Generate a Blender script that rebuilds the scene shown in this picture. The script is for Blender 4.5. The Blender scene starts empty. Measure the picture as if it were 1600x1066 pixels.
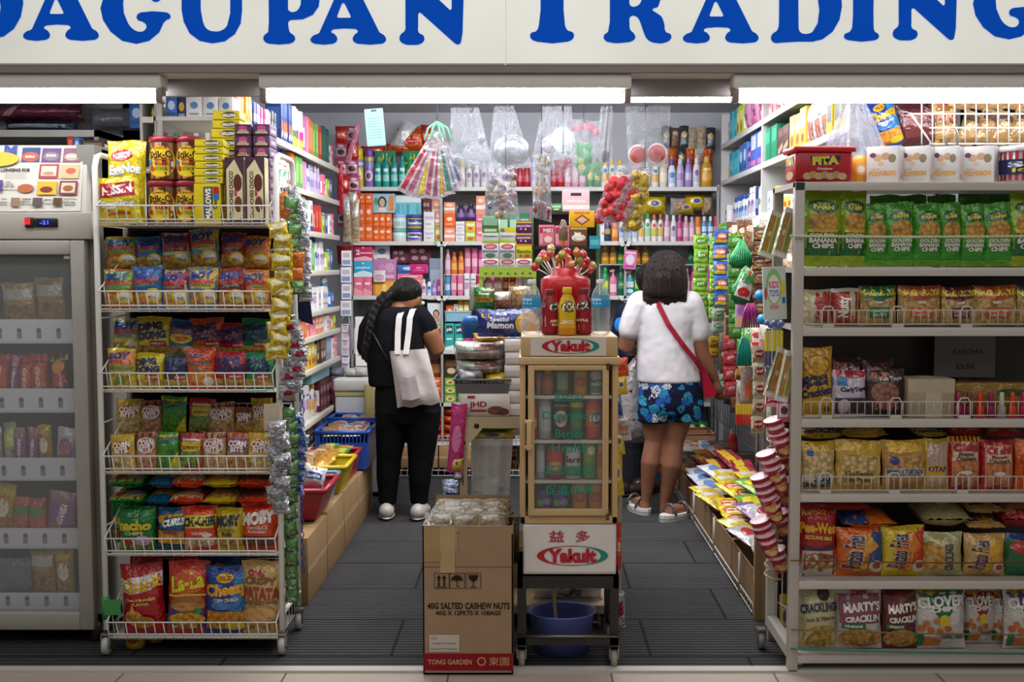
import bpy,bmesh,math,random
from mathutils import Vector,Matrix
from math import sin,cos,pi,radians
random.seed(7)
scene=bpy.context.scene
COL=scene.collection
# ---- camera model
F,CX,HY,H=1780.0,830.0,415.0,1.5
TH=math.atan((533-HY)/F)
cam=bpy.data.cameras.new('camera');cam_o=bpy.data.objects.new('camera',cam);COL.objects.link(cam_o)
cam.sensor_width=36;cam.lens=36*F/1600;cam.shift_x=(800-CX)/1600
cam.clip_end=60
cam_o.location=(0,0,H);cam_o.rotation_euler=(pi/2-TH,0,0)
scene.camera=cam_o
def ray(px,py):
 a,b=(px-CX)/F,(533-py)/F
 return Vector((a,cos(TH)+b*sin(TH),-sin(TH)+b*cos(TH)))
def W(px,py,Y):
 d=ray(px,py);return Vector((0,0,H))+d*(Y/d.y)
def G(px,py,z=0):
 d=ray(px,py);return Vector((0,0,H))+d*((z-H)/d.z)
def WX(px,py,X):
 d=ray(px,py);return Vector((0,0,H))+d*(X/d.x)
def R(x0,y0,x1,y1,Y):
 a=W(x0,y1,Y);b=W(x1,y1,Y);c=W((x0+x1)/2,y0,Y)
 return(a.x+b.x)/2,a.z,b.x-a.x,c.z-a.z
def hx(c):
 if not isinstance(c,str):return tuple(c)
 c=c.lstrip('#');o=[]
 if len(c)==3:c=c[0]*2+c[1]*2+c[2]*2
 for i in(0,2,4):
  v=int(c[i:i+2],16)/255
  o.append(v/12.92 if v<=.04045 else((v+.055)/1.055)**2.4)
 return tuple(o)
# ---- materials
MATS={}
def nd(nt,t,**k):
 n=nt.nodes.new(t)
 for a,v in k.items():setattr(n,a,v)
 return n
def mat(kind):
 if kind in MATS:return MATS[kind]
 m=bpy.data.materials.new(kind);m.use_nodes=True;nt=m.node_tree;N=nt.nodes;Lk=nt.links
 b=N['Principled BSDF'];out=N['Material Output']
 at=nd(nt,'ShaderNodeAttribute',attribute_name='Col')
 geo=nd(nt,'ShaderNodeNewGeometry')
 Lk.new(at.outputs['Color'],b.inputs['Base Color'])
 def noise(sc,det=2,src=None):
  n=nd(nt,'ShaderNodeTexNoise');n.inputs['Scale'].default_value=sc;n.inputs['Detail'].default_value=det
  Lk.new((src or geo.outputs['Position']),n.inputs['Vector']);return n
 def bump(h,st,dist):
  n=nd(nt,'ShaderNodeBump');n.inputs['Strength'].default_value=st;n.inputs['Distance'].default_value=dist
  Lk.new(h,n.inputs['Height']);Lk.new(n.outputs['Normal'],b.inputs['Normal']);return n
 def modulate(fac,lo,hi,src=None):
  r=nd(nt,'ShaderNodeMapRange');r.inputs['To Min'].default_value=lo;r.inputs['To Max'].default_value=hi
  Lk.new(fac,r.inputs['Value'])
  v=nd(nt,'ShaderNodeVectorMath',operation='SCALE');Lk.new(src or at.outputs['Color'],v.inputs[0]);Lk.new(r.outputs[0],v.inputs['Scale'])
  Lk.new(v.outputs[0],b.inputs['Base Color']);return v
 def P(**k):
  for a,v in k.items():b.inputs[a.replace('_',' ')].default_value=v
 if kind=='paper':
  P(Roughness=.55,Specular_IOR_Level=.35);modulate(noise(30).outputs[0],.9,1.08)
 elif kind=='plastic':
  P(Roughness=.32,Specular_IOR_Level=.5);modulate(noise(12).outputs[0],.92,1.06)
 elif kind=='foil':
  P(Roughness=.24,Specular_IOR_Level=.8,Metallic=.16)
  bump(noise(21,3).outputs[0],.55,.03);modulate(noise(9).outputs[0],.86,1.1)
 elif kind=='crink':
  P(Roughness=.24,Specular_IOR_Level=.8,Metallic=.75);bump(noise(60,4).outputs[0],1,.03);modulate(noise(40).outputs[0],.55,1.3)
 elif kind=='food':
  v=nd(nt,'ShaderNodeTexVoronoi');v.inputs['Scale'].default_value=62;Lk.new(geo.outputs['Position'],v.inputs['Vector'])
  modulate(v.outputs['Distance'],1.35,.25);P(Roughness=.4);bump(v.outputs['Distance'],.5,.004)
 elif kind=='card':
  P(Roughness=.85,Specular_IOR_Level=.15);modulate(noise(14,5).outputs[0],.86,1.1);bump(noise(70,3).outputs[0],.15,.003)
 elif kind=='paint':
  P(Roughness=.42,Specular_IOR_Level=.4);modulate(noise(5,5).outputs[0],.9,1.06)
 elif kind=='metal':
  P(Roughness=.3,Metallic=.9);modulate(noise(8,4).outputs[0],.85,1.05)
 elif kind=='cloth':
  P(Roughness=.92,Specular_IOR_Level=.1);bump(noise(7,2).outputs[0],.5,.035);modulate(noise(9,4).outputs[0],.88,1.08)
 elif kind=='denim':
  P(Roughness=.9,Specular_IOR_Level=.1);bump(noise(18,3).outputs[0],.5,.02)
 elif kind=='skin':
  P(Roughness=.48,Specular_IOR_Level=.35);modulate(noise(25,3).outputs[0],.93,1.05)
 elif kind=='hair':
  w=nd(nt,'ShaderNodeTexNoise');mp=nd(nt,'ShaderNodeMapping');mp.inputs['Scale'].default_value=(170,170,6)
  Lk.new(geo.outputs['Position'],mp.inputs['Vector']);Lk.new(mp.outputs[0],w.inputs['Vector']);w.inputs['Scale'].default_value=1
  P(Roughness=.45,Specular_IOR_Level=.3);modulate(w.outputs[0],.2,2.0);bump(w.outputs[0],.9,.02)
 elif kind=='floral':
  v=nd(nt,'ShaderNodeTexVoronoi');v.inputs['Scale'].default_value=19
  mp=nd(nt,'ShaderNodeMapping');mp.inputs['Scale'].default_value=(1,.6,1);Lk.new(geo.outputs['Position'],mp.inputs['Vector'])
  n1=noise(30,3);ad=nd(nt,'ShaderNodeMixRGB',blend_type='ADD');ad.inputs[0].default_value=.035
  Lk.new(mp.outputs[0],ad.inputs[1]);Lk.new(n1.outputs['Color'],ad.inputs[2]);Lk.new(ad.outputs[0],v.inputs['Vector'])
  sp=nd(nt,'ShaderNodeSeparateColor');Lk.new(v.outputs['Color'],sp.inputs[0])
  cr=nd(nt,'ShaderNodeValToRGB');cr.color_ramp.interpolation='CONSTANT';e=cr.color_ramp.elements
  e[0].position=0;e[0].color=(*hx('2f8fc0'),1);e[1].position=.25;e[1].color=(*hx('c9cbd2'),1)
  for p_,c_ in((.56,'2b5fb4'),(.72,'3aa3b8'),(.86,'0f1830')):
   q=e.new(p_);q.color=(*hx(c_),1)
  Lk.new(sp.outputs[0],cr.inputs[0])
  wv=nd(nt,'ShaderNodeMath',operation='SINE');mu=nd(nt,'ShaderNodeMath',operation='MULTIPLY');mu.inputs[1].default_value=42
  n2=noise(60,2);am=nd(nt,'ShaderNodeMath',operation='MULTIPLY_ADD');am.inputs[1].default_value=.3
  Lk.new(n2.outputs[0],am.inputs[0]);Lk.new(v.outputs['Distance'],am.inputs[2]);Lk.new(am.outputs[0],mu.inputs[0]);Lk.new(mu.outputs[0],wv.inputs[0])
  m1=nd(nt,'ShaderNodeMixRGB');m1.inputs[2].default_value=(*hx('17284a'),1)
  g=nd(nt,'ShaderNodeMath',operation='GREATER_THAN');g.inputs[1].default_value=.35;Lk.new(wv.outputs[0],g.inputs[0])
  Lk.new(g.outputs[0],m1.inputs[0]);Lk.new(cr.outputs[0],m1.inputs[1])
  m2=nd(nt,'ShaderNodeMixRGB');m2.inputs[2].default_value=(*hx('10182e'),1)
  g2=nd(nt,'ShaderNodeMath',operation='GREATER_THAN');g2.inputs[1].default_value=.55;Lk.new(v.outputs['Distance'],g2.inputs[0])
  Lk.new(g2.outputs[0],m2.inputs[0]);Lk.new(m1.outputs[0],m2.inputs[1]);Lk.new(m2.outputs[0],b.inputs['Base Color'])
  P(Roughness=.85,Specular_IOR_Level=.15)
 elif kind in('clear','glass','bagclear','mist','milk'):
  tr=nd(nt,'ShaderNodeBsdfTransparent');mx=nd(nt,'ShaderNodeMixShader')
  lw=nd(nt,'ShaderNodeLayerWeight');mr=nd(nt,'ShaderNodeMapRange')
  lo,hi,ro,st={'clear':(.12,.75,.12,.9),'glass':(.06,.5,.03,0),'bagclear':(.24,.8,.22,1),'milk':(.66,.9,.4,.5),'mist':(.36,.8,.3,.6)}[kind]
  lw.inputs['Blend'].default_value=.4;mr.inputs['To Min'].default_value=lo;mr.inputs['To Max'].default_value=hi
  P(Roughness=ro,Specular_IOR_Level=.8)
  if st:
   bm_=bump(noise(22,4).outputs[0],st,.03);Lk.new(bm_.outputs[0],lw.inputs['Normal'])
  Lk.new(lw.outputs['Facing'],mr.inputs['Value']);Lk.new(mr.outputs[0],mx.inputs[0])
  Lk.new(tr.outputs[0],mx.inputs[1]);Lk.new(b.outputs[0],mx.inputs[2]);Lk.new(mx.outputs[0],out.inputs['Surface'])
 elif kind=='emit':
  em=nd(nt,'ShaderNodeEmission');em.inputs['Strength'].default_value=1;Lk.new(at.outputs['Color'],em.inputs['Color']);Lk.new(em.outputs[0],out.inputs['Surface'])
 MATS[kind]=m;return m
# ---- mesh builder
class MB:
 def __init__(s):s.v=[];s.f=[];s.c=[];s.m=[];s.sm=[];s.mats=[]
 def mi(s,kind):
  if kind not in s.mats:s.mats.append(kind)
  return s.mats.index(kind)
 def add(s,vs,fs,col,kind='plastic',smooth=False,cols=None):
  o=len(s.v);s.v+=[tuple(p)for p in vs];k=s.mi(kind);col=hx(col)if col is not None else None
  for i,f in enumerate(fs):
   s.f.append([o+j for j in f]);s.c.append(hx(cols[i])if cols else col);s.m.append(k);s.sm.append(smooth)
 def box(s,c,d,col,kind='plastic',rot=None,bev=0):
  x,y,z=d[0]/2,d[1]/2,d[2]/2
  if bev:
   q=bev;vs=[];fs=[]
   ring=lambda z_,k:[(-x+k,-y+q*(k<q),z_),(x-k,-y+q*(k<q),z_)]
   bm=bmesh.new();bmesh.ops.create_cube(bm,size=1)
   for v in bm.verts:v.co=(v.co.x*d[0],v.co.y*d[1],v.co.z*d[2])
   bmesh.ops.bevel(bm,geom=bm.edges[:],offset=q,segments=2,affect='EDGES',profile=.5)
   vs=[v.co.copy()for v in bm.verts];fs=[[v.index for v in f.verts]for f in bm.faces];bm.free()
  else:
   vs=[Vector((a*x,b*y,e*z))for e in(-1,1)for b in(-1,1)for a in(-1,1)]
   fs=[(0,2,3,1),(4,5,7,6),(0,1,5,4),(2,6,7,3),(0,4,6,2),(1,3,7,5)]
  if rot is not None:vs=[rot@v for v in vs]
  c=Vector(c);s.add([v+c for v in vs],fs,col,kind,bool(bev))
 def bx(s,x0,x1,y0,y1,z0,z1,col,kind='plastic',bev=0):
  s.box(((x0+x1)/2,(y0+y1)/2,(z0+z1)/2),(abs(x1-x0),abs(y1-y0),abs(z1-z0)),col,kind,None,bev)
 def tube(s,pts,r,col,kind='plastic',n=6,caps=True,rs=None):
  pts=[Vector(p)for p in pts];vs=[];fs=[];m=len(pts);up=None
  for i,p in enumerate(pts):
   t=(pts[min(i+1,m-1)]-pts[max(i-1,0)])
   t=t.normalized()if t.length>1e-9 else Vector((0,0,1))
   if up is None:up=Vector((0,0,1))if abs(t.z)<.9 else Vector((1,0,0))
   a=t.cross(up)
   if a.length<1e-4:a=t.cross(Vector((0,1,0)))
   a.normalize();b=a.cross(t);up=b
   rr=rs[i]if rs else r
   vs+=[p+(a*cos(2*pi*k/n)+b*sin(2*pi*k/n))*rr for k in range(n)]
  for i in range(m-1):
   for k in range(n):fs.append((i*n+k,i*n+(k+1)%n,(i+1)*n+(k+1)%n,(i+1)*n+k))
  if caps:fs+=[tuple(range(n-1,-1,-1)),tuple(range((m-1)*n,m*n))]
  s.add(vs,fs,col,kind,True)
 def lathe(s,prof,col,kind='plastic',n=16,c=(0,0,0),cols=None,sx=1,sy=1,axis='z'):
  vs=[];fs=[];fc=[];m=len(prof)
  for r,z in prof:
   for k in range(n):
    a=2*pi*k/n;p=(c[0]+r*cos(a)*sx,c[1]+r*sin(a)*sy,c[2]+z)
    if axis=='y':p=(c[0]+r*cos(a)*sx,c[1]+z,c[2]+r*sin(a)*sy)
    if axis=='x':p=(c[0]+z,c[1]+r*cos(a)*sx,c[2]+r*sin(a)*sy)
    vs.append(p)
  for i in range(m-1):
   for k in range(n):
    f=(i*n+k,i*n+(k+1)%n,(i+1)*n+(k+1)%n,(i+1)*n+k)
    fs.append(f if axis!='y' else f[::-1]);fc.append(cols[i]if cols else col)
  e0,e1=tuple(range(n-1,-1,-1)),tuple(range((m-1)*n,m*n))
  fs+=[e0,e1]if axis!='y' else[e0[::-1],e1[::-1]];fc+=[fc[0],fc[-1]]
  s.add(vs,fs,None,kind,True,fc)
 def ball(s,c,r,col,kind='plastic',n=10,m=7):
  rx,ry,rz=(r,r,r)if not hasattr(r,'__len__')else r
  vs=[(c[0],c[1],c[2]-rz)];fs=[]
  for i in range(1,m):
   t=-pi/2+pi*i/m
   for k in range(n):vs.append((c[0]+rx*cos(t)*cos(2*pi*k/n),c[1]+ry*cos(t)*sin(2*pi*k/n),c[2]+rz*sin(t)))
  vs.append((c[0],c[1],c[2]+rz));L=len(vs)-1
  for k in range(n):fs.append((0,1+(k+1)%n,1+k));fs.append((L,L-n+k,L-n+(k+1)%n))
  for i in range(m-2):
   for k in range(n):fs.append((1+i*n+k,1+i*n+(k+1)%n,1+(i+1)*n+(k+1)%n,1+(i+1)*n+k))
  s.add(vs,fs,col,kind,True)
 def sheet(s,fn,nu,nv,col,kind='foil',smooth=True,flip=False):
  vs=[fn(i/nu,j/nv)for j in range(nv+1)for i in range(nu+1)];fs=[]
  for j in range(nv):
   for i in range(nu):
    a=j*(nu+1)+i;f=(a,a+1,a+nu+2,a+nu+1);fs.append(f[::-1]if flip else f)
  s.add(vs,fs,col,kind,smooth)
 def mesh(s,name):
  me=bpy.data.meshes.new(name);me.from_pydata(s.v,[],s.f)
  for k in s.mats:me.materials.append(mat(k))
  me.polygons.foreach_set('material_index',s.m);me.polygons.foreach_set('use_smooth',s.sm)
  ca=me.color_attributes.new('Col','FLOAT_COLOR','CORNER');buf=[]
  for f,c in zip(s.f,s.c):buf+=[c[0],c[1],c[2],1.0]*len(f)
  ca.data.foreach_set('color',buf);me.update();return me
 def obj(s,name,parent=None,loc=None,kind=None):
  o=bpy.data.objects.new(name,s.mesh(name));COL.objects.link(o)
  if parent is not None:o.parent=parent
  if loc is not None:o.location=loc
  if kind:o['kind']=kind
  return o
# ---- text outlines
_tx={}
def text2d(s,bold):
 k=(s,bold)
 if k in _tx:return _tx[k]
 def get(off):
  cu=bpy.data.curves.new('t','FONT');cu.body=s;cu.resolution_u=2;cu.offset=off;cu.fill_mode='FRONT'
  o=bpy.data.objects.new('t',cu);COL.objects.link(o);bpy.context.view_layer.update()
  me=bpy.data.meshes.new_from_object(o);v=[(p.co.x,p.co.y)for p in me.vertices];f=[tuple(p.vertices)for p in me.polygons]
  bpy.data.objects.remove(o);bpy.data.curves.remove(cu);bpy.data.meshes.remove(me);return v,f
 v,f=get(bold)
 if(s,'bb')not in _tx:
  w=v if bold==0 else get(0)[0]
  xs=[p[0]for p in w]or[0,1];ys=[p[1]for p in w]or[0,1]
  _tx[(s,'bb')]=(min(xs),max(xs),min(ys),max(ys))
 x0,x1,y0,y1=_tx[(s,'bb')];dx,dy=max(x1-x0,1e-3),max(y1-y0,1e-3)
 _tx[k]=([((x-x0)/dx-.5,(y-y0)/dy-.5)for x,y in v],f);return _tx[k]
# prints: laid on any surface S(u, v, lift) of a thing (u, v from 0 to 1)
def r_(u0,v0,u1,v1,col,k=None):return('r',u0,v0,u1,v1,col,k)
def e_(cu,cv,ru,rv,col,k=None,a0=0,a1=2*pi):return('e',cu,cv,ru,rv,col,k,a0,a1)
def p_(pts,col,k=None):return('p',pts,col,k)
def t_(s,cu,cv,w,h,col,ol=None,rot=0,bold=.035,sh=0,owt=.062):return('t',s,cu,cv,w,h,col,ol,rot,bold,sh,owt)
def stamp(mb,S,prints,kind,step=.012,asp=1.0,lift0=1.0):
 """asp = height of the face over its width, for turned lettering"""
 L=lift0
 for q in prints:
  t=q[0]
  if t=='r':
   _,u0,v0,u1,v1,col,k=q;nu=max(1,int(abs(u1-u0)*8));nv=max(1,int(abs(v1-v0)*12))
   mb.sheet(lambda a,b:S(u0+(u1-u0)*a,v0+(v1-v0)*b,L*step),nu,nv,col,k or kind)
  elif t=='e':
   _,cu,cv,ru,rv,col,k,a0,a1=q;n=18;vs=[S(cu,cv,L*step)];fs=[]
   for rr in(.55,1):
    vs+=[S(cu+ru*rr*cos(a0+(a1-a0)*i/n),cv+rv*rr*sin(a0+(a1-a0)*i/n),L*step)for i in range(n+1)]
   for i in range(n):fs+=[(0,1+i,2+i),(1+i,n+2+i,n+3+i,2+i)]
   mb.add(vs,fs,col,k or kind,True)
  elif t=='p':
   _,pts,col,k=q;c=(sum(p[0]for p in pts)/len(pts),sum(p[1]for p in pts)/len(pts));T=[(c,pts[i],pts[(i+1)%len(pts)])for i in range(len(pts))]
   for _i in range(2 if len(pts)<9 else 1):
    md=lambda a,b:((a[0]+b[0])/2,(a[1]+b[1])/2)
    T=[t for a,b,d in T for t in((a,md(a,b),md(a,d)),(md(a,b),b,md(b,d)),(md(a,d),md(b,d),d),(md(a,b),md(b,d),md(a,d)))]
   a_=sum(pts[i-1][0]*pts[i][1]-pts[i][0]*pts[i-1][1]for i in range(len(pts)));vs=[S(u,v,L*step)for t in T for u,v in(t if a_>0 else t[::-1])]
   mb.add(vs,[(3*i,3*i+1,3*i+2)for i in range(len(T))],col,k or kind,False)
  elif t=='t':
   _,s,cu,cv,w,h,col,ol,rot,bold,sh,owt=q
   for cc,bo,up in(((ol,owt,0),(col,bold,.5))if ol else((col,bold,0),)):
    vs,fs=text2d(s,bo);o=[]
    ca,sa=cos(rot),sin(rot)
    for x,y in vs:
     X,Y=x*w+sh*y*h,y*h*asp
     o.append(S(cu+X*ca-Y*sa,cv+(X*sa+Y*ca)/asp,(L+up)*step))
    mb.add(o,fs,cc,kind,True)
  L+=.5 if t in 'te' else .35
# ---- things and labels
REG=[]
def reg(o,desc,cat,where='',sort='x',group=None):
 REG.append((o,desc,where,sort));o['category']=cat
 if group:o['group']=group
 return o
def empty(name,loc,desc,cat,where='',sort='x',rotz=0):
 o=bpy.data.objects.new(name,None);COL.objects.link(o);o.location=loc;o.rotation_euler=(0,0,rotz);o.empty_display_size=.05
 return reg(o,desc,cat,where,sort)
ORD='first second third fourth fifth sixth seventh eighth ninth tenth eleventh twelfth thirteenth fourteenth fifteenth sixteenth seventeenth eighteenth nineteenth twentieth'.split()
def ordinal(i):return ORD[i]if i<20 else '%dth'%(i+1)
def finish_labels():
 from collections import defaultdict
 bpy.context.view_layer.update()
 g=defaultdict(list)
 for r in REG:g[(r[1],r[2])].append(r)
 seen={}
 for(desc,where),rs in g.items():
  if len(rs)==1:
   lab=[(rs[0][0],(desc+' '+where).strip())]
  else:
   s=rs[0][3];key={'x':lambda o:o.matrix_world.translation.x,'y':lambda o:o.matrix_world.translation.y,'z':lambda o:o.matrix_world.translation.z,'tz':lambda o:-o.matrix_world.translation.z}[s]
   frm={'x':'from the left','y':'from the front','z':'from the bottom','tz':'from the top'}[s]
   os_=sorted([r[0]for r in rs],key=key);lab=[]
   for i,o in enumerate(os_):
    if i==len(os_)-1 and len(os_)>2:t={'x':'last on the right','y':'last at the back','z':'topmost','tz':'lowest'}[s]
    else:t=ordinal(i)+' '+frm
    lab.append((o,'%s %s, %s'%(desc,where,t)))
    if 'group' not in o:o['group']=(desc+' '+where).strip()
  for o,l in lab:
   l=' '.join(l.split());o['label']=l
   if not 4<=len(l.split())<=16:print('LABELLEN',len(l.split()),l)
   if l in seen:print('LABELDUP',l)
   seen[l]=1
 print('THINGS',len(REG))
# ---- unit designs (width = height = depth = 1, front towards -y)
DES={}
def S_pillow(sd,pinch=.06,full=.45):
 rd=random.Random(sd);ph=[rd.uniform(0,6.28)for _ in range(6)]
 def th(u,v):
  c=.05;s=min(1,max(0,(v-c)/(1-2*c)))
  tv=sin(pi*s)**full if 0<s<1 else 0
  tu=max(0,1-abs(2*u-1)**2.6)**.6
  w=.05*sin(34*u+ph[0])*math.exp(-s*8)+.06*sin(29*u+ph[1])*math.exp(-(1-s)*8)+.035*sin(7*v+5*u+ph[2])*sin(9*u+ph[3])
  return .47*tv*tu*(1+w*2.2)+.012+(w*.5*(1-tv))
 def S(u,v,lift=0,sgn=-1):
  s=min(1,max(0,v));hw=1-pinch*sin(pi*s)**.7+.015*sin(13*v+ph[4])
  x=(u-.5)*hw;z=v+.012*sin(6*u+ph[5])*(1 if v>.5 else 0)
  return(x,sgn*(th(u,v)+lift),z)
 return S
def d_pillow(key,base,prints=(),kind='foil',back=None,sd=None,pinch=.06,full=.45,crimp=None):
 if key in DES:return key
 S=S_pillow(sd if sd is not None else hash(key)%999 if False else sum(map(ord,key)),pinch,full);mb=MB()
 mb.sheet(lambda u,v:S(u,v),12,16,base,kind);mb.sheet(lambda u,v:S(u,v,0,1),12,16,back or base,kind,True,True)
 if crimp:
  prints=[r_(0,0,1,.05,crimp),r_(0,.95,1,1,crimp)]+list(prints)
 stamp(mb,S,prints,kind,.016,1.3);DES[key]=[('',mb.mesh(key))];return key
def S_face(face):
 if face=='front':return lambda u,v,l=0:(u-.5,-.5-l,v)
 if face=='right':return lambda u,v,l=0:(.5+l,u-.5,v)
 if face=='left':return lambda u,v,l=0:(-.5-l,.5-u,v)
 if face=='top':return lambda u,v,l=0:(u-.5,v-.5,1+l)
def d_box(key,base,prints=(),side=(),top=(),kind='paper',bev=.02,both=True):
 if key in DES:return key
 mb=MB();mb.box((0,0,.5),(1,1,1),base,kind,None,bev)
 for fc,pr in(('front',prints),('right',side),('left',side),('top',top)):
  stamp(mb,S_face(fc),pr,kind,.004,1.0)
 DES[key]=[('',mb.mesh(key))];return key
def S_lathe(prof,arc=pi):
 def rad(z):
  for(r0,z0),(r1,z1)in zip(prof,prof[1:]):
   if z0<=z<=z1 and z1>z0:return r0+(r1-r0)*(z-z0)/(z1-z0)
  return prof[-1][0]
 def S(u,v,l=0):
  a=(u-.5)*arc;r=rad(v)+l;return(r*sin(a),-r*cos(a),v)
 return S
PR={'can':[(.42,0),(.5,.04),(.5,.9),(.42,.97),(.42,1),(.38,1),(.38,.985)],'shampoo':[(.4,0),(.49,.03),(.5,.3),(.48,.6),(.36,.76),(.2,.82)],'round':[(.4,0),(.48,.03),(.5,.1),(.5,.66),(.44,.74),(.26,.82)],'jar':[(.44,0),(.5,.06),(.5,.72),(.44,.78)],'pet':[(.36,0),(.48,.03),(.5,.07),(.46,.11),(.5,.15),(.46,.19),(.5,.23),(.46,.27),(.5,.31),(.5,.62),(.48,.7),(.36,.82),(.2,.9),(.2,.94)],'tea':[(.4,0),(.5,.03),(.5,.3),(.47,.34),(.5,.4),(.5,.6),(.42,.74),(.24,.86),(.22,.9)],'spray':[(.47,0),(.5,.02),(.5,.78),(.4,.84)],'tube':[(.42,0),(.45,.12),(.5,.2),(.5,.95),(.48,1)],'pump':[(.45,0),(.5,.03),(.5,.62),(.3,.74),(.18,.76)],'ketch':[(.44,0),(.5,.04),(.44,.4),(.4,.66),(.2,.8)],'cup':[(.36,0),(.38,.01),(.5,.95),(.52,.96),(.52,1)],'tub':[(.44,0),(.48,.03),(.5,.86)],'nail':[(.5,0),(.5,.42),(.3,.48)],}
CAPS={'shampoo':[(.26,.81),(.27,.82),(.25,.97),(.22,1)],'round':[(.3,.8),(.3,.82),(.29,.98),(.26,1)],'jar':[(.5,.76),(.52,.78),(.52,.97),(.48,1)],'pet':[(.23,.925),(.23,.93),(.23,.99),(.2,1)],'tea':[(.27,.88),(.28,.89),(.27,.99),(.24,1)],'spray':[(.42,.83),(.43,.84),(.43,.98),(.38,1)],'pump':[(.2,.75),(.2,.83),(.08,.84),(.08,.93),(.22,.94),(.22,1)],'ketch':[(.2,.79),(.2,.82),(.06,.98),(.04,1)],'nail':[(.28,.46),(.3,.48),(.24,1),(.2,1)],'tub':[(.53,.84),(.54,.86),(.54,.98),(.5,1)],}
def d_bottle(key,shape,base,cap='ffffff',prints=(),kind='plastic',n=14,flat=1,bands=None,kind2='plastic',cups='top'):
 if key in DES:return key
 pr=PR[shape];mb=MB();mb.lathe(pr,base,kind,n,sy=flat)
 S0=S_lathe(pr)
 S=lambda u,v,l=0:(lambda p:(p[0],p[1]*flat,p[2]))(S0(u,v,l))
 stamp(mb,S,prints,'plastic' if kind in('clear','glass')else kind,.008,1.6);parts=[('',mb.mesh(key))]
 if shape in CAPS:
  c=MB();c.lathe(CAPS[shape],cap,kind2,n,sy=max(flat,.8))
  if shape=='pump':c.bx(-.42,.1,-.09,.09,.9,.98,cap,kind2)
  parts.append(('cap' if shape not in('jar','tub')else 'lid',c.mesh(key+'_cap')))
 DES[key]=parts;return key
def inst(key,name,desc,cat,where,x,y,z,w,h,d,rz=0,rx=0,ry=0,sort='x',group=None):
 """a thing copied from a unit design; x, y, z = middle of its base"""
 parts=DES[key];o=bpy.data.objects.new(name,parts[0][1]);COL.objects.link(o)
 o.location=(x,y,z+.001);o.scale=(w,d,h);o.rotation_euler=(rx,ry,rz)
 for nm,me in parts[1:]:
  c=bpy.data.objects.new(nm,me);COL.objects.link(c);c.parent=o
 return reg(o,desc,cat,where,sort,group)
def put(key,name,desc,cat,where,rect,Y,d,rz=0,rx=0,ry=0,sort='x'):
 """the same, at a rectangle of the photo whose front is at depth Y"""
 x,z,w,h=R(*rect,Y);return inst(key,name,desc,cat,where,x,Y+d/2,z,w,h,d,rz,rx,ry,sort)
def row(where,Y,yb,items,d=None):
 """items: (design, name, desc, cat, x0, x1, ytop[, depth])"""
 for it in items:
  key,name,desc,cat,x0,x1,yt=it[:7];dd=it[7]if len(it)>7 else d
  x,z,w,h=R(x0,yt,x1,yb,Y)
  inst(key,name,desc,cat,where,x,Y+(dd or w)/2,z,w,h,dd or w)
def run(where,Y,yb,x0,items):
 """items: (design, name, desc, cat, count, width px, height px[, gap px, depth m]); laid left to right"""
 x=x0
 for it in items:
  if it[0]is None:x+=it[1];continue
  key,name,desc,cat,n,wp,hp=it[:7];gap=it[7]if len(it)>7 else .6;dd=it[8]if len(it)>8 else None
  for i in range(n):
   jw=random.uniform(.96,1.02);jh=random.uniform(.97,1.02)
   X,z,w,h=R(x,yb-hp*jh,x+wp*jw,yb,Y);inst(key,name,desc,cat,where,X,Y+(dd or w)/2+random.uniform(0,.012),z,w,h,dd or w)
   x+=wp+gap
def side_run(where,X,z,Y0,items,face=1,back=False):
 """goods on a side shelf facing +x (face=1) or -x; items: (design, name, desc, cat, count, width m, height m, depth m)"""
 y=Y0
 for it in items:
  if it[0]is None:y+=it[1];continue
  key,name,desc,cat,n,w,h,d=it[:8]
  for i in range(n):
   inst(key,name,desc,cat,where,X-face*(d/2+.015+random.uniform(0,.012)),y+w/2,z,w*.97,h*random.uniform(.97,1.02),d,rz=pi/2*face,sort='y')
   y+=w+.003
 return y
FILL=[('bxwhite2','soap_box','small blue spotted white box','box',.09,.13),('bxpink','soap_box','small pink box','box',.08,.14),('btl_w','lotion_bottle','small white lotion bottle','bottle',.07,.15),('bxlime','soap_box','small lime box','box',.08,.12),('bxblue','soap_box','small blue box','box',.09,.13),('btl_pk','lotion_bottle','small pink lotion bottle','bottle',.07,.14)]
def fill_run(where,X,z,y,y1,face,k=0,hm=1):
 while y<y1:
  d=FILL[k%6];k+=1;y=side_run(where,X,z,y,[(*d[:4],1,d[4],d[5]*hm,.08)],face)
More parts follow.
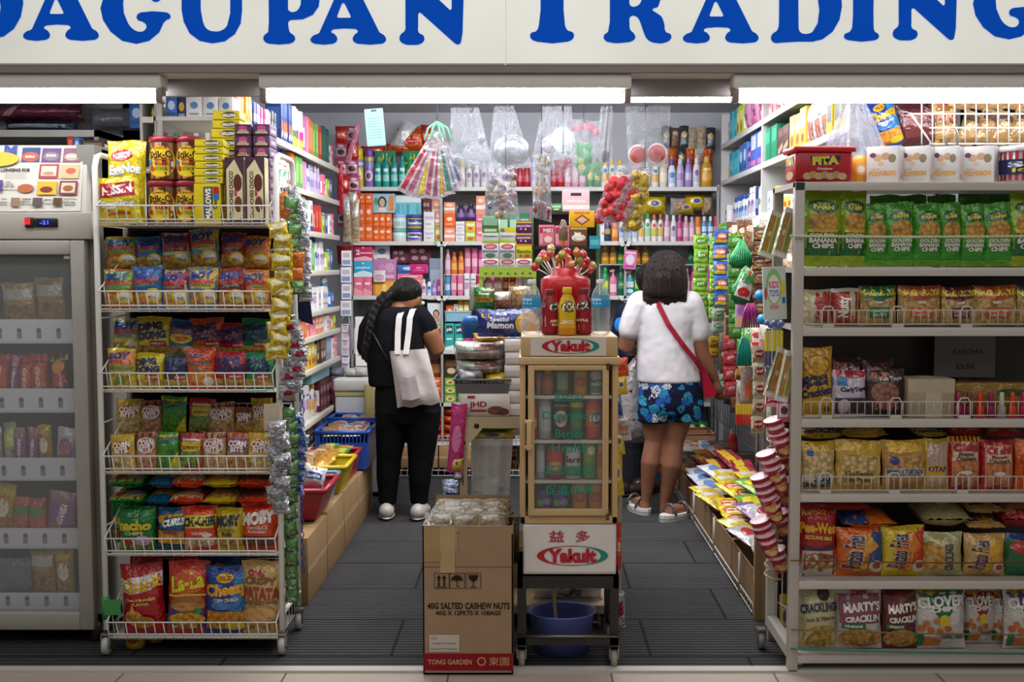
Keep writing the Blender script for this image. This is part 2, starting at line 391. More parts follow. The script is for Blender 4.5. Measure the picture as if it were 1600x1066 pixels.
# ==== the setting
def special(name,fn):
 m=bpy.data.materials.new(name);m.use_nodes=True;fn(m.node_tree,m.node_tree.nodes['Principled BSDF'],m.node_tree.links);MATS[name]=m;return name
def _carpet(nt,b,Lk):
 geo=nd(nt,'ShaderNodeNewGeometry');br=nd(nt,'ShaderNodeTexBrick');mp=nd(nt,'ShaderNodeMapping');mp.inputs['Location'].default_value=(.17,.31,0)
 Lk.new(geo.outputs['Position'],mp.inputs['Vector']);Lk.new(mp.outputs[0],br.inputs['Vector'])
 for k,v in(('Scale',1),('Mortar Size',.007),('Brick Width',1.0),('Row Height',.46),('Mortar Smooth',.2)):br.inputs[k].default_value=v
 br.offset=.37;br.inputs['Color1'].default_value=(*hx('403f41'),1);br.inputs['Color2'].default_value=(*hx('454446'),1);br.inputs['Mortar'].default_value=(*hx('232324'),1)
 wv=nd(nt,'ShaderNodeTexWave');wv.bands_direction='Y';wv.inputs['Scale'].default_value=10;wv.inputs['Distortion'].default_value=.8;wv.inputs['Detail Scale'].default_value=3
 Lk.new(geo.outputs['Position'],wv.inputs['Vector'])
 ns=nd(nt,'ShaderNodeTexNoise');ns.inputs['Scale'].default_value=3.5;ns.inputs['Detail'].default_value=6;Lk.new(geo.outputs['Position'],ns.inputs['Vector'])
 r=nd(nt,'ShaderNodeMapRange');r.inputs['To Min'].default_value=.35;r.inputs['To Max'].default_value=1.25;Lk.new(wv.outputs['Fac'],r.inputs['Value'])
 m=nd(nt,'ShaderNodeMath',operation='MULTIPLY');Lk.new(r.outputs[0],m.inputs[0])
 r2=nd(nt,'ShaderNodeMapRange');r2.inputs['To Min'].default_value=.7;r2.inputs['To Max'].default_value=1.3;Lk.new(ns.outputs[0],r2.inputs['Value']);Lk.new(r2.outputs[0],m.inputs[1])
 v=nd(nt,'ShaderNodeVectorMath',operation='SCALE');Lk.new(br.outputs[0],v.inputs[0]);Lk.new(m.outputs[0],v.inputs['Scale']);Lk.new(v.outputs[0],b.inputs['Base Color'])
 b.inputs['Roughness'].default_value=.9;b.inputs['Specular IOR Level'].default_value=.15
 bp=nd(nt,'ShaderNodeBump');bp.inputs['Strength'].default_value=.4;bp.inputs['Distance'].default_value=.004;Lk.new(wv.outputs['Fac'],bp.inputs['Height']);Lk.new(bp.outputs[0],b.inputs['Normal'])
special('carpet',_carpet)
def _tiles(nt,b,Lk):
 geo=nd(nt,'ShaderNodeNewGeometry');br=nd(nt,'ShaderNodeTexBrick');mp=nd(nt,'ShaderNodeMapping');mp.inputs['Location'].default_value=(.305,.07,0)
 Lk.new(geo.outputs['Position'],mp.inputs['Vector']);Lk.new(mp.outputs[0],br.inputs['Vector']);br.offset=0
 for k,v in(('Scale',1),('Mortar Size',.004),('Brick Width',.6),('Row Height',.6)):br.inputs[k].default_value=v
 br.inputs['Color1'].default_value=(*hx('b9ada0'),1);br.inputs['Color2'].default_value=(*hx('b4a89c'),1);br.inputs['Mortar'].default_value=(*hx('6b625a'),1)
 Lk.new(br.outputs[0],b.inputs['Base Color']);b.inputs['Roughness'].default_value=.35
special('floor_tiles',_tiles)
def _emit(col,st):
 def f(nt,b,Lk):
  b.inputs['Base Color'].default_value=(*hx(col),1);b.inputs['Emission Color'].default_value=(*hx(col),1);b.inputs['Emission Strength'].default_value=st;b.inputs['Roughness'].default_value=.3
 return f
def _sign(nt,b,Lk):
 geo=nd(nt,'ShaderNodeNewGeometry');ns=nd(nt,'ShaderNodeTexNoise');ns.inputs['Scale'].default_value=1.6;ns.inputs['Detail'].default_value=5;Lk.new(geo.outputs['Position'],ns.inputs['Vector'])
 cr=nd(nt,'ShaderNodeValToRGB');cr.color_ramp.elements[0].color=(*hx('d2d2ca'),1);cr.color_ramp.elements[1].color=(*hx('e2e3dc'),1);cr.color_ramp.elements[0].position=.3;cr.color_ramp.elements[1].position=.65
 Lk.new(ns.outputs[0],cr.inputs[0]);Lk.new(cr.outputs[0],b.inputs['Base Color']);Lk.new(cr.outputs[0],b.inputs['Emission Color'])
 b.inputs['Emission Strength'].default_value=SIGN_E;b.inputs['Roughness'].default_value=.25
SIGN_E=.52
special('sign_panel',_sign);special('tube_glow',_emit('f6f8ff',28));special('tube_glow2',_emit('f6f8ff',85));special('sign_blue',_emit('0048b4',.4));MATS['sign_blue'].node_tree.nodes['Principled BSDF'].inputs['Specular IOR Level'].default_value=.08;MATS['sign_blue'].node_tree.nodes['Principled BSDF'].inputs['Roughness'].default_value=.6
special('blue_led',_emit('2a3cff',5));special('red_led',_emit('d81a1a',1.5))
def structure(mb,name):return mb.obj(name,kind='structure')
XL,XR,YB,ZC=-1.72,1.72,8.46,2.62
m=MB();m.bx(-4,4,4.17,YB,-.1,0,'fff','carpet');structure(m,'floor')
m=MB();m.bx(-5,5,-3,4.12,-.1,-.004,'fff','floor_tiles');structure(m,'floor_front')
m=MB();m.bx(-4,4,4.12,4.17,-.1,.006,'c9c4bc','paint');structure(m,'trim_1')
m=MB();m.bx(-4,4,YB,YB+.1,0,ZC,'b9bac0','paint');structure(m,'wall_back')
m=MB();m.bx(-2.9,-2.8,4.17,YB,0,ZC,'a8a8ad','paint');structure(m,'wall_left')
m=MB();m.bx(2.7,2.8,4.17,YB,0,ZC,'a8a8ad','paint');structure(m,'wall_right')
m=MB();m.bx(-4,4,4.2,YB,ZC,ZC+.1,'bdbdc4','paint');structure(m,'ceiling')
m=MB();m.bx(XL-.05,XL,5.25,YB,0,ZC,'b4b4ba','paint');structure(m,'wall_left_partition')
m=MB();m.bx(XR,XR+.05,4.75,YB,0,ZC,'b0b1b8','paint');structure(m,'wall_right_partition')
# fascia under the sign: shadowed metal channel and the white ledge that carries the lamps
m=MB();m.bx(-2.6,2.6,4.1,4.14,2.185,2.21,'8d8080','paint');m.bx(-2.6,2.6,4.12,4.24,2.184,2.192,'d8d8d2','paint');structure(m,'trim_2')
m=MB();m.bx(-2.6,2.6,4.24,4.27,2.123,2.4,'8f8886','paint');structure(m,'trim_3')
m=MB();m.bx(-2.6,2.6,4.14,4.24,2.21,3.1,'c8c4ba','paint');structure(m,'wall_fascia')
# ---- the sign
SY=4.1
LET={'A':([(325,240),(340,215),(378,196),(465,0),(500,-80),(512,-125),(582,-125),(600,-80),(640,0),(735,192),(765,213),(775,240),(750,262),(680,268),(605,262),(577,238),(588,207),(607,188),(590,174),(528,171),(465,176),(450,190),(472,207),(485,238),(460,262),(405,268),(350,262)],[(520,20),(510,30),(484,98),(490,107),(560,107),(565,98),(532,30)]),'U':([(1083,-125),(1083,60),(1095,130),(1130,200),(1190,245),(1265,260),(1340,248),(1400,205),(1435,140),(1443,60),(1440,-125),(1372,-125),(1372,80),(1355,150),(1325,180),(1280,188),(1235,174),(1210,130),(1197,60),(1195,-125)],None),'G':([(810,-125),(690,-100),(620,-20),(600,50),(615,120),(660,190),(730,245),(815,263),(890,245),(950,195),(975,140),(992,122),(1016,108),(1012,86),(980,73),(910,68),(840,75),(816,96),(822,120),(850,131),(873,152),(866,178),(840,190),(800,178),(765,140),(740,80),(735,20),(745,-40),(790,-85),(850,-80),(890,-30),(908,5),(935,13),(960,-5),(960,-110),(930,-115),(880,-112)],None),'T':([(170,-125),(170,60),(160,150),(145,185),(112,200),(110,226),(150,250),(240,260),(330,250),(366,226),(364,197),(330,180),(315,150),(307,60),(307,-125)],None),'R':([(582,-125),(582,130),(572,188),(546,214),(552,240),(590,255),(640,258),(700,252),(733,227),(725,200),(705,180),(699,140),(702,105),(720,95),(745,105),(765,140),(785,200),(810,240),(860,258),(910,255),(945,232),(945,207),(915,190),(905,140),(885,95),(835,62),(870,40),(890,-20),(880,-80),(830,-115),(760,-125)],[(700,-60),(698,20),(710,38),(740,38),(765,15),(770,-30),(745,-60)]),'D':([(142,-125),(140,130),(130,180),(100,205),(92,230),(110,255),(150,256),(250,250),(340,250),(400,235),(460,190),(500,120),(515,40),(510,-30),(470,-90),(400,-125)],[(255,-60),(257,170),(270,195),(300,203),(340,190),(370,140),(380,60),(370,-10),(330,-55),(300,-62)]),'I':([(582,-125),(580,100),(575,165),(560,190),(531,205),(528,226),(560,242),(630,250),(700,243),(733,226),(732,206),(710,188),(703,150),(702,60),(706,-125)],None),'N':([(890,-125),(890,140),(887,182),(860,210),(856,240),(880,262),(930,269),(980,262),(1002,240),(998,214),(970,195),(966,150),(966,86),(980,77),(1175,252),(1200,266),(1220,256),(1230,200),(1236,0),(1236,-125),(1165,-125),(1165,50),(1155,61),(1090,0),(960,-125)],None),'P':([(75,-125),(78,130),(74,190),(49,214),(47,240),(80,262),(140,267),(200,262),(233,240),(229,214),(205,195),(195,160),(195,132),(210,121),(280,117),(340,90),(375,40),(382,-20),(360,-80),(300,-118),(200,-126)],[(192,-60),(192,55),(205,70),(235,70),(260,45),(268,0),(255,-45),(225,-62)]),}
def letter(ch,dx,dy):
 cu=bpy.data.curves.new('l','CURVE');cu.dimensions='2D';cu.fill_mode='BOTH';cu.resolution_u=5
 for pts in LET[ch]:
  if not pts:continue
  sp=cu.splines.new('BEZIER');sp.bezier_points.add(len(pts)-1);sp.use_cyclic_u=True;n=len(pts)
  for i,(x,y)in enumerate(pts):
   b=sp.bezier_points[i];w=W(x/3.81+dx,y/3.81+dy,SY);b.co=(w.x,w.z,0)
   a,c=Vector(pts[i-1])-Vector((x,y)),Vector(pts[(i+1)%n])-Vector((x,y))
   lng=max(a.length,c.length)>55
   sharp=lng and y<=-120
   b.handle_left_type=b.handle_right_type='VECTOR' if sharp else 'AUTO'
   if lng and not sharp:
    if a.length>55:b.handle_left_type='VECTOR'
    if c.length>55:b.handle_right_type='VECTOR'
 o=bpy.data.objects.new('l',cu);COL.objects.link(o);bpy.context.view_layer.update()
 me=bpy.data.meshes.new_from_object(o);v=[(p.co.x,SY-.004,p.co.y)for p in me.vertices];f=[tuple(p.vertices)for p in me.polygons]
 bpy.data.objects.remove(o);bpy.data.meshes.remove(me);return v,f
sign=empty('shop_sign',(0,SY,2.21),'long white backlit shop sign with big blue rounded lettering over the shopfront','sign')
a=W(790,50,SY).x
for x0,x1 in((-2.6,a-.002),(a+.002,2.6)):
 m=MB();m.bx(x0,x1,0,.08,0,.55,'e2e0d8','sign_panel')
 m.bx(x0,x1,-.003,0,0,.006,'b9b5a8','paint');m.obj('sign_panel',sign)
m=MB()
for ch,dx,dy in(('D',-98,-4.5),('A',-48.5,-6),('G',0,0),('U',0,0),('P',400,0),('A',400,0),('N',400,0),('T',800,0),('R',800,0),('A',981.5,-2),('D',1180,0),('I',1180,0),('N',1170,-7),('G',1362,-7)):
 v,f=letter(ch,dx,dy);m=MB();m.add([(p[0],p[1]-SY,p[2]-2.21)for p in v],f,'0058c0','sign_blue')
 if ch=='T':w0=W(818,-32,SY);w1=W(918,-52,SY);m.bx(w0.x,w1.x,-.0045,-.004,w0.z-2.21,w1.z-2.21,'0058c0','sign_blue')
 m.obj('letter',sign)
# ---- fluorescent lamps
def lamp(x0,x1,where,y=4.165,zt=2.183,glow='tube_glow'):
 L=empty('fluorescent_lamp',((x0+x1)/2,y,zt),'long white fluorescent tube lamp glowing','lamp',where);h=(x1-x0)/2
 m=MB();m.box((0,0,-.025),(2*h,.09,.05),'dcdcd4','paint',None,.006);m.bx(-h,h,-.055,-.045,-.075,0,'e6e6e0','paint')if 0 else None;m.obj('housing',L)
 m=MB();m.lathe([(.017,-h+.03),(.019,-h+.035),(.019,h-.035),(.017,h-.03)],'ffffff',glow,12,(0,-.005,-.079),axis='x');m.obj('tube',L)
 for s in(-1,1):
  m=MB();m.box((s*(h-.012),-.005,-.068),(.024,.05,.06),'8a7a70','plastic',None,.004);m.obj('end_socket',L)
 return L
lamp(-2.45,W(262,150,4.2).x,'over the fridge and the snack rack')
lamp(W(412,150,4.2).x,W(984,150,4.2).x,'over the middle of the shopfront')
lamp(W(1140,150,4.2).x,2.45,'over the banana chip shelves')
lamp(-1.05,.1,'on the ceiling inside, over the freezer side',6.6,ZC-.09,'tube_glow2')
lamp(.14,1.29,'on the ceiling inside, over the sachet side',6.6,ZC-.09,'tube_glow2')
m=MB();m.bx(-1.0,1.25,6.58,6.62,ZC-.09,ZC,'b0b0b0','paint');structure(m,'trim_4')
# mall light from outside the shop, then an added fill inside
def area(name,loc,rot,sx,sy,e,col=(1,.96,.9)):
 l=bpy.data.lights.new(name,'AREA');l.shape='RECTANGLE';l.size=sx;l.size_y=sy;l.energy=e;l.color=col
 o=bpy.data.objects.new(name,l);COL.objects.link(o);o.location=loc;o.rotation_euler=rot;return o
area('mall_ceiling_light',(0,1.2,3.6),(radians(28),0,0),6,2.4,52)
area('shop_fill_light',(0,5.6,2.58),(0,0,0),2.2,1.6,84,(1,1,1))  # added soft fill that brightens the interior, no fixture here
wd=bpy.data.worlds.new('world');scene.world=wd;wd.use_nodes=True
wd.node_tree.nodes['Background'].inputs[0].default_value=(.95,.93,.9,1);wd.node_tree.nodes['Background'].inputs[1].default_value=.22
scene.view_settings.view_transform='Standard';scene.view_settings.look='None';scene.view_settings.exposure=0
scene.cycles.max_bounces=7;scene.cycles.diffuse_bounces=3;scene.cycles.glossy_bounces=2;scene.cycles.transparent_max_bounces=14
scene.cycles.sample_clamp_indirect=4;scene.cycles.caustics_reflective=False;scene.cycles.caustics_refractive=False
# ==== the snack rack
WH='f0efe9'
def caster(parent,x,y,r=.036,col='b9b9b6'):
 m=MB();m.lathe([(r*.6,-.012),(r,-.01),(r,.01),(r*.6,.012)],col,'plastic',16,(x,y,r),axis='x')
 m.lathe([(r*.35,-.016),(r*.35,.016)],'8d8d8d','metal',10,(x,y,r),axis='x')
 o=m.obj('caster',parent);k=MB();k.bx(x-.018,x-.013,y-.015,y+.02,r,r*2.3,'a9a9a9','metal');k.bx(x+.013,x+.018,y-.015,y+.02,r,r*2.3,'a9a9a9','metal');k.bx(x-.018,x+.018,y-.015,y+.02,r*2.2,r*2.4,'a9a9a9','metal');k.obj('fork',o)
RY=4.3;RYB=4.62
rxl,rxr=W(160,600,RY).x,W(430,600,RY).x
rc=(rxl+rxr)/2;rw=(rxr-rxl)/2
rack=empty('wire_rack',(rc,RY,0),'white wire snack rack on casters with six baskets beside the fridge','rack')
ztop=W(435,240,RY).z
for s in(-1,1):
 m=MB();x=s*(rw+.012)
 pts=[(x,.01,.1),(x,.01,ztop-.05),(x,.03,ztop-.01),(x,.07,ztop),(x,RYB-RY-.06,ztop),(x,RYB-RY-.02,ztop-.01),(x,RYB-RY,ztop-.05),(x,RYB-RY,.1)]
 m.tube(pts,.0115,WH,'paint',8);m.tube([(x,.01,.16),(x,RYB-RY,.16)],.011,WH,'paint',6)
 for zz in(.5,.9,1.3,1.65):m.tube([(x,.01,zz),(x,RYB-RY,zz)],.003,WH,'paint',5)
 m.obj('side_frame',rack)
 for y in(.01,RYB-RY):caster(rack,x,y)
def basket(parent,x0,x1,y0,y1,z,hf,hb,n,lean=.03):
 """wire basket: open front rail leaning out, back and bottom wires"""
 m=MB();r=.0021
 yf=y0-lean
 for zz,yy in((z+hf,yf),(z+hf*.12,y0-lean*.1),(z+hf*.3,y0-lean*.3)):
  m.tube([(x0,yy,zz),(x1,yy,zz)],r*1.35,WH,'paint',5)
 m.tube([(x0,y1,z+hb),(x1,y1,z+hb)],r*1.3,WH,'paint',5)
 for i in range(n+1):
  x=x0+(x1-x0)*i/n
  m.tube([(x,y1,z+hb),(x,y1,z),(x,y0,z),(x,yf,z+hf)],r,WH,'paint',4)
 for j in range(4):
  y=y0+(y1-y0)*(j+.5)/4;m.tube([(x0,y,z),(x1,y,z)],r,WH,'paint',4)
 for x in(x0,x1):
  m.tube([(x,yf,z+hf),(x,y1,z+hb)],r*1.3,WH,'paint',5)
  for k in range(1,6):
   t=k/6;m.tube([(x,y0+(y1-y0)*t,z),(x,yf+(y1-yf)*t,z+hf+(hb-hf)*t)],r,WH,'paint',4)
 m.bx(x0+.004,x1-.004,y0+.004,y1-.004,z-.001,z+.0015,'cfcac0','paint')
 return m.obj('wire_basket',parent)
TZ={};STEP={1:.15,2:.112,3:.118}
for i,(yt,yb)in enumerate(((322,352),(455,487),(582,613),(711,741),(839,869),(969,999))):
 z=W(300,yb,RY).z;hf=W(300,yt,RY).z-z;TZ[i]=z
 basket(rack,-rw+.004,rw-.004,0,RYB-RY-.01,z,hf,hf+.16,18)
 if i in(1,2,3):
  m=MB();m.bx(-rw+.02,rw-.02,.15,.28,z+.002,z+STEP[i],'5a4a40','card');m.obj('step_box',rack)
m=MB();m.bx(-rw,rw,RYB-RY-.004,RYB-RY,TZ[5],TZ[0],'2c2725','card');m.obj('added_shade_sheet',rack)  # added dark sheet, its colour stands in for shade behind the tiers
m=MB();m.bx(-rw-.012,-rw+.05,-.004,.0,.16,.22,'3f8f4a','plastic');m.tube([(-rw-.012,.012,.14),(-rw-.012,.012,.23)],.016,'3f8f4a','plastic',8);m.obj('green_tape',rack)
# ---- packet designs
NAVY='1b2a66'
def boy(key,base,top,tcol='2b3f8e'):
 return d_pillow(key,base,[r_(0,.5,1,.97,top),r_(.06,.08,.94,.4,'c9924a','food'),e_(.7,.32,.27,.17,'e8d21e' if base!='d9a22a' else 'b02020'),e_(.72,.32,.2,.12,'f4f2ee'),e_(.62,.27,.12,.05,'d8b070','food'),e_(.8,.26,.08,.05,'b8b2a8'),t_('BOY',.47,.81,.68,.17,tcol,'f6f3ee',.06,.06,.2),t_('BAWANG',.5,.66,.78,.1,'c8201e','f6f3ee',.05,.05,.2),t_('CORNICK',.5,.565,.6,.05,'2f7d32','f2efe4',.05)],'foil',None,None,.05,.45,top)
boy('boyg','c4622c','77a83a');boy('boyb','3a6fb0','2a6fae');boy('boyp','c9c7a6','8e1c46');boy('boyy','5a93bf','d8b44a');boy('boyr','b04a26','7a1830');boy('boyo','c96a28','dd9236')
boy('boyc','d4c25a','8aa5a0')
d_pillow('boychicha','d9c640',[r_(0,.6,1,.97,'e0863a'),t_('BOY',.45,.82,.7,.15,'2b3f8e','f6f3ee',.05,.06,.2),t_('BAWANG',.5,.68,.8,.09,'c8201e','f6f3ee'),t_('CHICHACORN',.5,.53,.86,.1,'2f7d32','f2efe4'),r_(.1,.1,.9,.42,'cfae4a','food'),p_([(.3,.15),(.5,.45),(.7,.15)],'6fa03a')],'foil')
d_pillow('boycrack','3b82ab',[r_(0,.62,1,.97,'2a3f72'),t_('BOY',.5,.84,.74,.15,'2b3f8e','f6f3ee',0,.06,.2),t_('BAWANG',.5,.7,.8,.09,'c8201e','f6f3ee'),e_(.5,.5,.38,.13,'e8c81e'),t_('Cracker',.5,.54,.5,.07,'c03018',None),t_('Nuts',.5,.46,.34,.06,'c03018',None),r_(.08,.06,.92,.3,'c9a06a','food'),e_(.75,.2,.18,.12,'e9e7e0')],'foil')
def ding(key,base,pic='c9a050'):
 return d_pillow(key,base,[r_(.05,.05,.95,.3,pic,'food'),r_(.45,.28,.9,.42,'b0203a'),t_('MIXED NUTS',.67,.35,.36,.05,'f4f0e6',None),t_('DING',.44,.76,.68,.17,NAVY,'f8f8f4',.12,.07),t_('DONG',.5,.55,.78,.17,NAVY,'f8f8f4',.12,.07)],'foil',None,None,.05,.45,base)
ding('dingy','dcc622');ding('dingo','d25a22');ding('dingr','ad1f35');ding('dingg','1f8a5a');ding('dingk','3a4a44')
d_pillow('bigmix','d8502a',[r_(.05,.1,.95,.45,'e07a2a'),e_(.5,.3,.5,.12,'e8a03a'),t_('HALABIRA',.5,.66,.8,.1,'3a2a20','f0e6d0',.05),t_('CORN',.5,.5,.6,.1,'8f3a1a','f0d8a0',.05),t_('BOY',.4,.84,.5,.08,'2b3f8e','f6f3ee'),e_(.75,.2,.17,.11,'efeae2')],'foil')
def cornb(key,base,oval,bowl,top):
 return d_pillow(key,base,[r_(.04,.06,.96,.52,bowl,'food'),r_(0,.84,1,.97,top),e_(.5,.66,.44,.2,oval),e_(.5,.66,.37,.165,'b8202a'),t_('CORN',.5,.72,.72,.14,'f4f2ee','2a2a2a',.04,.06),t_('BITS',.5,.57,.54,.12,'f4f2ee','8a1520',.04,.05)],'foil',None,None,.05,.45,top)
cornb('cornr','c8a878','e8e0d0','d0a878','8a2030');cornb('corny','d8b848','d8b030','dcc080','c9a02a');cornb('cornb','b86a40','2f6fb0','c89858','b04a28');cornb('cornk','a86a48','e8e0d0','c89070','6a2030')
d_pillow('muncher','3f8f2f',[r_(.04,.1,.96,.56,'4f9a2a','food'),p_([(0,.74),(1,.88),(1,.97),(0,.97)],'e0d42a'),p_([(0,.66),(1,.8),(1,.88),(0,.74)],'2f7d8a'),t_('Muncher',.5,.86,.8,.12,'2a6f3a','f4f0c0',.12,.05),p_([(.6,.1),(1,.1),(1,.5)],'d8cc2a')],'foil')
d_pillow('greenpeas','b02a30',[r_(.04,.06,.96,.56,'7f9a4a','food'),p_([(0,.6),(1,.66),(1,.8),(0,.78)],'d8b42a'),e_(.5,.62,.4,.1,'e0d030'),t_('Greaseless',.5,.84,.72,.07,'f4f0e6',None),t_('SUPERNUTS',.5,.62,.66,.08,'8a2028',None)],'foil')
def big(key,base,prints,crimp=None):return d_pillow(key,base,prints,'foil',None,None,.05,.5,crimp)
big('nacho','0f7a35',[r_(.04,.06,.96,.34,'a8a04a','food'),e_(.7,.26,.2,.12,'b8a0c0'),e_(.3,.22,.14,.09,'b03a30'),t_('REGENT',.46,.8,.42,.07,'0f7a35','f0f4ee',.02,.05),t_('nacho',.5,.6,.84,.19,'d8c41e','5a4a10',.03,.06),t_('CHIPS',.5,.43,.5,.07,'e0d890',None)],'0f7a35')
big('curls','14648c',[r_(.06,.2,.94,.5,'d89a2a','food'),e_(.5,.5,.5,.06,'5a3a60'),t_('cheese',.55,.86,.62,.09,'d8a02a','7a4a10',.05),t_('CURLS',.6,.7,.7,.14,'f4f4f0','103a60',.12,.06,.2),e_(.16,.76,.12,.09,'d8a02a'),r_(0,.05,1,.18,'0f4f70')],'14648c')
big('chichee','d8401e',[r_(.04,.05,.96,.32,'d8b890','food'),r_(0,.54,1,.82,'d8c41e'),t_('CHI-CHEE',.5,.68,.86,.17,'2a2a30',None,.03,.07),t_('CORN SNACK',.5,.43,.46,.06,'f4ead0',None),e_(.72,.38,.14,.05,'e9e0d0')],'d8401e')
big('mobyy','d0b81a',[r_(.06,.05,.94,.34,'b88a4a','food'),t_('MOBY',.5,.72,.82,.22,'2a2a40','f0ecd8',.08,.07),t_('CARAMEL',.5,.52,.56,.08,'8a6a20','f0e0a0'),t_('Puffs',.5,.42,.36,.09,'4a2a14',None)],'d0b81a')
big('mobyr','d2421c',[r_(.06,.05,.94,.34,'6a4028','food'),t_('MOBY',.5,.72,.84,.22,'f2efe8','4a1a10',.08,.07),t_('CHOCOLATE',.5,.52,.56,.06,'f4e6d8',None),t_('FLAVORED',.5,.44,.5,.05,'f4e6d8',None)],'d2421c')
big('chuzit','b0101c',[p_([(0,.58),(1,.66),(1,.88),(0,.8)],'e9e6e4'),t_('Chuz-It',.5,.73,.92,.17,'f0c81e','a81018',.1,.03),t_('Cheese & Marshmallow',.5,.52,.7,.05,'e8c86a',None),t_('FLAVOR',.5,.45,.4,.04,'e8c86a',None),e_(.3,.26,.22,.11,'d89a3a','food'),e_(.5,.18,.3,.09,'c98a2a','food'),p_([(.2,.3),(.3,.46),(.4,.3)],'e0a84a')],'8f0f1a')
big('lala','c8321c',[r_(0,.05,1,.42,'2a4f96'),e_(.5,.72,.42,.16,'d8602a'),t_('La-La',.5,.73,.76,.2,'f0e01e','1a3a1a',.12,.04),e_(.52,.44,.42,.13,'a8622a'),e_(.52,.4,.44,.06,'c98a4a'),r_(.05,.54,.95,.57,'e0b83a'),e_(.5,.22,.44,.1,'e0a83a','food'),r_(.05,.08,.8,.14,'8f4a24'),t_('FISH CRACKER',.42,.11,.66,.045,'f0dca8',None),e_(.78,.34,.08,.05,'3f9a4a')],'9a1420')
big('cheezy','1d3f96',[p_([(.55,.3),(1,.3),(1,.95),(.7,.95)],'2a78b8'),e_(.45,.84,.2,.07,'e0b41e'),t_('LESLIES',.45,.84,.28,.05,'a8301a',None),t_('Cheezy',.5,.66,.94,.2,'e8a81e','7a3a10',.08,.06),t_('CORN CRUNCH',.5,.53,.56,.05,'e8e0d0',None),r_(.06,.08,.94,.36,'d08a2a','food'),e_(.4,.44,.24,.06,'4a78c0'),e_(.7,.13,.22,.07,'d8c02a')],'1d3f86')
big('patata','d0b070',[t_('Oishi',.4,.84,.4,.08,'b8202a','f0e0c0',0,.05),t_('CRISPY',.5,.74,.74,.09,'8a5a2a',None,0,.05),t_('PATATA',.52,.57,.92,.15,'a03a24','e8d0a0',0,.06),t_('BAKED POTATO FLAVOR',.5,.45,.84,.045,'5a3a20',None),e_(.45,.27,.5,.15,'c08a50'),e_(.45,.28,.44,.11,'d8a868'),r_(.05,.05,.95,.2,'c09048','food')],'b8955a')
def packs(where,tier,Y,items,name='snack_bag',cat='snack bag',z=None,d=.065):
 """items: (design, desc, x0, x1, ytop[, ybottom, turn])"""
 for it in items:
  key,desc,x0,x1,yt=it[:5];yb=it[5]if len(it)>5 and it[5]else None
  x,zz,w,h=R(x0-1.5,yt-2,x1+1.5,yb or 487,Y)
  if yb is None:
   zb=z if z is not None else TZ[tier]+.004;h=W((x0+x1)/2,yt-2,Y).z-zb;zz=zb
  inst(key,name,desc,cat,where,x,Y+d/2+.004,zz,w,h,d,rz=random.uniform(-.12,.12),ry=(it[6]if len(it)>6 else random.uniform(-.06,.06)),rx=-.04)
def steps(t):return TZ[t]+STEP[t]+.003
B1=RY+.012;B2=RY+.165
# top tier: cookies, wafer jars, yellow boxes, purple boxes
d_pillow('eggnog','e3cd17',[r_(.1,.06,.9,.36,'d8ae3a','food'),e_(.4,.82,.3,.07,'b8202a'),t_('NISSIN',.4,.82,.44,.06,'f4f0ee',None,.05),t_('EggNog',.5,.64,.8,.14,'f6f4ec','8a7a20',.03,.06),t_('Cookies',.52,.48,.6,.1,'c03a1a',None,0,.04)],'foil',None,None,.05,.45,'d8c010')
d_pillow('eggnog2','e3cd17',[r_(.08,.58,.92,.88,'b01f28'),t_('NISSIN',.5,.73,.7,.17,'f6f2ee',None,.05,.05),t_('EggNog',.5,.42,.8,.16,'f6f4ec','8a7a20',.03,.05),t_('Cookies',.5,.25,.6,.1,'c03a1a',None,0,.04)],'foil',None,None,.05,.45,'d8c010')
put('eggnog','cookie_bag','yellow cookie bag standing upright behind another','cookie bag','on the rack top basket',(163,219,224,350),RY+.07,.06,ry=.03)
put('eggnog2','cookie_bag','yellow cookie bag with red panel leaning in front','cookie bag','on the rack top basket',(152,276,219,351),RY+.004,.055,ry=-.06)
S0=S_lathe([(.45,0),(.5,.05),(.5,.88)])
PR['wafer']=[(.46,0),(.5,.03),(.5,.86),(.48,.88)];CAPS['wafer']=[(.49,.87),(.53,.875),(.53,.98),(.5,1)]
mbw=[e_(.5,.42,.36,.37,'c8861a'),e_(.5,.42,.34,.35,'ecc81c'),t_('Stik-O',.51,.58,.5,.16,'3a1a10',None,.08,.03),t_('JUNIOR',.5,.72,.3,.05,'8a3a10',None),r_(.36,.45,.74,.475,'b8401e'),t_('WAFER',.53,.37,.3,.08,'b0301a',None,.05),t_('STICK',.53,.26,.26,.07,'2f7d3a',None,.05),e_(.27,.4,.05,.06,'2f6fb0'),e_(.32,.27,.05,.06,'b02a20'),r_(.72,.3,.79,.42,'d8d4c8')]
def wafer():
 pr=PR['wafer'];mb=MB();mb.lathe(pr,'6b3f24','plastic',20);S=S_lathe(pr)
 st=[]
 for i in range(13):st.append(r_(i/13-.02,.03,i/13+.03,.85,['b98a58','4a2416','8a5a38'][i%3]))
 stamp(mb,S_lathe(pr,2*pi),st,'plastic',.006);stamp(mb,S,mbw,'plastic',.012,1.4,1.6);p=[('',mb.mesh('wafer'))]
 c=MB();c.lathe(CAPS['wafer'],'8f1a2c','plastic',20);p.append(('lid',c.mesh('wafer_lid')));DES['wafer']=p
wafer()
for x0,x1,y0,y1,wh in((224,270,282,350,'low in the rack top basket'),(272,308,282,350,'low in the rack top basket'),(226,271,212,281,'stacked high on the rack top'),(273,309,212,281,'stacked high on the rack top')):
 x,z,w,h=R(x0,y0,x1,y1,RY+.02);w=max(w,.108)
 inst('wafer','wafer_jar','red lidded wafer stick jar','jar',wh,x+(w-.108)/2,RY+.09,z,w*.99,h,.108)
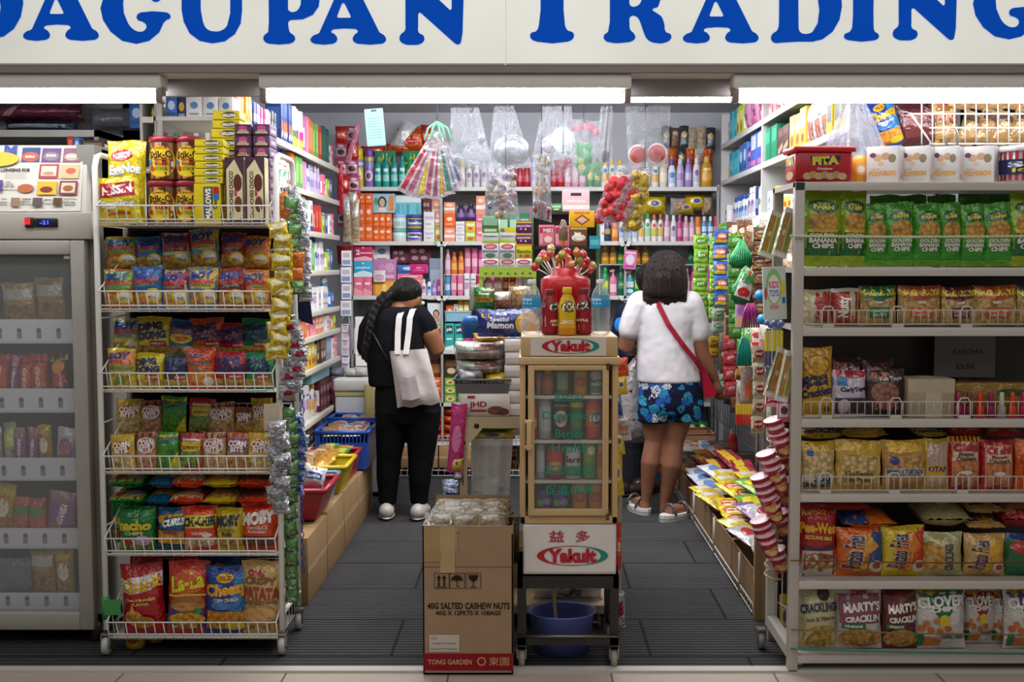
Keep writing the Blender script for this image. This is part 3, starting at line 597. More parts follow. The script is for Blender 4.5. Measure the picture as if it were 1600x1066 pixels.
malk=[r_(.04,.1,.96,.9,'e2cc12'),e_(.62,.5,.3,.36,'55524a'),t_('MALLOWS',.62,.47,.5,.3,'f4f2ea','2a2a28',0,.06),t_('Choco',.62,.74,.3,.16,'3a3020',None)]
d_box('mallow','d9c414',malk,[r_(.1,.2,.9,.8,'e8dc6a')],[t_('MALLOWS',.5,.5,.7,.3,'f4f2ea','2a2a28')],'paper',.03)
d_box('mallow_up','d9c414',[r_(.36,.1,.72,.92,'55524a'),t_('MALLOWS',.54,.5,.75,.2,'f4f2ea','2a2a28',pi/2,.05),t_('Choco',.8,.55,.35,.14,'3a2a1a',None,pi/2,.04),r_(.74,.75,.96,.92,'b8202a'),r_(.74,.6,.96,.75,'2f6fb0')],[],[],'paper',.02)
mz=W(330,350,RY).z
for(x0,x1,y0,y1)in((303,344,287,351),):
 x,z,w,h=R(x0,y0,x1,y1,RY+.012);inst('mallow_up','biscuit_box','yellow biscuit box with marshmallow lettering standing on end','biscuit box','in the rack top basket',x,RY+.07,z,w,h,.1)
ys=[287,275.5,263.5,252,240.5,229,217]
for i in range(6):
 x,z,w,h=R(303+random.uniform(-1,2),ys[i+1]+.6,347,ys[i],RY+.012);inst('mallow','biscuit_box','yellow biscuit box lying flat','biscuit box','in the front stack on the rack',x,RY+.07,z,w,h,.1,sort='z')
ys=[351,336,321,306,291,276,261,248,231,216,201,187.5,172.5]
for i in range(12):
 x,z,w,h=R(331+random.uniform(-2,2),ys[i+1]+.5,374,ys[i],RY+.165);inst('mallow','biscuit_box','yellow biscuit box lying flat','biscuit box','in the tall stack on the rack',x,RY+.215,z,w,h,.1,sort='z')
d_box('choc_up','d8cfa0',[r_(0,0,1,1,'4a2a40'),p_([(.08,.05),(.92,.1),(.92,.72),(.5,.97),(.08,.82)],'ddd2a4'),t_('CHOCO',.32,.66,.26,.2,'3a1a14',None,pi/2,.04),t_('CRUNCHIES',.32,.3,.42,.18,'3a1a14',None,pi/2,.04),e_(.66,.62,.22,.13,'5a2c18'),e_(.68,.3,.2,.12,'6a3a20'),r_(.48,.42,.62,.52,'c03a5a')],[],[],'paper',.02)
for x0,x1 in((352,382),(384,414)):
 x,z,w,h=R(x0,246,x1,351,RY+.012);inst('choc_up','biscuit_box','upright cream and purple biscuit box','biscuit box','in the rack top basket',x,RY+.05,z,w,h,.065)
d_box('choc','4b2b4d',[e_(.5,.66,.25,.22,'b0406a'),t_('CHOCO',.5,.4,.5,.16,'e0d0c0',None),t_('CRUNCHIES',.5,.22,.72,.16,'e8d8a0',None,0,.04)],[r_(.05,.1,.95,.9,'6a4a72'),r_(.2,.3,.8,.6,'b8a0b8')],[r_(.05,.05,.95,.95,'6a4a72')],'paper',.03)
for c,(x0,x1)in enumerate(((365,391),(394,420))):
 ys=[351,332.6,314,296,278,260,246,229,210.5,193]
 for i in range(9):
  if i<6 and 0:continue
  x,z,w,h=R(x0,ys[i+1]+.5,x1,ys[i],RY+.14);inst('choc','biscuit_box','purple chocolate biscuit box lying flat','biscuit box','in the rack\'s %s stack'%('left','right')[c],x,RY+.22,z,w,h,.13,sort='z')
# second tier
packs('in the back row of the second basket',1,B2,[('boyg','green topped garlic corn nut bag',164,214,372),('boyb','blue garlic corn nut bag',213,252,372),('boyp','maroon topped garlic corn nut bag',252,296,366),('boyy','yellow topped garlic corn nut bag',297,342,360),('boyr','dark red topped garlic corn nut bag',342,381,365),('boyo','orange garlic corn nut bag',379,420,371)],z=steps(1))
packs('in the front row of the second basket',1,B1,[('boyg','green topped garlic corn nut bag',160,207,423),('boyb','blue garlic corn nut bag',207,252,418),('boyp','maroon topped garlic corn nut bag',251,293,424),('boyy','yellow topped garlic corn nut bag',293,338,420),('boyr','dark red topped garlic corn nut bag',338,381,421),('boyo','orange garlic corn nut bag',380,418,424)])
packs('in the back row of the third basket',2,B2,[('boyc','pale green garlic corn nut bag',170,213,500),('dingy','yellow mixed nut bag',208,262,498),('boycrack','blue cracker nut bag with yellow oval',256,302,502),('dingo','orange mixed nut bag',294,346,500),('dingr','red mixed nut bag',341,384,508),('dingg','green mixed nut bag',372,422,501)],z=steps(2))
packs('in the front row of the third basket',2,B1,[('boychicha','yellow corn nut bag with orange top',161,205,548),('dingy','yellow mixed nut bag',203,250,555),('dingk','dark grey mixed nut bag',249,290,557),('bigmix','orange red corn snack bag',286,332,548),('dingr','red mixed nut bag',331,380,553),('dingg','green mixed nut bag',379,422,555)])
packs('in the back row of the fourth basket',3,B2,[('corny','yellow edged corn bits bag',173,212,627),('cornk','brown corn bits bag',213,245,629),('muncher','green and yellow pea snack bag',244,284,623),('greenpeas','red topped nut snack bag',288,327,626),('cornr','cream corn bits bag',322,361,632),('cornb','blue oval corn bits bag',362,390,640),('corny','yellow oval corn bits bag',388,420,626)],z=steps(3),d=.045)
packs('in the front row of the fourth basket',3,B1,[('corny','yellow edged corn bits bag',166,203,683),('cornk','brown corn bits bag',203,236,678),('muncher','green and yellow pea snack bag',236,272,679),('greenpeas','red topped nut snack bag',272,309,681),('cornr','cream corn bits bag',310,346,679),('cornb','blue oval corn bits bag',346,381,680),('corny','yellow oval corn bits bag',381,418,680)],d=.045)
# fifth tier: big puffs standing, more lying on top
packs('standing in the front of the fifth basket',4,B1,[('nacho','green nacho chip bag',172,230,797),('curls','blue cheese curl bag',232,279,800),('chichee','orange and yellow corn snack bag',276,330,797),('mobyy','yellow caramel puff bag',328,371,800),('mobyr','orange red chocolate puff bag',367,425,793)],d=.085)
def lying(where,key,desc,x0,x1,y0,y1,Y,L=.2,name='snack_bag',cat='snack bag',ry=0):
 """a packet lying on its back, foot towards the viewer"""
 x,z,w,h=R(x0,y0,x1,y1,Y)
 inst(key,name,desc,cat,where,x,Y,z+h*.5,w,L,h,rx=-pi/2+.06,ry=0,rz=ry)
for yy,wh in(((774,797),'lower'),((745,772),'upper')):
 for key,desc,x0,x1 in(('nacho','green nacho chip bag',164,222),('curls','blue cheese curl bag',226,270),('chichee','orange corn snack bag',262,318),('mobyy','yellow caramel puff bag',315,372),('mobyr','orange red puff bag',364,422)):
  j=random.uniform(-3,3);lying('lying in the %s layer of the fifth basket'%wh,key,desc,x0+j,x1+j,yy[0],yy[1],RY+.02,.24)
for i in range(1):
 for key,desc,x0,x1 in(('nacho','green nacho chip bag',172,222),('curls','blue cheese curl bag',226,270),('chichee','orange corn snack bag',272,318),('mobyy','yellow puff bag',322,366),('mobyr','orange red puff bag',370,416)):
  x,zz,w,h=R(x0,800,x1,867,RY+.16);inst(key,'snack_bag',desc,'snack bag','standing second in the fifth basket',x,RY+.2,TZ[4]+.004,w,h,.1)
packs('in the bottom basket of the snack rack',5,B1,[('chuzit','red cheese marshmallow snack bag',177,242,889),('lala','red and blue fish cracker bag',246,309,884),('cheezy','blue cheese corn crunch bag',306,374,892),('patata','beige striped potato snack bag',367,430,884)],d=.09)
packs('behind the front row of the bottom basket',5,RY+.14,[('chuzit','red snack bag peeking out',184,236,876),('lala','second red snack bag peeking out',255,300,878),('cheezy','dark blue corn crunch bag peeking out',308,366,876),('patata','second beige potato bag peeking out',372,424,884)],d=.09)
# tins under the rack
d_bottle('tin','can','c9a02a',prints=[r_(.1,.2,.9,.8,'d8b43a'),e_(.5,.5,.2,.2,'b03a20')],kind='plastic')
for x0,x1,y0,y1,Y in((198,228,1002,1032,4.4),(231,256,1000,1024,4.47)):
 x,z,w,h=R(x0,y0,x1,y1,Y);inst('tin','food_tin','small yellow tin standing on the floor under the snack rack','tin','',x,Y,0,w,h,w)
m=MB();m.bx(-.16,.16,0,.2,0,.05,'4a1a20','plastic',.01);reg(m.obj('plastic_tray',None,(W(340,1000,4.5).x,4.5,0)),'dark red low plastic tray on the floor under the snack rack','tray')
# ==== bead strips hanging on the right side of the rack
def hang_strip(name,desc,cat,where,pts,col,wd,ht,dp,Y,kindf='foil',child='packet',cols=None,design=None):
 """packets on one strip: pts in photo pixels from top to bottom"""
 p0=W(pts[0][0],pts[0][1],Y);root=empty(name,p0,desc,cat,where)
 for i,q in enumerate(pts):
  px,py=q[:2];p=W(px,py,Y+(q[2]if len(q)>2 else 0));key=design[i%len(design)]
  o=bpy.data.objects.new(child,DES[key][0][1]);COL.objects.link(o);o.parent=root
  s=random.uniform(.93,1.07);o.location=p-p0+Vector((0,0,-ht/2));o.scale=(wd*s,dp,ht*s);o.rotation_euler=(random.uniform(-.25,.1),random.uniform(-.2,.2),random.uniform(-.3,.5))
 m=MB();m.tube([W(x,y-6,Y+.012)-p0 for x,y in[q[:2]for q in pts]],.0015,'c8c8c0','plastic',4);m.obj('cord',root)
 return root
d_pillow('ypk','d4b81c',[r_(.1,.55,.9,.9,'e6ddb8'),r_(.15,.1,.85,.5,'c9a818','food'),p_([(.1,.1),(.5,.3),(.9,.1)],'e9e2c0')],'clear' if 0 else 'foil',None,3,.1)
d_pillow('opk','d07a2a',[r_(.1,.2,.9,.8,'c86a20','food')],'foil',None,4,.1)
d_pillow('gpk','3f6b36',[p_([(.1,.3),(.9,.5),(.8,.9),(.2,.8)],'5a8a4a'),r_(.3,.1,.8,.35,'b4c0b2','crink')],'foil',None,5,.12)
d_pillow('spk','c4c6cc',[r_(.1,.25,.9,.6,'9a9aa4','crink')],'crink',None,6,.12)
d_pillow('rpk','b8b7be',[p_([(.2,.3),(.8,.4),(.7,.75),(.3,.7)],'a02a3a')],'crink',None,8,.12)
d_pillow('bpk','a8b4d4',[p_([(.1,.3),(.9,.2),(.8,.6),(.2,.7)],'3a5ab0')],'crink',None,9,.12)
SYR=RY-.035
hang_strip('snack_strip','strip of small yellow snack packets hanging on the snack rack side','snack strip','',[(436,358),(441,376),(443,393),(441,410),(443,428),(440,446),(441,463),(438,480),(440,497),(434,515),(437,533),(433,549)],None,.082,.062,.03,SYR,design=['ypk'])
hang_strip('snack_strip','strip of orange and green packets hanging high beside the yellow strip','snack strip','',[(441,312),(444,330),(452,322),(456,340),(458,362),(460,384),(462,406),(463,428),(465,448)],None,.06,.06,.03,SYR+.09,design=['opk','opk','gpk','gpk','gpk','gpk'])
hang_strip('candy_strip','strip of shiny silver candy packets hanging high behind the yellow strip','candy strip','',[(456,304),(463,318),(467,334),(471,352),(474,372),(474,394),(477,416),(476,438),(478,458)],None,.055,.065,.03,SYR+.14,design=['spk'])
hang_strip('candy_strip','cluster strip of silver and red wrapped candies hanging below the yellow strip','candy strip','',[(456,512),(463,524),(460,540),(467,553),(455,566),(463,578),(451,590),(460,602),(448,614)],None,.07,.06,.035,SYR+.02,design=['rpk','spk','rpk'])
hang_strip('candy_strip','strip of dull silver candy packets on the lower rack post','candy strip','',[(433,672),(440,690),(432,706),(443,722),(434,740),(441,756),(434,772),(440,790)],None,.072,.062,.04,SYR-.02,design=['spk'])
hang_strip('candy_strip','strip of green packets on the lower rack post behind silver ones','candy strip','',[(449,650),(453,668),(455,688),(456,708),(457,730),(456,752),(456,774),(455,800),(455,826),(456,850),(457,872),(456,893),(457,912),(456,930)],None,.06,.062,.035,SYR+.1,design=['gpk'])
hang_strip('candy_strip','strip of blue and silver packets beside the low green strip','candy strip','',[(466,656),(469,674),(470,692),(470,710),(469,728),(468,746),(467,764)],None,.05,.06,.03,SYR+.18,design=['bpk'])
# dark cloth flap and blue chain
p0=W(470,420,4.75);m=MB()
q=[W(470,418,4.75),W(478,418,4.75),W(489,508,4.75),W(466,500,4.75),W(463,450,4.75)]
m.add([v-p0 for v in q]+[v-p0+Vector((0,.006,0))for v in q],[(4,3,2,1,0),(5,6,7,8,9)]+[(i,(i+1)%5,(i+1)%5+5,i+5)for i in range(5)],'1f2742','denim')
reg(m.obj('hanging_cloth',None,p0),'dark navy cloth hanging behind the yellow snack strip','cloth')
def chain(name,desc,pts,Y,col):
 p0=W(*pts[0],Y);m=MB();n=34
 tot=[W(x,y,Y)-p0 for x,y in pts]
 for i in range(n):
  t=i/(n-1)*(len(tot)-1);k=min(int(t),len(tot)-2);c=tot[k].lerp(tot[k+1],t-k)
  a=Vector((1,0,0))if i%2 else Vector((0,1,0))
  m.tube([c+a*.007*cos(u)+Vector((0,0,.014))*sin(u)for u in[2*pi*j/8 for j in range(9)]],.0024,col,'plastic',5,False)
 return reg(m.obj(name,None,p0),desc,'chain')
chain('hanging_plastic_chain','blue plastic link chain hanging beside the snack rack',[(472,590),(473,700),(471,790),(473,890)],4.72,'27408f')
# price card on the rack
m=MB();m.bx(-.03,.03,-.002,.002,-.05,.05,'c9bba6','paper');reg(m.obj('price_card',None,W(425,652,RY-.03)),'small faded card clipped on the snack rack edge','card')
# ==== the display freezer
FY=4.42;fx1=W(137,600,FY).x;fx0=-2.45;fzb=W(70,985,FY).z;fzt=W(70,374,FY).z;fzh=W(70,224,FY).z;GR='9c9892'
fr=empty('display_freezer',((fx0+fx1)/2,FY,0),'tall grey upright display freezer with glass door and food pictures on top','freezer')
cx=(fx0+fx1)/2;hw=(fx1-fx0)/2
def FL(v):return v-Vector((cx,FY,0))
m=MB();t=.04;D=.62
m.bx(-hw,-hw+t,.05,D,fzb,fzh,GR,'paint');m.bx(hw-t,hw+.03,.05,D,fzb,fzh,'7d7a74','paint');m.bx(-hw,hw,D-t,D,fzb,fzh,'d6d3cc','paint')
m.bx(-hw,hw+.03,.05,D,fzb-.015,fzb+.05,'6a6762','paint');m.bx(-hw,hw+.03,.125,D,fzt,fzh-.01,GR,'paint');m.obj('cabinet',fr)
m=MB();m.tube([(hw,.06,.08),(hw-.02,.06,.0)],.022,'3a3632','paint',8);m.bx(hw-.06,hw+.0,.04,.1,.05,fzb,'4a4641','paint');m.obj('leg',fr)
# header with slanted picture panel
zp0=W(70,334,FY).z;m=MB()
m.bx(-hw,hw+.03,0,.06,fzt,zp0+.005,'b2aca3','paint',.004)
m.add([(-hw,.0,zp0),(hw+.01,.0,zp0),(hw-.005,.07,fzh),(-hw,.07,fzh),(-hw,.12,zp0),(hw+.03,.12,zp0),(hw+.025,.12,fzh),(-hw,.12,fzh)],[(0,1,2,3),(1,5,6,2),(3,2,6,7),(0,3,7,4)],'c9c4bb','paint')
hd=m.obj('header',fr)
m=MB();nx=hw-.04
def SP(u,v,l=0):
 w=W(u,v,FY);tz=(w.z-zp0)/(fzh-zp0);return(w.x-cx,.07*tz-.003-l,w.z)
def spx(x0,y0,x1,y1,c):m.add([SP(x0,y1),SP(x1,y1),SP(x1,y0),SP(x0,y0)],[(0,1,2,3)],c,'paper')
def lay(l):return lambda u,v,q=0:SP(u,v,q+l)
m.add([SP(-90,331),SP(126,330),SP(120,226),SP(-90,226)],[(0,1,2,3)],'dcd6ca','paper')
pr=[('r',24,228,53,252,'3a4a7a',None),('e',38,243,14,8,'b85a48',None,0,2*pi),('r',56,229,86,252,'6a4a7a',None),('e',71,242,13,7,'8a7a82',None,0,2*pi),('r',90,229,118,252,'8a5a6a',None),('e',104,243,12,6,'c0b0a0',None,0,2*pi),('r',55,255,85,278,'b03a34',None),('r',58,258,82,274,'e0d6c0',None),('e',70,270,9,3,'c08a6a',None,0,2*pi),('r',89,256,118,278,'d8b88a',None),('e',105,266,8,5,'c0603a',None,0,2*pi),('e',37,294,13,7,'b0603a',None,0,2*pi),('r',55,283,86,304,'d8b02a',None),('e',70,296,10,5,'7a2a20',None,0,2*pi),('r',90,282,118,304,'8a2a3a',None),('r',93,285,115,301,'d8cab0',None),('e',104,294,8,5,'9a5a30',None,0,2*pi),('r',17,309,31,322,'9a7a60',None),('r',51,309,66,322,'5a504a',None),('r',83,309,97,321,'5a3a2a',None),('r',-40,281,1,299,'5a3a7a',None),('e',-12,247,34,12,'e0b83a',None,0,2*pi)]
stamp(m,SP,pr,'paper',.0012)
def txt(s,cxp,cyp,w,h,col,bold=.03,L=3):
 vs,fs=text2d(s,bold);m.add([SP(cxp+x*w,cyp-y*h,L*.0012)for x,y in vs],[f for f in fs],col,'paper')
txt('M',6,234,16,15,'3a4a9a',.08,4);txt('Foods',-2,251,36,9,'3a3a6a',.02,4);txt('KEEP LONGING FOR',9,264.5,62,5,'3a3632',.04)
for i in range(4):txt('made with all natural ingredients',18,270+i*2.6,34,1.8,'7a7670',0)
for s,x,y in(('TUNA',8,284),('SALTED',11,287.5),('MACKEREL',12,291),('Spanish Sardines',12,296),('FISH',5,311),('BARRIO',5,316),('FIESTA',5,320),('PREMIUM',40,311),('GRILLED',39,315),('MILKFISH',41,319),('SMOKED',74,312),('BANGUS',74,318),('TRADITIONAL',108,311),('SWEET HAM',107,316),('BREAKFAST',109,320)):txt(s,x,y,len(s)*1.9,2.2,'4a4640',.02)
for s,x,y,c in(('SIOPAO',38,243,'f0e8e0'),('SIOMAI',71,241,'f0e8e0'),('SISIG',104,242,'f0e8e0')):txt(s,x,y,15,4,c,.04,4)
m.obj('picture_panel',hd)
m=MB();a=FL(W(47,348,FY));m.box((a.x,-.003,a.z),(.036,.012,.04),'1c1c20','plastic',None,.004);m.box((a.x-.006,-.0105,a.z+.004),(.02,.006,.022),'b01a1a','red_led',Matrix.Rotation(.15,3,'X'),0);m.obj('switch',hd)
m=MB();a=FL(W(73,348,FY));m.box((a.x,-.003,a.z),(.088,.012,.036),'16161c','plastic',None,.005);m2=MB()
vs,fs=text2d('-21',.02);m2.add([(a.x-.006+x*.032,-.0105,a.z+y*.014)for x,y in vs],fs,'2a3cff','blue_led');dd=m.obj('temperature_display',hd);m2.obj('digits',dd)
# door
m=MB();gx1=FL(W(112,500,FY)).x;gz0=W(50,958,FY).z;gz1=W(50,398,FY).z;fc='a8a39c'
m.bx(gx1,hw,0,.05,fzb,fzt-.004,fc,'paint',.004);m.bx(-hw,gx1,0,.05,gz1,fzt-.004,fc,'paint',.004);m.bx(-hw,gx1,0,.05,fzb,gz0,fc,'paint',.004);m.bx(-hw,-hw+.06,0,.05,gz0,gz1,fc,'paint',.004)
dr=m.obj('door',fr);m=MB();m.bx(-hw+.06,gx1,.018,.022,gz0,gz1,'dfe4e6','glass');m.obj('glass_pane',dr)
m=MB();m.bx(gx1-.03,gx1-.006,.014,.017,gz1-.016,gz1-.004,'d8d4cc','paper');m.obj('small_sticker',dr)
FSZ=[]
for i,(y0,y1)in enumerate(((499,535),(607,643),(715,749),(825,855),(926,952))):
 z1,z0=W(50,y0,FY+.1).z,W(50,y1,FY+.1).z;FSZ.append(z0)
 m=MB();m.bx(-hw+t,hw-t,.1,D-t,z0,z0+.008,'d4d6dc','paint');m.bx(-hw+t,gx1+.03,.092,.1,z0,z1,'d2d4dc','paint');m.bx(-hw+t,gx1+.03,.089,.1,z0-.004,z0+.006,'c0c4d4','plastic')
 for k in range(7):
  x=gx1-.01-k*.078;m.bx(x-.011,x+.007,.0905,.092,z0+.016,z0+.05,'8a8a92','plastic')
  m.lathe([(.0085,-.001),(.0085,.001)],'6a6a74','plastic',8,(x-.002,.0905,z0+.05),axis='y')
 m.obj('shelf',fr)
# frozen goods
d_pillow('fz_clear','a8884a',[r_(.1,.05,.9,.6,'9a7430','food'),r_(.05,.7,.95,.95,'b8b4ac')],'foil')
d_pillow('fz_red','b0402a',[e_(.5,.5,.4,.3,'c8603a'),t_('TOCINO',.5,.5,.7,.18,'f0e0d0',None,pi/2,.04),r_(0,.85,1,.95,'6a1a14')],'foil')
d_pillow('fz_hot','5a1a24',[e_(.5,.4,.4,.25,'c04a4a'),e_(.5,.75,.3,.12,'e08a2a'),t_('hotdog',.6,.4,.6,.12,'f0e0d0',None,pi/2),r_(.05,.86,.95,.95,'8ab02a')],'foil')
d_pillow('fz_ppl','a87a8a',[r_(.1,.2,.9,.8,'8a5a9a'),t_('LONGANISA',.5,.5,.75,.16,'f4e8e0','a03a2a',pi/2-.3,.04),e_(.3,.3,.2,.1,'c07a3a')],'foil')
d_pillow('fz_yel','c8a83a',[r_(.1,.15,.9,.8,'b8862a','food'),e_(.5,.6,.3,.15,'e8e0c8')],'foil')
d_pillow('fz_green','9aa878',[r_(.1,.55,.9,.85,'c8d07a'),r_(.1,.1,.9,.5,'b09a8a','food')],'foil')
d_pillow('fz_white','c8c4c8',[e_(.5,.5,.38,.3,'8a5aa0'),t_('BEEF',.5,.6,.6,.15,'b02a2a','f4f0ee',.2),t_('TAPA',.5,.42,.6,.15,'b02a2a','f4f0ee',.2)],'foil')
d_pillow('fz_hd','b05a4a',[r_(.05+i*.18,.05,.19+i*.18,.8,'c8705a')if 0 else e_(.14+i*.18,.42,.075,.38,'c06a55')for i in range(5)]+[r_(.05,.6,.95,.8,'5a8a3a')],'foil')
def fzrow(i,where,items):
 zb=FSZ[i]+.009
 for key,desc,x0,x1,yt in items:
  Y=FY+.135;x,_,w,h=R(x0,yt,x1,yt+10,Y);h=W((x0+x1)/2,yt,Y).z-zb
  inst(key,'frozen_food_pack',desc,'frozen food pack',where,x,Y,zb,w,h,.045,ry=random.uniform(-.1,.1))
fzrow(0,'on the top freezer shelf',[('fz_clear','clear bag of golden frozen food',6,58,442),('fz_clear','tall clear bag of golden frozen food',60,106,434),('fz_clear','flattened clear bag of frozen food',-46,4,446)])
fzrow(1,'on the second freezer shelf',[('fz_red','orange red frozen meat pack',-18,12,553),('fz_ppl','mauve frozen meat pack',12,27,556),('fz_red','second orange red frozen meat pack',27,52,556),('fz_red','large red frozen meat pack with sideways lettering',50,78,553),('fz_hot','dark red frozen sausage pack with green top',80,113,552)])
fzrow(2,'on the third freezer shelf',[('fz_white','white frozen pack',-10,6,668),('fz_green','pale green frozen pack',6,26,660),('fz_ppl','mauve frozen sausage pack',25,45,668),('fz_ppl','second mauve frozen sausage pack',44,62,668),('fz_yel','golden yellow frozen pack',62,84,664),('fz_white','white and purple beef pack leaning at the door edge',84,116,668)])
fzrow(3,'on the fourth freezer shelf',[('fz_yel','bulging clear pack of brown food',-14,18,755),('fz_hd','pink hotdog pack',18,47,776),('fz_hd','wide pink hotdog pack',46,76,778),('fz_ppl','purple and white meat pack leaning',70,117,768)])
fzrow(4,'at the bottom of the freezer',[('fz_yel','yellow printed pack leaning in the corner',88,118,858),('fz_clear','clear bag with brown food',50,88,858)])
d_pillow('greybag','6e7078',[],'foil');
x,z,w,h=R(-30,850,50,926,FY+.12);inst('greybag','plastic_bag','large grey blue plastic bag at the bottom of the freezer','bag','',x,FY+.14,FSZ[4]+.009,w,.19,.05)
d_pillow('dkpk','4a3230',[r_(.1,.2,.9,.8,'5a4038','food')],'foil')
for i,(x0,x1,y0,y1)in enumerate(((40,118,1012,1030),(48,110,990,1011),(-20,36,1010,1030),(-20,30,985,1008))):
 x,z,w,h=R(x0,y0,x1,y1,4.5);inst('dkpk','flat_packet','flat dark clear packet stored on the floor under the freezer','packet','',x,4.5,(.028 if i in(0,2)else .075),w,.3,.05,rx=-pi/2)
# ==== shelving at the back wall
BY=8.1;SHF='b9b8b6'
def zpx(y,Y):return W(800,y,Y).z
BZ={k:zpx(y,BY)for k,y in(('A',293),('B',378),('C',463),('D',548),('E',630),('F',691))}
bx0,bx1=W(549,400,BY).x,W(1121,400,BY).x;bc=(bx0+bx1)/2
bs=empty('shelf_unit',(bc,BY,0),'grey back wall shelf unit full of toiletries and packets','shelf unit')
for k,z in BZ.items():
 m=MB();m.bx(bx0-bc,bx1-bc,0,.32,z-.022,z,SHF,'paint');m.bx(bx0-bc,bx1-bc,-.004,0,z-.024,z+.004,'cfcecb','paint');m.obj('shelf_board',bs)
for px in(549,690,835,977,1121):
 x=W(px,400,BY).x-bc;m=MB();m.bx(x-.008,x+.008,-.004,.012,.25,BZ['A']if px not in(549,1121)else BZ['A']+.02,'a9a8a6','paint');m.bx(x-.006,x+.006,.3,.33,0,BZ['A'],'a0a09e','paint');m.obj('upright',bs)
m=MB();m.bx(bx0-bc,bx1-bc,.318,.325,.1,BZ['A'],'96979c','paint');m.obj('back_panel',bs)
for px in(690,977):
 for yy in(385,470):
  m=MB();p=W(px,yy,BY-.012)
  for s in(-1,1):m.tube([(p.x-bc,-.012,p.z+.01),(p.x-bc+s*.025,-.014,p.z+.002),(p.x-bc+s*.045,-.014,p.z+.035)],.007,'dcdcda','plastic',5)
  m.obj('hook',bs)
# ---- designs of small goods
def simple_box(key,base,band=None,text=None,tcol='f4f2ee',extra=(),side=True):
 pr=[]
 if band:pr.append(r_(0,.5,1,.8,band))
 pr+=list(extra)
 if text:pr.append(t_(text,.5,.62 if band else .6,.8,.16,tcol,None))
 return d_box(key,base,pr,[r_(.1,.2,.9,.7,band or tcol)]if side else[],[],'paper',.015)
simple_box('soap_o','e8631f',None,None,extra=[e_(.5,.62,.32,.17,'f08a40'),e_(.5,.62,.24,.12,'f6e0d0'),r_(.15,.2,.85,.32,'f29a60')])
simple_box('soap_o2','ea6a24',None,None,extra=[e_(.5,.72,.35,.1,'f6d8c0'),r_(.2,.25,.8,.4,'f39a5c'),r_(0,.05,1,.09,'b8401a')])
simple_box('bxwhite','e4e2e0',None,None,extra=[r_(.1,.55,.9,.75,'c8b8d0'),r_(.2,.25,.7,.32,'9a98a0')])
simple_box('bxwhite2','e6e5e2',None,None,extra=[e_(.5,.6,.25,.15,'5a8ac0'),r_(.2,.2,.8,.27,'8a8a90')])
simple_box('bxpink','e8708a',None,None,extra=[p_([(0,.0),(1,.0),(1,.25),(0,.45)],'f0a0a8'),r_(.2,.6,.8,.72,'f8e0e4')])
simple_box('bxsal','e89a7a',None,None,extra=[r_(0,.3,1,.5,'f0e4dc'),e_(.5,.75,.3,.1,'f4d8c8')])
simple_box('bxlime','a8c03a',None,None,extra=[r_(.1,.5,.9,.8,'e8e0a0'),e_(.5,.3,.3,.15,'c8502a')])
simple_box('bxyel','e0b83a',None,None,extra=[r_(.1,.5,.9,.75,'f0e8c0'),e_(.5,.25,.25,.12,'b0402a')])
simple_box('bxblue','3a6ab0',None,None,extra=[e_(.5,.6,.3,.2,'c8d8f0'),r_(.1,.15,.9,.3,'2a4a8a')])
simple_box('bxnavy','26345e',None,None,extra=[e_(.5,.55,.35,.2,'d8a83a'),r_(.1,.1,.9,.25,'8a96b8')])
simple_box('bxteal','2aa8a0',None,None,extra=[r_(.15,.62,.85,.92,'17454a'),t_('plt',.5,.77,.5,.14,'e0f0ee',None,0,.05),r_(.2,.4,.8,.46,'e8f4f2'),p_([(0,0),(1,0),(1,.2),(0,.12)],'d8ecea')])
simple_box('bxmag','c01a6a',None,None,extra=[e_(.5,.6,.18,.12,'e870a8'),r_(.2,.3,.8,.38,'e08ab8')])
simple_box('bxmauve','b87aa8',None,None,extra=[e_(.72,.6,.2,.22,'d0a0c4'),e_(.4,.6,.15,.16,'c890b8'),r_(.1,.1,.9,.25,'d8b8cc')])
simple_box('bxgreen','2f7a4a',None,None,extra=[r_(.1,.5,.9,.8,'a8d0b0'),e_(.5,.3,.3,.1,'e0d8a0')])
simple_box('bxbrown','4a3428',None,None,extra=[r_(.1,.5,.9,.8,'8a6a50'),e_(.5,.3,.3,.14,'d8c0a0')])
simple_box('bxpurple','5a2f8a',None,None,extra=[r_(.1,.55,.9,.85,'7a4ab0'),t_('UBE',.5,.7,.6,.14,'f0e8d0',None),r_(.15,.15,.85,.4,'8a6ac0')])
simple_box('bxamber','d08a2a',None,None,extra=[r_(.1,.1,.45,.9,'e8a83a'),r_(.55,.1,.9,.9,'e8a83a'),e_(.5,.5,.1,.3,'f0d080')])
simple_box('bxdkred','5a1a2a',None,None,extra=[e_(.25,.7,.15,.12,'b0a0a0'),e_(.6,.7,.15,.12,'b0a0a0'),e_(.3,.3,.15,.12,'a08890'),e_(.7,.3,.15,.12,'a08890')])
simple_box('bxgrey','8a98b0',None,None,extra=[r_(.1,.3,.9,.7,'a8b4c8')])
simple_box('napkin_p','c41e58',None,None,extra=[p_([(0,0),(1,0),(1,.18),(.6,.3),(0,.2)],'f0b8c8'),t_('2',.22,.55,.2,.3,'f4e8ee',None),t_('charmee',.65,.52,.6,.12,'f4e0e8',None),e_(.5,.84,.06,.05,'f0c0d0')])
simple_box('napkin_c','38a8d0',None,None,extra=[p_([(0,0),(1,0),(1,.25),(.5,.4),(0,.22)],'d8eef4'),t_('pantyliner',.5,.58,.8,.14,'f4fafc',None),e_(.5,.86,.05,.05,'f4fafc')])
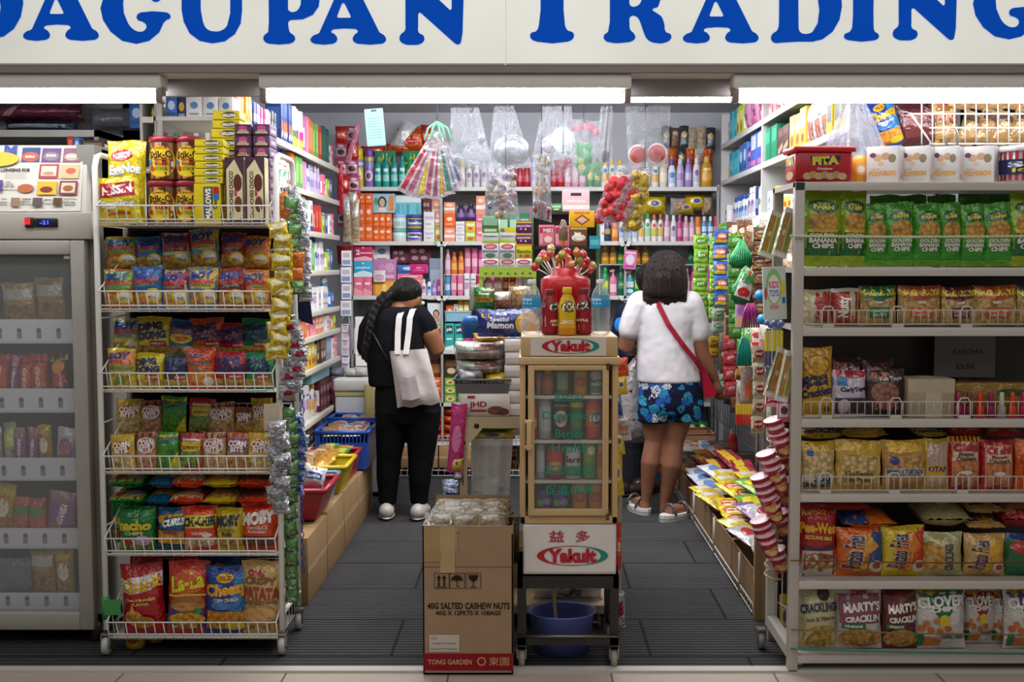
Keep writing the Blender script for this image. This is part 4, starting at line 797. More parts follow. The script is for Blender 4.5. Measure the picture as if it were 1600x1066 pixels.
simple_box('face_box','d8e0e4',None,None,extra=[r_(0,0,1,.3,'a8c8cc'),e_(.74,.5,.14,.2,'2a2420'),e_(.74,.48,.1,.15,'c89878'),p_([(.58,.12),(.92,.12),(.84,.32),(.64,.32)],'c89878'),r_(.1,.66,.4,.74,'7a8a98'),p_([(0,.3),(.5,.36),(.5,.3)],'6ab0b8')])
simple_box('lady_tin','9ac4d8',None,None,extra=[e_(.42,.56,.2,.3,'1f1a18'),e_(.42,.54,.13,.22,'d8b090'),p_([(.2,.05),(.66,.05),(.55,.3),(.3,.3)],'e8d8cc'),r_(.72,.1,.95,.9,'e08a3a'),e_(.14,.6,.1,.2,'4a9a6a')])
simple_box('brush_pack','7ac0cc',None,None,extra=[r_(.06+i*.19,.06,.17+i*.19,.8,['4aa8b8','5ab8c0','3a98b0','6ac8cc','4ab0b0'][i])for i in range(5)]+[r_(0,.84,1,1,'e0ecf0')])
simple_box('noodle_g','8ab83a',None,None,extra=[e_(.5,.5,.38,.3,'d8d8a0'),e_(.5,.5,.2,.16,'b8602a'),r_(0,0,1,.1,'5a8a2a')])
simple_box('teabox','e8e8e0',None,None,extra=[r_(0,.62,1,1,'5aa050'),r_(.15,.7,.85,.86,'d8e8c8'),t_('Guyabano',.5,.4,.8,.16,'3a6ab0',None),r_(0,0,1,.14,'a8c83a')])
simple_box('teabox2','e8e8e2',None,None,extra=[r_(0,.68,1,1,'e0d23a'),t_('Sambong',.5,.42,.84,.18,'3a8a4a',None),p_([(0,0),(1,0),(1,.12),(0,.25)],'b8cc3a'),e_(.2,.8,.14,.12,'3a7ac0')])
simple_box('teabox3','e0e4ea',None,None,extra=[e_(.5,.78,.4,.17,'c83a5a'),e_(.5,.78,.3,.1,'e8a0a8'),t_('BANABA',.5,.48,.9,.16,'4a6a90',None),e_(.5,.2,.3,.16,'5a7a60')])
simple_box('teabox4','e4e4ea',None,None,extra=[e_(.5,.6,.42,.3,'c83a7a'),e_(.5,.6,.3,.16,'e8b0c8'),r_(.1,.05,.9,.2,'7a98c0')])
simple_box('teabox5','6a2a6a',None,None,extra=[r_(0,.78,1,.9,'e0c02a'),t_('MANGOSTEEN',.5,.52,.86,.15,'e8d8c8',None),e_(.3,.28,.07,.1,'c0a0d0'),e_(.6,.25,.05,.08,'f0e8f0')])
simple_box('teabox6','e0cc1e',None,None,extra=[r_(0,.86,1,1,'d8a81a'),t_('Banaba',.5,.5,.86,.22,'3a7a30',None),e_(.3,.2,.1,.1,'3a7ac0'),e_(.7,.18,.18,.12,'c84a3a')])
simple_box('coffee','6a4a2a',None,None,extra=[e_(.5,.45,.42,.2,'f0eae0'),r_(.25,.4,.62,.78,'f4f0ea'),e_(.45,.78,.18,.06,'8a4a2a'),e_(.55,.38,.34,.12,'d89090'),e_(.55,.4,.26,.08,'f0e8e0'),r_(0,.9,1,1,'c8b070')])
simple_box('pinkpack','d8748a',None,None,extra=[r_(.05,.62,.95,.9,'b0305a'),t_('MIKI',.6,.74,.6,.18,'f0d8dc',None),e_(.6,.32,.26,.16,'f0d8d0'),r_(.05,.1,.25,.6,'e8a0b0')])
simple_box('yelreg','e8b01a',None,None,extra=[p_([(.5,.12),(.82,.45),(.5,.78),(.18,.45)],'8a3a2a'),p_([(.5,.22),(.72,.45),(.5,.68),(.28,.45)],'e0b8a0'),t_('REGULAR',.5,.88,.6,.1,'a83a1a',None)])
simple_box('pinkwide','e4b8c8',None,None,extra=[r_(.3,.72,.7,.86,'3a3238'),t_('white',.5,.5,.7,.18,'f4eef0','c880a0'),r_(0,.1,1,.3,'f0e4ea')])
simple_box('mamaltea','7aa07a',None,None,extra=[r_(.1,.1,.9,.9,'8ab89a')])
def hb(key,shape,base,cap,prints,flat=.6):return d_bottle(key,shape,base,cap,prints,'plastic',12,flat)
hb('sp_y','spray','d8cc20','e8d81e',[r_(0,.5,1,.72,'7a86b8'),e_(.5,.3,.3,.14,'e8e0a0'),r_(.1,.56,.9,.64,'e0e0ea')],1)
hb('sp_p','spray','8a6ab8','7a3fa8',[r_(0,.68,1,.78,'e0b82a'),r_(0,.5,1,.66,'8a90c0'),e_(.5,.3,.3,.14,'d8c8e0'),e_(.5,.3,.15,.08,'6a3a5a')],1)
hb('btl_teal','shampoo','17998f','12857c',[r_(.2,.2,.8,.4,'8ad0c8'),r_(.3,.5,.7,.6,'d8f0ec')])
hb('btl_w','shampoo','e0e0e2','e8e8ea',[r_(.2,.2,.8,.55,'c0b8c8'),e_(.5,.5,.2,.1,'8a5a9a')])
hb('btl_wb','shampoo','dfe6ee','2a4a9a',[r_(.15,.15,.85,.55,'a8c0e0'),e_(.5,.45,.25,.1,'2a5ab0')])
hb('btl_wy','shampoo','e6e4da','e0b82a',[r_(.15,.2,.85,.5,'e0a83a'),e_(.5,.6,.2,.08,'3a7ac0')])
hb('btl_wg','shampoo','e2e6e0','4aa050',[r_(.15,.2,.85,.5,'9ad08a'),e_(.5,.6,.2,.08,'2f8a4a')])
hb('btl_wr','shampoo','e4e0dc','d8602a',[r_(.15,.2,.85,.5,'c8b83a'),e_(.5,.6,.2,.08,'c03a3a')])
hb('btl_cream','shampoo','d8ccb8','e0c04a',[r_(.2,.2,.8,.5,'e8dcc8')])
hb('btl_lil','shampoo','c4b4d4','d8cce4',[r_(.2,.25,.8,.5,'a088c0')])
hb('btl_pur','shampoo','9a86c4','8a72b8',[r_(.2,.25,.8,.5,'c8b8e0')])
hb('btl_pk','shampoo','d89ab0','d8b8c4',[r_(.2,.2,.8,.55,'e8c8d4')])
hb('btl_mag','shampoo','b83a7a','c04a8a',[r_(.2,.2,.8,.5,'d880b0')])
hb('btl_or','shampoo','d8742a','c85a1a',[r_(.2,.2,.8,.5,'e8a860')])
hb('btl_gold','shampoo','c8922a','d8b050',[e_(.5,.35,.3,.16,'e0a83a'),r_(.3,.55,.7,.62,'f0d8a0')])
hb('btl_gr','shampoo','178a4a','1a9a52',[r_(.2,.25,.8,.55,'9ac84a'),e_(.5,.4,.2,.1,'e0d84a')])
hb('btl_dgr','shampoo','0f5a3a','0f4a30',[r_(.2,.25,.8,.5,'3a8a6a'),r_(.3,.36,.7,.42,'d8c87a')])
hb('btl_blue','shampoo','3a8ac0','e0e4e8',[r_(.2,.4,.8,.6,'d8e8f0'),e_(.5,.25,.3,.1,'e8f0f4')])
hb('btl_navy','shampoo','26305a','c0a04a',[r_(.2,.3,.8,.5,'b8903a')])
hb('btl_purp2','shampoo','4a2a5a','2a1a30',[r_(.15,.2,.85,.45,'8a6ab0')],1)
hb('pump_pk','pump','d87aa0','d88aa8',[r_(.2,.15,.8,.45,'f0c8d8')])
hb('pump_bl','pump','3a98b8','e8ecee',[r_(.15,.35,.85,.58,'e8f0f0'),e_(.5,.2,.3,.08,'e8f4f4')])
hb('pump_w','pump','e6e5e0','eceae6',[r_(.2,.2,.8,.5,'d8d4c8'),e_(.5,.35,.2,.08,'6a9a4a')])
hb('tube_p','tube','d8789a',None or 'ffffff',[r_(.2,.3,.8,.6,'f0c0d0')]);hb('tube_b','tube','4a90c0','fff',[r_(.2,.3,.8,.6,'c0d8ec')]);hb('tube_w','tube','e4e2e4','fff',[r_(.2,.3,.8,.6,'c0a0c0'),r_(.25,.7,.75,.76,'6a6a90')]);hb('tube_bk','tube','26242a','fff',[r_(.2,.3,.8,.6,'6a6870')]);hb('tube_g','tube','7ab04a','fff',[r_(.2,.3,.8,.6,'d8e8b0')]);hb('tube_or','tube','d8702a','fff',[r_(.2,.3,.8,.6,'f0c080')]);hb('tube_mag','tube','c83a8a','fff',[r_(.2,.3,.8,.6,'f0a0cc')]);hb('tube_red','tube','b8283a','fff',[r_(.2,.3,.8,.6,'e09a90')]);hb('tube_navy','tube','2a3a78','fff',[r_(.2,.3,.8,.6,'8a9ad0')])
d_bottle('can_red','can','b01a2a',prints=[r_(.1,.3,.9,.6,'d8586a')]);d_bottle('jar_w','jar','e8ecea','5ac0a8',[r_(.2,.2,.8,.5,'b8dcd4')]);d_bottle('jar_w2','jar','dfe8f0','9ac0e8',[r_(.2,.2,.8,.5,'9ad0b8')])
d_bottle('jar_v','jar','c8a84a','2a4a9a',[r_(.0,.2,1,.66,'2a4a9a'),t_('Vaseline',.5,.42,.7,.2,'f0f0f4',None)]);d_bottle('jar_vp','jar','e0b8c4','2a4a9a',[e_(.5,.4,.4,.24,'2a4a9a'),t_('Vaseline',.5,.4,.6,.16,'f0f0f4',None)]);d_bottle('jar_wh','jar','e6e2e4','dcd8da',[r_(.2,.2,.8,.6,'c8bcc4')]);d_bottle('jar_br','jar','7a3a20','b8482a',[r_(.1,.2,.9,.6,'c89060')]);d_bottle('tin_round','jar','e8e2e4','e0d8dc',[e_(.5,.4,.3,.3,'c8a0b0')])
d_pillow('pl_red','c0281e',[r_(.1,.3,.9,.7,'d84a30'),t_('SUPER',.5,.5,.6,.18,'f4e0c0',None)]);d_pillow('pl_or','d8501e',[r_(.1,.25,.9,.75,'e07038'),e_(.5,.5,.3,.18,'c02a1a')]);d_pillow('pl_yel','e0c01a',[e_(.5,.55,.3,.2,'e8e0b0'),e_(.5,.55,.18,.12,'6a5a90')]);d_pillow('pl_pink','c05a80',[r_(.08,.2,.92,.7,'e0c0c8'),e_(.5,.45,.3,.16,'5a2a34'),e_(.5,.8,.25,.08,'f0e0e4')]);d_pillow('pl_white','d6d4d2',[r_(.1,.2,.9,.8,'c8a088','food')]);d_pillow('pl_brown','6a4a38',[r_(.1,.2,.9,.7,'8a6040','food'),e_(.5,.75,.3,.1,'c8b8a0')]);d_pillow('pl_dk','3a4248',[r_(.1,.2,.9,.7,'5a6a70'),e_(.5,.6,.3,.14,'c8a860')]);d_pillow('pl_green','2f8a3a',[r_(.1,.2,.9,.6,'7ab04a'),e_(.5,.75,.3,.1,'e0e0a0')]);d_pillow('pl_mag','c02a78',[e_(.5,.5,.3,.2,'e080b0')]);d_pillow('pl_oran','d8641e',[r_(.1,.2,.9,.7,'c84a1a','food')])
d_pillow('pl_beige','c4b49a',[r_(.1,.1,.9,.8,'b8a080','food')])
def B(k):return 'on the back wall %s shelf'%{'A':'top','B':'second','C':'third','D':'fourth','E':'fifth','F':'lowest'}[k]
D_=.1
# shelf A
wA='on the back wall top shelf'
run(wA,BY+.02,293,553,[('sp_y','spray_can','yellow air freshener spray can','spray can',1,15,62),('sp_p','spray_can','purple air freshener spray can','spray can',1,15,62),('btl_teal','shampoo_bottle','teal shampoo bottle','bottle',4,12,51),('btl_gr','shampoo_bottle','green shampoo bottle','bottle',3,11,52),('btl_wb','shampoo_bottle','white bottle with blue cap','bottle',2,11,44),('btl_cream','lotion_bottle','cream lotion bottle','bottle',3,11,44),('btl_w','lotion_bottle','white lotion bottle','bottle',6,11,40),('can_red','food_can','red can','can',3,10,30),('btl_lil','lotion_bottle','lilac lotion bottle','bottle',3,10,40),('can_red','food_can','red can','can',2,10,30),('btl_pk','lotion_bottle','pink lotion bottle','bottle',3,11,44),('btl_gr','shampoo_bottle','green shampoo bottle','bottle',2,11,46),('btl_wy','lotion_bottle','white bottle with yellow cap','bottle',3,11,44)])
run(wA,BY+.02,293,993,[('btl_pk','lotion_bottle','pink lotion bottle beside the hanging sponges','bottle',1,12,42),('btl_w','lotion_bottle','white lotion bottle beside the hanging sponges','bottle',1,12,40),('btl_wy','lotion_bottle','white bottle with orange label','bottle',1,12,42),('btl_cream','lotion_bottle','cream bottle with yellow cap','bottle',1,13,48),('btl_wb','lotion_bottle','white bottle with dark blue cap beside lilac ones','bottle',1,12,44),('btl_lil','lotion_bottle','pale lilac lotion bottle','bottle',1,13,46),('btl_pur','lotion_bottle','purple lotion bottle','bottle',1,12,46),('btl_w','lotion_bottle','plain white lotion bottle at the shelf end','bottle',1,12,46),('btl_gold','oil_bottle','golden yellow bottle at the shelf end','bottle',1,19,50)])
d_box('starpack','1f8a5a',[p_([(.5+(.46 if i%2==0 else .3)*cos(2*pi*i/28),.5+(.46 if i%2==0 else .3)*sin(2*pi*i/28))for i in range(28)],'d8d02a'),e_(.5,.5,.28,.26,'17998f')],[],[],'paper')
row(wA,BY+.14,293,[('starpack','detergent_box','green box with yellow star burst behind teal bottles','box',586,618,236,.05),('starpack','detergent_box','second green star burst box beside the comb bundle','box',630,660,236,.05)])
for x0,x1,y0,y1,k,d in((618,662,198,236,'pl_or','orange red packet lying high'),(655,676,192,228,'pl_red','red packet lying high'),(560,600,226,240,'pl_red','flat red packet lying high behind cans'),(600,640,222,238,'pl_or','flat orange packet lying high')):
 x,z,w,h=R(x0,y0,x1,y1,BY+.1);inst(k,'snack_packet',d,'packet',wA,x,BY+.22,z,w,h,.1)
x,z,w,h=R(596,183,636,232,BY+.1);inst('pl_white' if 0 else 'pl_w0' if 0 else d_pillow('pl_clearroll','d4d4d6',[],'foil'),'plastic_roll','pale translucent plastic roll leaning behind the calendar','roll',wA,x,BY+.2,z,w*.6,h,.08,ry=.5)
# hanging net of little bags at the end of shelf A
for i,(px,py,k)in enumerate([(1036+14*j,194+3*(j%2),['pl_dk','pl_brown','pl_dk','pl_beige','pl_beige','pl_dk'][j])for j in range(6)]+[(1046+14*j,228+2*(j%2),['pl_oran','pl_dk','pl_oran','pl_white','pl_oran'][j])for j in range(5)]):
 x,z,w,h=R(px,py,px+15,py+36,BY+.1);inst(k,'snack_packet',['dark','brown','beige','orange','white'][['pl_dk','pl_brown','pl_beige','pl_oran','pl_white'].index(k)]+' little packet pinned','packet','in the %s row by the back corner'%('upper' if i<6 else 'lower'),x,BY+.2,z,w,h,.05)
# shelf B
wB='on the back wall second shelf'
def stack(where,Y,x0,x1,yb,items,d=None):
 """items from the bottom: (design, name, desc, cat, height px)"""
 y=yb
 for it in items:
  x,z,w,h=R(x0,y-it[4],x1,y,Y);inst(it[0],it[1],it[2],it[3],where,x,Y+(d or w)/2+random.uniform(0,.006),z,w,h*.985,d or w,sort='z');y-=it[4]
so=('soap_o','soap_box','orange soap box','soap box');so2=('soap_o2','soap_box','orange soap box','soap box')
for i,x in enumerate((558,570.4)):stack('in the %s tall orange column'%('first','second')[i],BY+.02,x,x+12,378,[(*so2,28),(*so,31),(*so,17)],.08)
for i,x in enumerate((583,592.6,602.2)):stack('in the %s short orange column'%('first','second','third')[i],BY+.02,x,x+9.4,378,[(*so2,22),(*so,22)],.08)
row(wB,BY+.03,333,[('lady_tin','soap_tin','picture tin with dark haired face standing on orange boxes','tin',583,617,303,.06)])
row(wB,BY+.1,378,[('brush_pack','toothbrush_pack','turquoise striped toothbrush pack behind the jars','pack',618,658,305,.04)])
stack('second shelf, beside the orange boxes',BY+.02,613,634,378,[('jar_w','cream_jar','white jar with mint lid','jar',20),('jar_w2','cream_jar','white jar with pale blue lid','jar',24)])
stack('second shelf, beside the white jars',BY+.02,635,659,378,[('jar_vp','jelly_jar','pink jelly jar with dark blue label','jar',20),('jar_v','jelly_jar','yellow jelly jar with dark blue lid','jar',23)])
stack('second shelf, beside the jelly jars',BY+.02,662,679,378,[('bxwhite','cream_box','white cream box','box',20),('bxwhite','cream_box','white cream box','box',27)],.07)
stack('second shelf, beside the post',BY+.02,680,689,378,[('bxlime','cream_box','pale green cream box','box',24),('bxsal','cream_box','red and cream box','box',22)],.06)
run('on the back second shelf, behind',BY+.14,340,660,[('bxdkred','small_box','dark red box standing high','box',1,14,28),('bxsal','small_box','salmon box standing high','box',1,14,28)])
stack('second shelf, past the post',BY+.02,694,711,378,[('bxsal','soap_box','salmon soap box','box',22),('soap_o','soap_box','orange and salmon soap box','box',22),('bxsal','soap_box','pale salmon soap box','box',18)],.07)
stack('second shelf, under the purple bottles',BY+.02,712,726,378,[('bxwhite','soap_box','white soap box','box',17),('bxwhite','soap_box','white soap box','box',15)],.07)
stack('second shelf, under the dark bottles',BY+.02,727,743,378,[('bxlime','soap_box','lime soap box','box',17),('bxyel','soap_box','yellow soap box','box',15)],.07)
row(wB,BY+.02,345,[('btl_purp2','shampoo_bottle','dark purple bottle standing on white boxes','bottle',713,727,318,.06),('btl_purp2','shampoo_bottle','dark purple bottle standing on lime boxes','bottle',728,743,318,.06)])
stack('second shelf, beside the purple bottles',BY+.02,744,758,378,[('bxpink','soap_box','pink soap box','box',22),('bxpink','soap_box','pink soap box','box',20),('bxsal','soap_box','pale salmon soap box','box',30)],.07)
run(wB,BY+.04,378,762,[('bxgreen','tea_box','green box behind the tea stack','box',4,16,44),('bxpink','soap_box','pink box behind the tea stack','box',3,15,50),('bxwhite','soap_box','white box behind the coffee rack','box',5,15,46)])
run(wB,BY+.02,378,944,[('btl_navy','oil_bottle','dark blue bottle with gold cap','bottle',1,11,40),('btl_or','oil_bottle','orange bottle','bottle',1,11,40),('btl_wb','shampoo_bottle','white and blue shampoo bottle','bottle',3,9.5,42),('btl_wy','shampoo_bottle','white shampoo bottle with yellow label','bottle',1,9.5,42),('btl_wg','shampoo_bottle','white shampoo bottle with green cap','bottle',1,9.5,44),('btl_wr','shampoo_bottle','white shampoo bottle with orange cap','bottle',2,9.5,43),('btl_pk','shampoo_bottle','pink shampoo bottle','bottle',1,9.5,42),('btl_w','shampoo_bottle','white shampoo bottle with mauve label','bottle',1,9.5,42),('btl_mag','shampoo_bottle','magenta shampoo bottle','bottle',1,9,42),('btl_pk','shampoo_bottle','pale pink shampoo bottle','bottle',2,9,40),('tube_or','shampoo_tube','orange standing tube','tube',1,9,40),('btl_blue','shampoo_bottle','blue and white bottle','bottle',2,9,40),('tube_red','shampoo_tube','dark rose standing tube','tube',1,8,40)])
for x0,x1,y0,y1,k,d in((1004,1044,304,334,'pl_yel','yellow packet lying on shampoo bottles'),(1050,1076,308,334,'pl_white','white packet lying on shampoo bottles'),(1058,1088,314,335,'pl_yel','low yellow packet lying on shampoo bottles'),(1073,1106,302,328,'pl_yel','large yellow packet with white spots lying on bottles'),(1100,1118,305,335,'pl_beige','beige packet lying at the shelf end'),(940,975,300,330,'pl_brown','brown packet lying behind the hanging sponges')):
 x,z,w,h=R(x0,y0,x1,y1,BY+.06);inst(k,'snack_packet',d,'packet','',x,BY+.17,z,w,h,.16)
# shelf C
wC='on the back wall third shelf'
stack('third shelf, at the left post',BY+.02,553,567,463,[('bxpink','soap_box','pink soap box','box',30)],.08);stack('third shelf, second from the left post',BY+.02,567.5,581,463,[('bxpink','soap_box','pink soap box','box',30)],.08)
stack('third shelf, on the pink soap boxes',BY+.02,553,582,433,[('napkin_c','napkin_pack','cyan sanitary napkin pack','pack',25),('napkin_p','napkin_pack','magenta sanitary napkin pack','pack',25)],.08)
stack('third shelf, above the orange tray box',BY+.03,583,619,463,[('bxamber','soap_box','amber window soap box','box',25),('bxmauve','soap_box','mauve soap box with round prints','box',33)],.09)
row(wC,BY-.0,441,[('tin_round','powder_tin','small round white tin before the mauve box','tin',583,602,423,.02)])
stack('third shelf, beside the mauve box',BY+.03,621,660,463,[('bxpink','soap_box','pink flat box','box',22),('bxpink','soap_box','bright pink flat box','box',13),('bxblue','soap_box','blue shiny box','box',14)],.08)
row(wC,BY+.02,428,[('bxmag','makeup_box','magenta make-up box','box',641,668,413,.06)]);row(wC,BY+.12,412,[('bxdkred','makeup_case','dark red make-up case with round windows','case',638,673,384,.05),('bxdkred','makeup_case','plain dark red make-up case','case',612,637,388,.05),('bxwhite2','soap_box','white box standing on the mauve box','box',584,609,380,.05)])
row(wC,BY+.1,463,[('bxgrey','soap_box','tall grey blue box by the post','box',671,689,404,.05)])
run(wC,BY+.02,463,658,[('btl_w','lotion_bottle','small white lotion bottle','bottle',1,8,26),('btl_wb','lotion_bottle','small white bottle with blue cap','bottle',1,7.5,28),('btl_pur','lotion_bottle','small purple bottle','bottle',1,7.5,26),('tube_mag','lotion_tube','small magenta tube','tube',1,7.5,26)])
run('in the lower row past the post',BY+.02,463,695,[('tube_b','lotion_tube','blue lotion tube','tube',1,8.5,30),('tube_p','lotion_tube','pink lotion tube','tube',2,9.5,33),('tube_w','lotion_tube','pale pink and white tube','tube',2,9.5,36),('tube_red','lotion_tube','dark red tube','tube',1,9,32),('tube_mag','lotion_tube','magenta tube','tube',6,9,32)])
m=MB();a=W(693,429,BY+.03);b=W(835,429,BY+.03);m.bx(0,b.x-a.x,0,.16,-.008,0,'c8c8c6','paint');m.bx(0,.006,.02,.14,BZ['C']-a.z,-.008,'c8c8c6','paint');m.bx(b.x-a.x-.006,b.x-a.x,.02,.14,BZ['C']-a.z,-.008,'c8c8c6','paint');reg(m.obj('shelf_riser',None,(a.x,BY+.06,a.z+.0015)),'thin grey riser carrying the upper row of pink bottles','shelf riser')
run('in the upper row past the post',BY+.08,429,695,[('btl_pk','lotion_bottle','pink lotion bottle','bottle',1,9,40),('btl_or','lotion_bottle','bottle with orange cap','bottle',2,10,36),('tube_p','lotion_tube','tall pink tube','tube',2,10,41),('tube_mag','lotion_tube','tall magenta tube','tube',2,9,40),('tube_p','lotion_tube','pink tube','tube',5,9,38)])
a=W(938,413,BY);b=W(1119,413,BY)
m=MB();m.bx(0,b.x-a.x,0,.14,-.008,0,'b8b8b6','paint');m.bx(0,.006,.02,.12,BZ['C']-a.z,-.008,'c8c8c6','paint');m.bx(b.x-a.x-.006,b.x-a.x,.02,.12,BZ['C']-a.z,-.008,'c8c8c6','paint');reg(m.obj('shelf_riser',None,(a.x,BY+.12,a.z+.0015)),'thin grey riser carrying the oil bottles','shelf riser')
run('on the oil bottle riser',BY+.14,413,940,[('btl_gold','oil_bottle','golden oil bottle','bottle',2,12,28),('btl_gr','oil_bottle','green oil bottle','bottle',1,12,27),('btl_dgr','oil_bottle','dark green oil bottle','bottle',1,12,29),('btl_gold','oil_bottle','amber oil bottle','bottle',2,12,28),(None,60),('btl_dgr','oil_bottle','dark green bottle near the corner','bottle',1,11,30),('btl_pur','oil_bottle','purple bottle near the corner','bottle',1,10,34)])
run('below the oil bottles',BY+.02,463,940,[('btl_gr','dish_soap_bottle','green dish soap bottle','bottle',1,12,44),('pump_pk','lotion_pump','pink pump bottle','bottle',1,12,42),('btl_dgr','dish_soap_bottle','dark green bottle','bottle',1,12,48),('pump_bl','lotion_pump','white and blue pump bottle','bottle',1,13,40),('btl_gr','dish_soap_bottle','bright green bottle','bottle',2,12,46),('btl_gr','dish_soap_bottle','green bottle behind white-shirted person','bottle',3,12,46),('btl_pk','dish_soap_bottle','pink bottle behind white-shirted person','bottle',2,12,44),('btl_mag','dish_soap_bottle','magenta bottle near the corner','bottle',3,11,48)])
x,z,w,h=R(973,391,993,421,BY-.02);inst(d_box('pinktag','d06aa0',[e_(.5,.5,.35,.28,'e8c8dc'),e_(.5,.5,.22,.18,'d8d8e0'),r_(.1,.82,.9,.9,'f0d8e8'),r_(.1,.1,.9,.18,'a83a7a')],[],[]),'hanging_soap_sachet','pink sachet hanging from the back shelf post','sachet','',x,BY-.03,z,w,h,.01,ry=.08)
# shelves D, E, F
wD='on the back wall fourth shelf'
row(wD,BY+.02,507,[('face_box','cream_box','white cream box with a portrait beside the post','box',655,691,474,.04)])
stack('fourth shelf, under the portrait box',BY+.02,655,672,548,[('bxyel','soap_box','yellow soap box','box',22),('bxwhite','soap_box','white and green soap box','box',10),('bxpurple','soap_box','purple soap box','box',9)],.08)
stack('fourth shelf, beside the post',BY+.02,672.5,690,548,[('bxyel','soap_box','pale yellow soap box','box',22),('bxmag','soap_box','magenta soap box','box',10),('noodle_g','soap_box','green soap box','box',9)],.08)
run(wD,BY+.02,548,553,[('bxwhite','soap_box','white box behind black-clad person','box',2,14,34),('bxblue','soap_box','blue box behind black-clad person','box',1,14,30),('bxbrown','soap_box','brown box behind black-clad person','box',4,16,36)])
run(wD,BY+.02,548,695,[('bxteal','toothpaste_box','teal box with dark panel','box',2,15,42),('bxmag','soap_box','pink box beside teal boxes','box',3,9,34),('bxblue','soap_box','blue box behind the table goods','box',4,15,40)])
bk=empty('plastic_basket',(W(715,500,BY).x,BY+.06,zpx(504,BY)),'pale blue basket of orange cartons on teal boxes','basket')
m=MB();w=20*BY/F
for y in(0,.09):m.bx(-w,w,y,y+.004,0,.075,'8ab8cc','plastic')
for x in(-w,w):m.bx(x-.003,x+.003,0,.09,0,.075,'8ab8cc','plastic')
m.bx(-w,w,0,.09,0,.004,'8ab8cc','plastic');m.bx(-w-.006,w+.006,-.006,.1,.07,.08,'9ac8dc','plastic');m.obj('basket_body',bk)
run('in the pale blue basket',BY+.065,501,697,[('soap_o','juice_carton','orange carton','carton',1,11,24,.6,.05),('bxwhite2','juice_carton','white carton','carton',1,7,26,.6,.05),('bxyel','juice_carton','yellow orange carton','carton',2,8,32,.6,.05)])
wE='on the back wall fifth shelf'
stack('fifth shelf, left of the post',BY+.02,676,690,630,[('bxlime' if 0 else 'soap_o','noodle_pack','orange noodle pack','noodle pack',13),('soap_o2','noodle_pack','orange noodle pack','noodle pack',13),('soap_o','noodle_pack','orange noodle pack','noodle pack',13)],.1)
run('on the back fifth shelf, behind',BY+.12,590,655,[('jar_br','food_jar','brown jar','jar',2,16,34,.6,.06)])
stack('fifth shelf, right of the post',BY+.02,695,712,630,[('noodle_g','noodle_pack','lime green noodle pack','noodle pack',13),('noodle_g','noodle_pack','lime green noodle pack','noodle pack',13),('noodle_g','noodle_pack','lime green noodle pack','noodle pack',12)],.1)
row(wE,BY+.1,590,[('bxbrown','photo_pack','dark photo printed pack','pack',694,716,556,.05)])
run(wE,BY+.02,630,553,[('soap_o','noodle_pack','orange pack behind black-clad person','noodle pack',6,16,36)])
run(wE,BY+.02,630,716,[('noodle_g','noodle_pack','lime pack behind the table','noodle pack',5,16,38)])
wF='on the back wall lowest shelf'
for x0,x1,k,d in((655,672,'pl_red','red noodle packet'),(673,690,'pl_red','red noodle packet'),(692,714,'pl_oran','orange noodle packet'),(715,737,'pl_oran','orange noodle packet')):
 for r in range(4):
  x,z,w,h=R(x0,691-13.5*(r+1),x1,691-13.5*r,BY+.02);inst(k,'noodle_packet',d,'noodle packet','in the %s column by the post'%{655:'first',673:'second',692:'third',715:'fourth'}[x0],x,BY+.02,z+h*.5,w,.14,h,rx=-pi/2,sort='z')if 0 else inst(k,'noodle_packet',d,'noodle packet','in the %s column by the post'%{655:'first',673:'second',692:'third',715:'fourth'}[x0],x,BY+.09,z,w,h,.13,sort='z')
run(wF,BY+.06,690,958,[('pl_green','noodle_packet','green packet','noodle packet',3,16,30,.6,.08),('pl_yel','noodle_packet','yellow packet','noodle packet',3,16,28,.6,.08),('pl_green','noodle_packet','green packet near the corner','noodle packet',3,16,30,.6,.08)])
run(wE,BY+.04,630,960,[('bxteal','soap_box','teal box','box',3,15,40),('bxblue','soap_box','blue box','box',3,14,36),('bxlime','soap_box','lime box','box',3,15,40)])
run(wD,BY+.04,548,958,[('bxpink','soap_box','pink box','box',4,15,44),('bxamber','soap_box','amber box','box',3,15,36),('bxwhite','soap_box','white box near the corner','box',3,15,42)])
m=MB()
for zz in(.02,.045):m.tube([(bx0-bc,-.012,BZ['F']+zz),(bx1-bc,-.012,BZ['F']+zz)],.003,'cfcac0','paint',4)
for i in range(70):x=bx0-bc+(bx1-bx0)*i/69;m.tube([(x,-.012,BZ['F']-.01),(x,-.012,BZ['F']+.045)],.002,'cfcac0','paint',4)
m.obj('wire_front',bs)
d_box('carton','a3825c',[r_(0,.44,1,.56,'b8986e')],[r_(0,.44,1,.56,'b8986e')],[r_(0,.42,1,.58,'b8986e')],'card',.01)
for x0,x1,y0,d in((550,600,704,'carton at the back under the shelves, nearest the freezer'),(626,684,704,'carton under the back shelves between the customer legs'),(686,740,706,'carton under the back shelves by the table leg'),(955,1010,690,'carton under the back shelves behind the cabinet'),(1012,1064,692,'carton under the back shelves by the bare legs')):
 x,z,w,h=R(x0,y0,x1,742,BY-.05);inst('carton','cardboard_carton','low brown','carton',d,x,BY+.1,.056,w,min(h,BZ['F']-.085),.28)
gb=empty('wire_shelf',(bc,BY-.1,0),'low wire shelf on the floor under the back shelves','wire shelf');m=MB()
for z in(.05,.012):m.tube([(bx0-bc,0,z),(bx1-bc,0,z)],.004,'c9c4ba','paint',4)
for i in range(60):x=bx0-bc+(bx1-bx0)*i/59;m.tube([(x,0,.012),(x,0,.05),(x,.34,.05)],.002,'c9c4ba','paint',4)
for i in(0,20,40,59):x=bx0-bc+(bx1-bx0)*i/59;m.tube([(x,0,0),(x,0,.05)],.005,'c9c4ba','paint',4)
m.obj('wire_deck',gb)
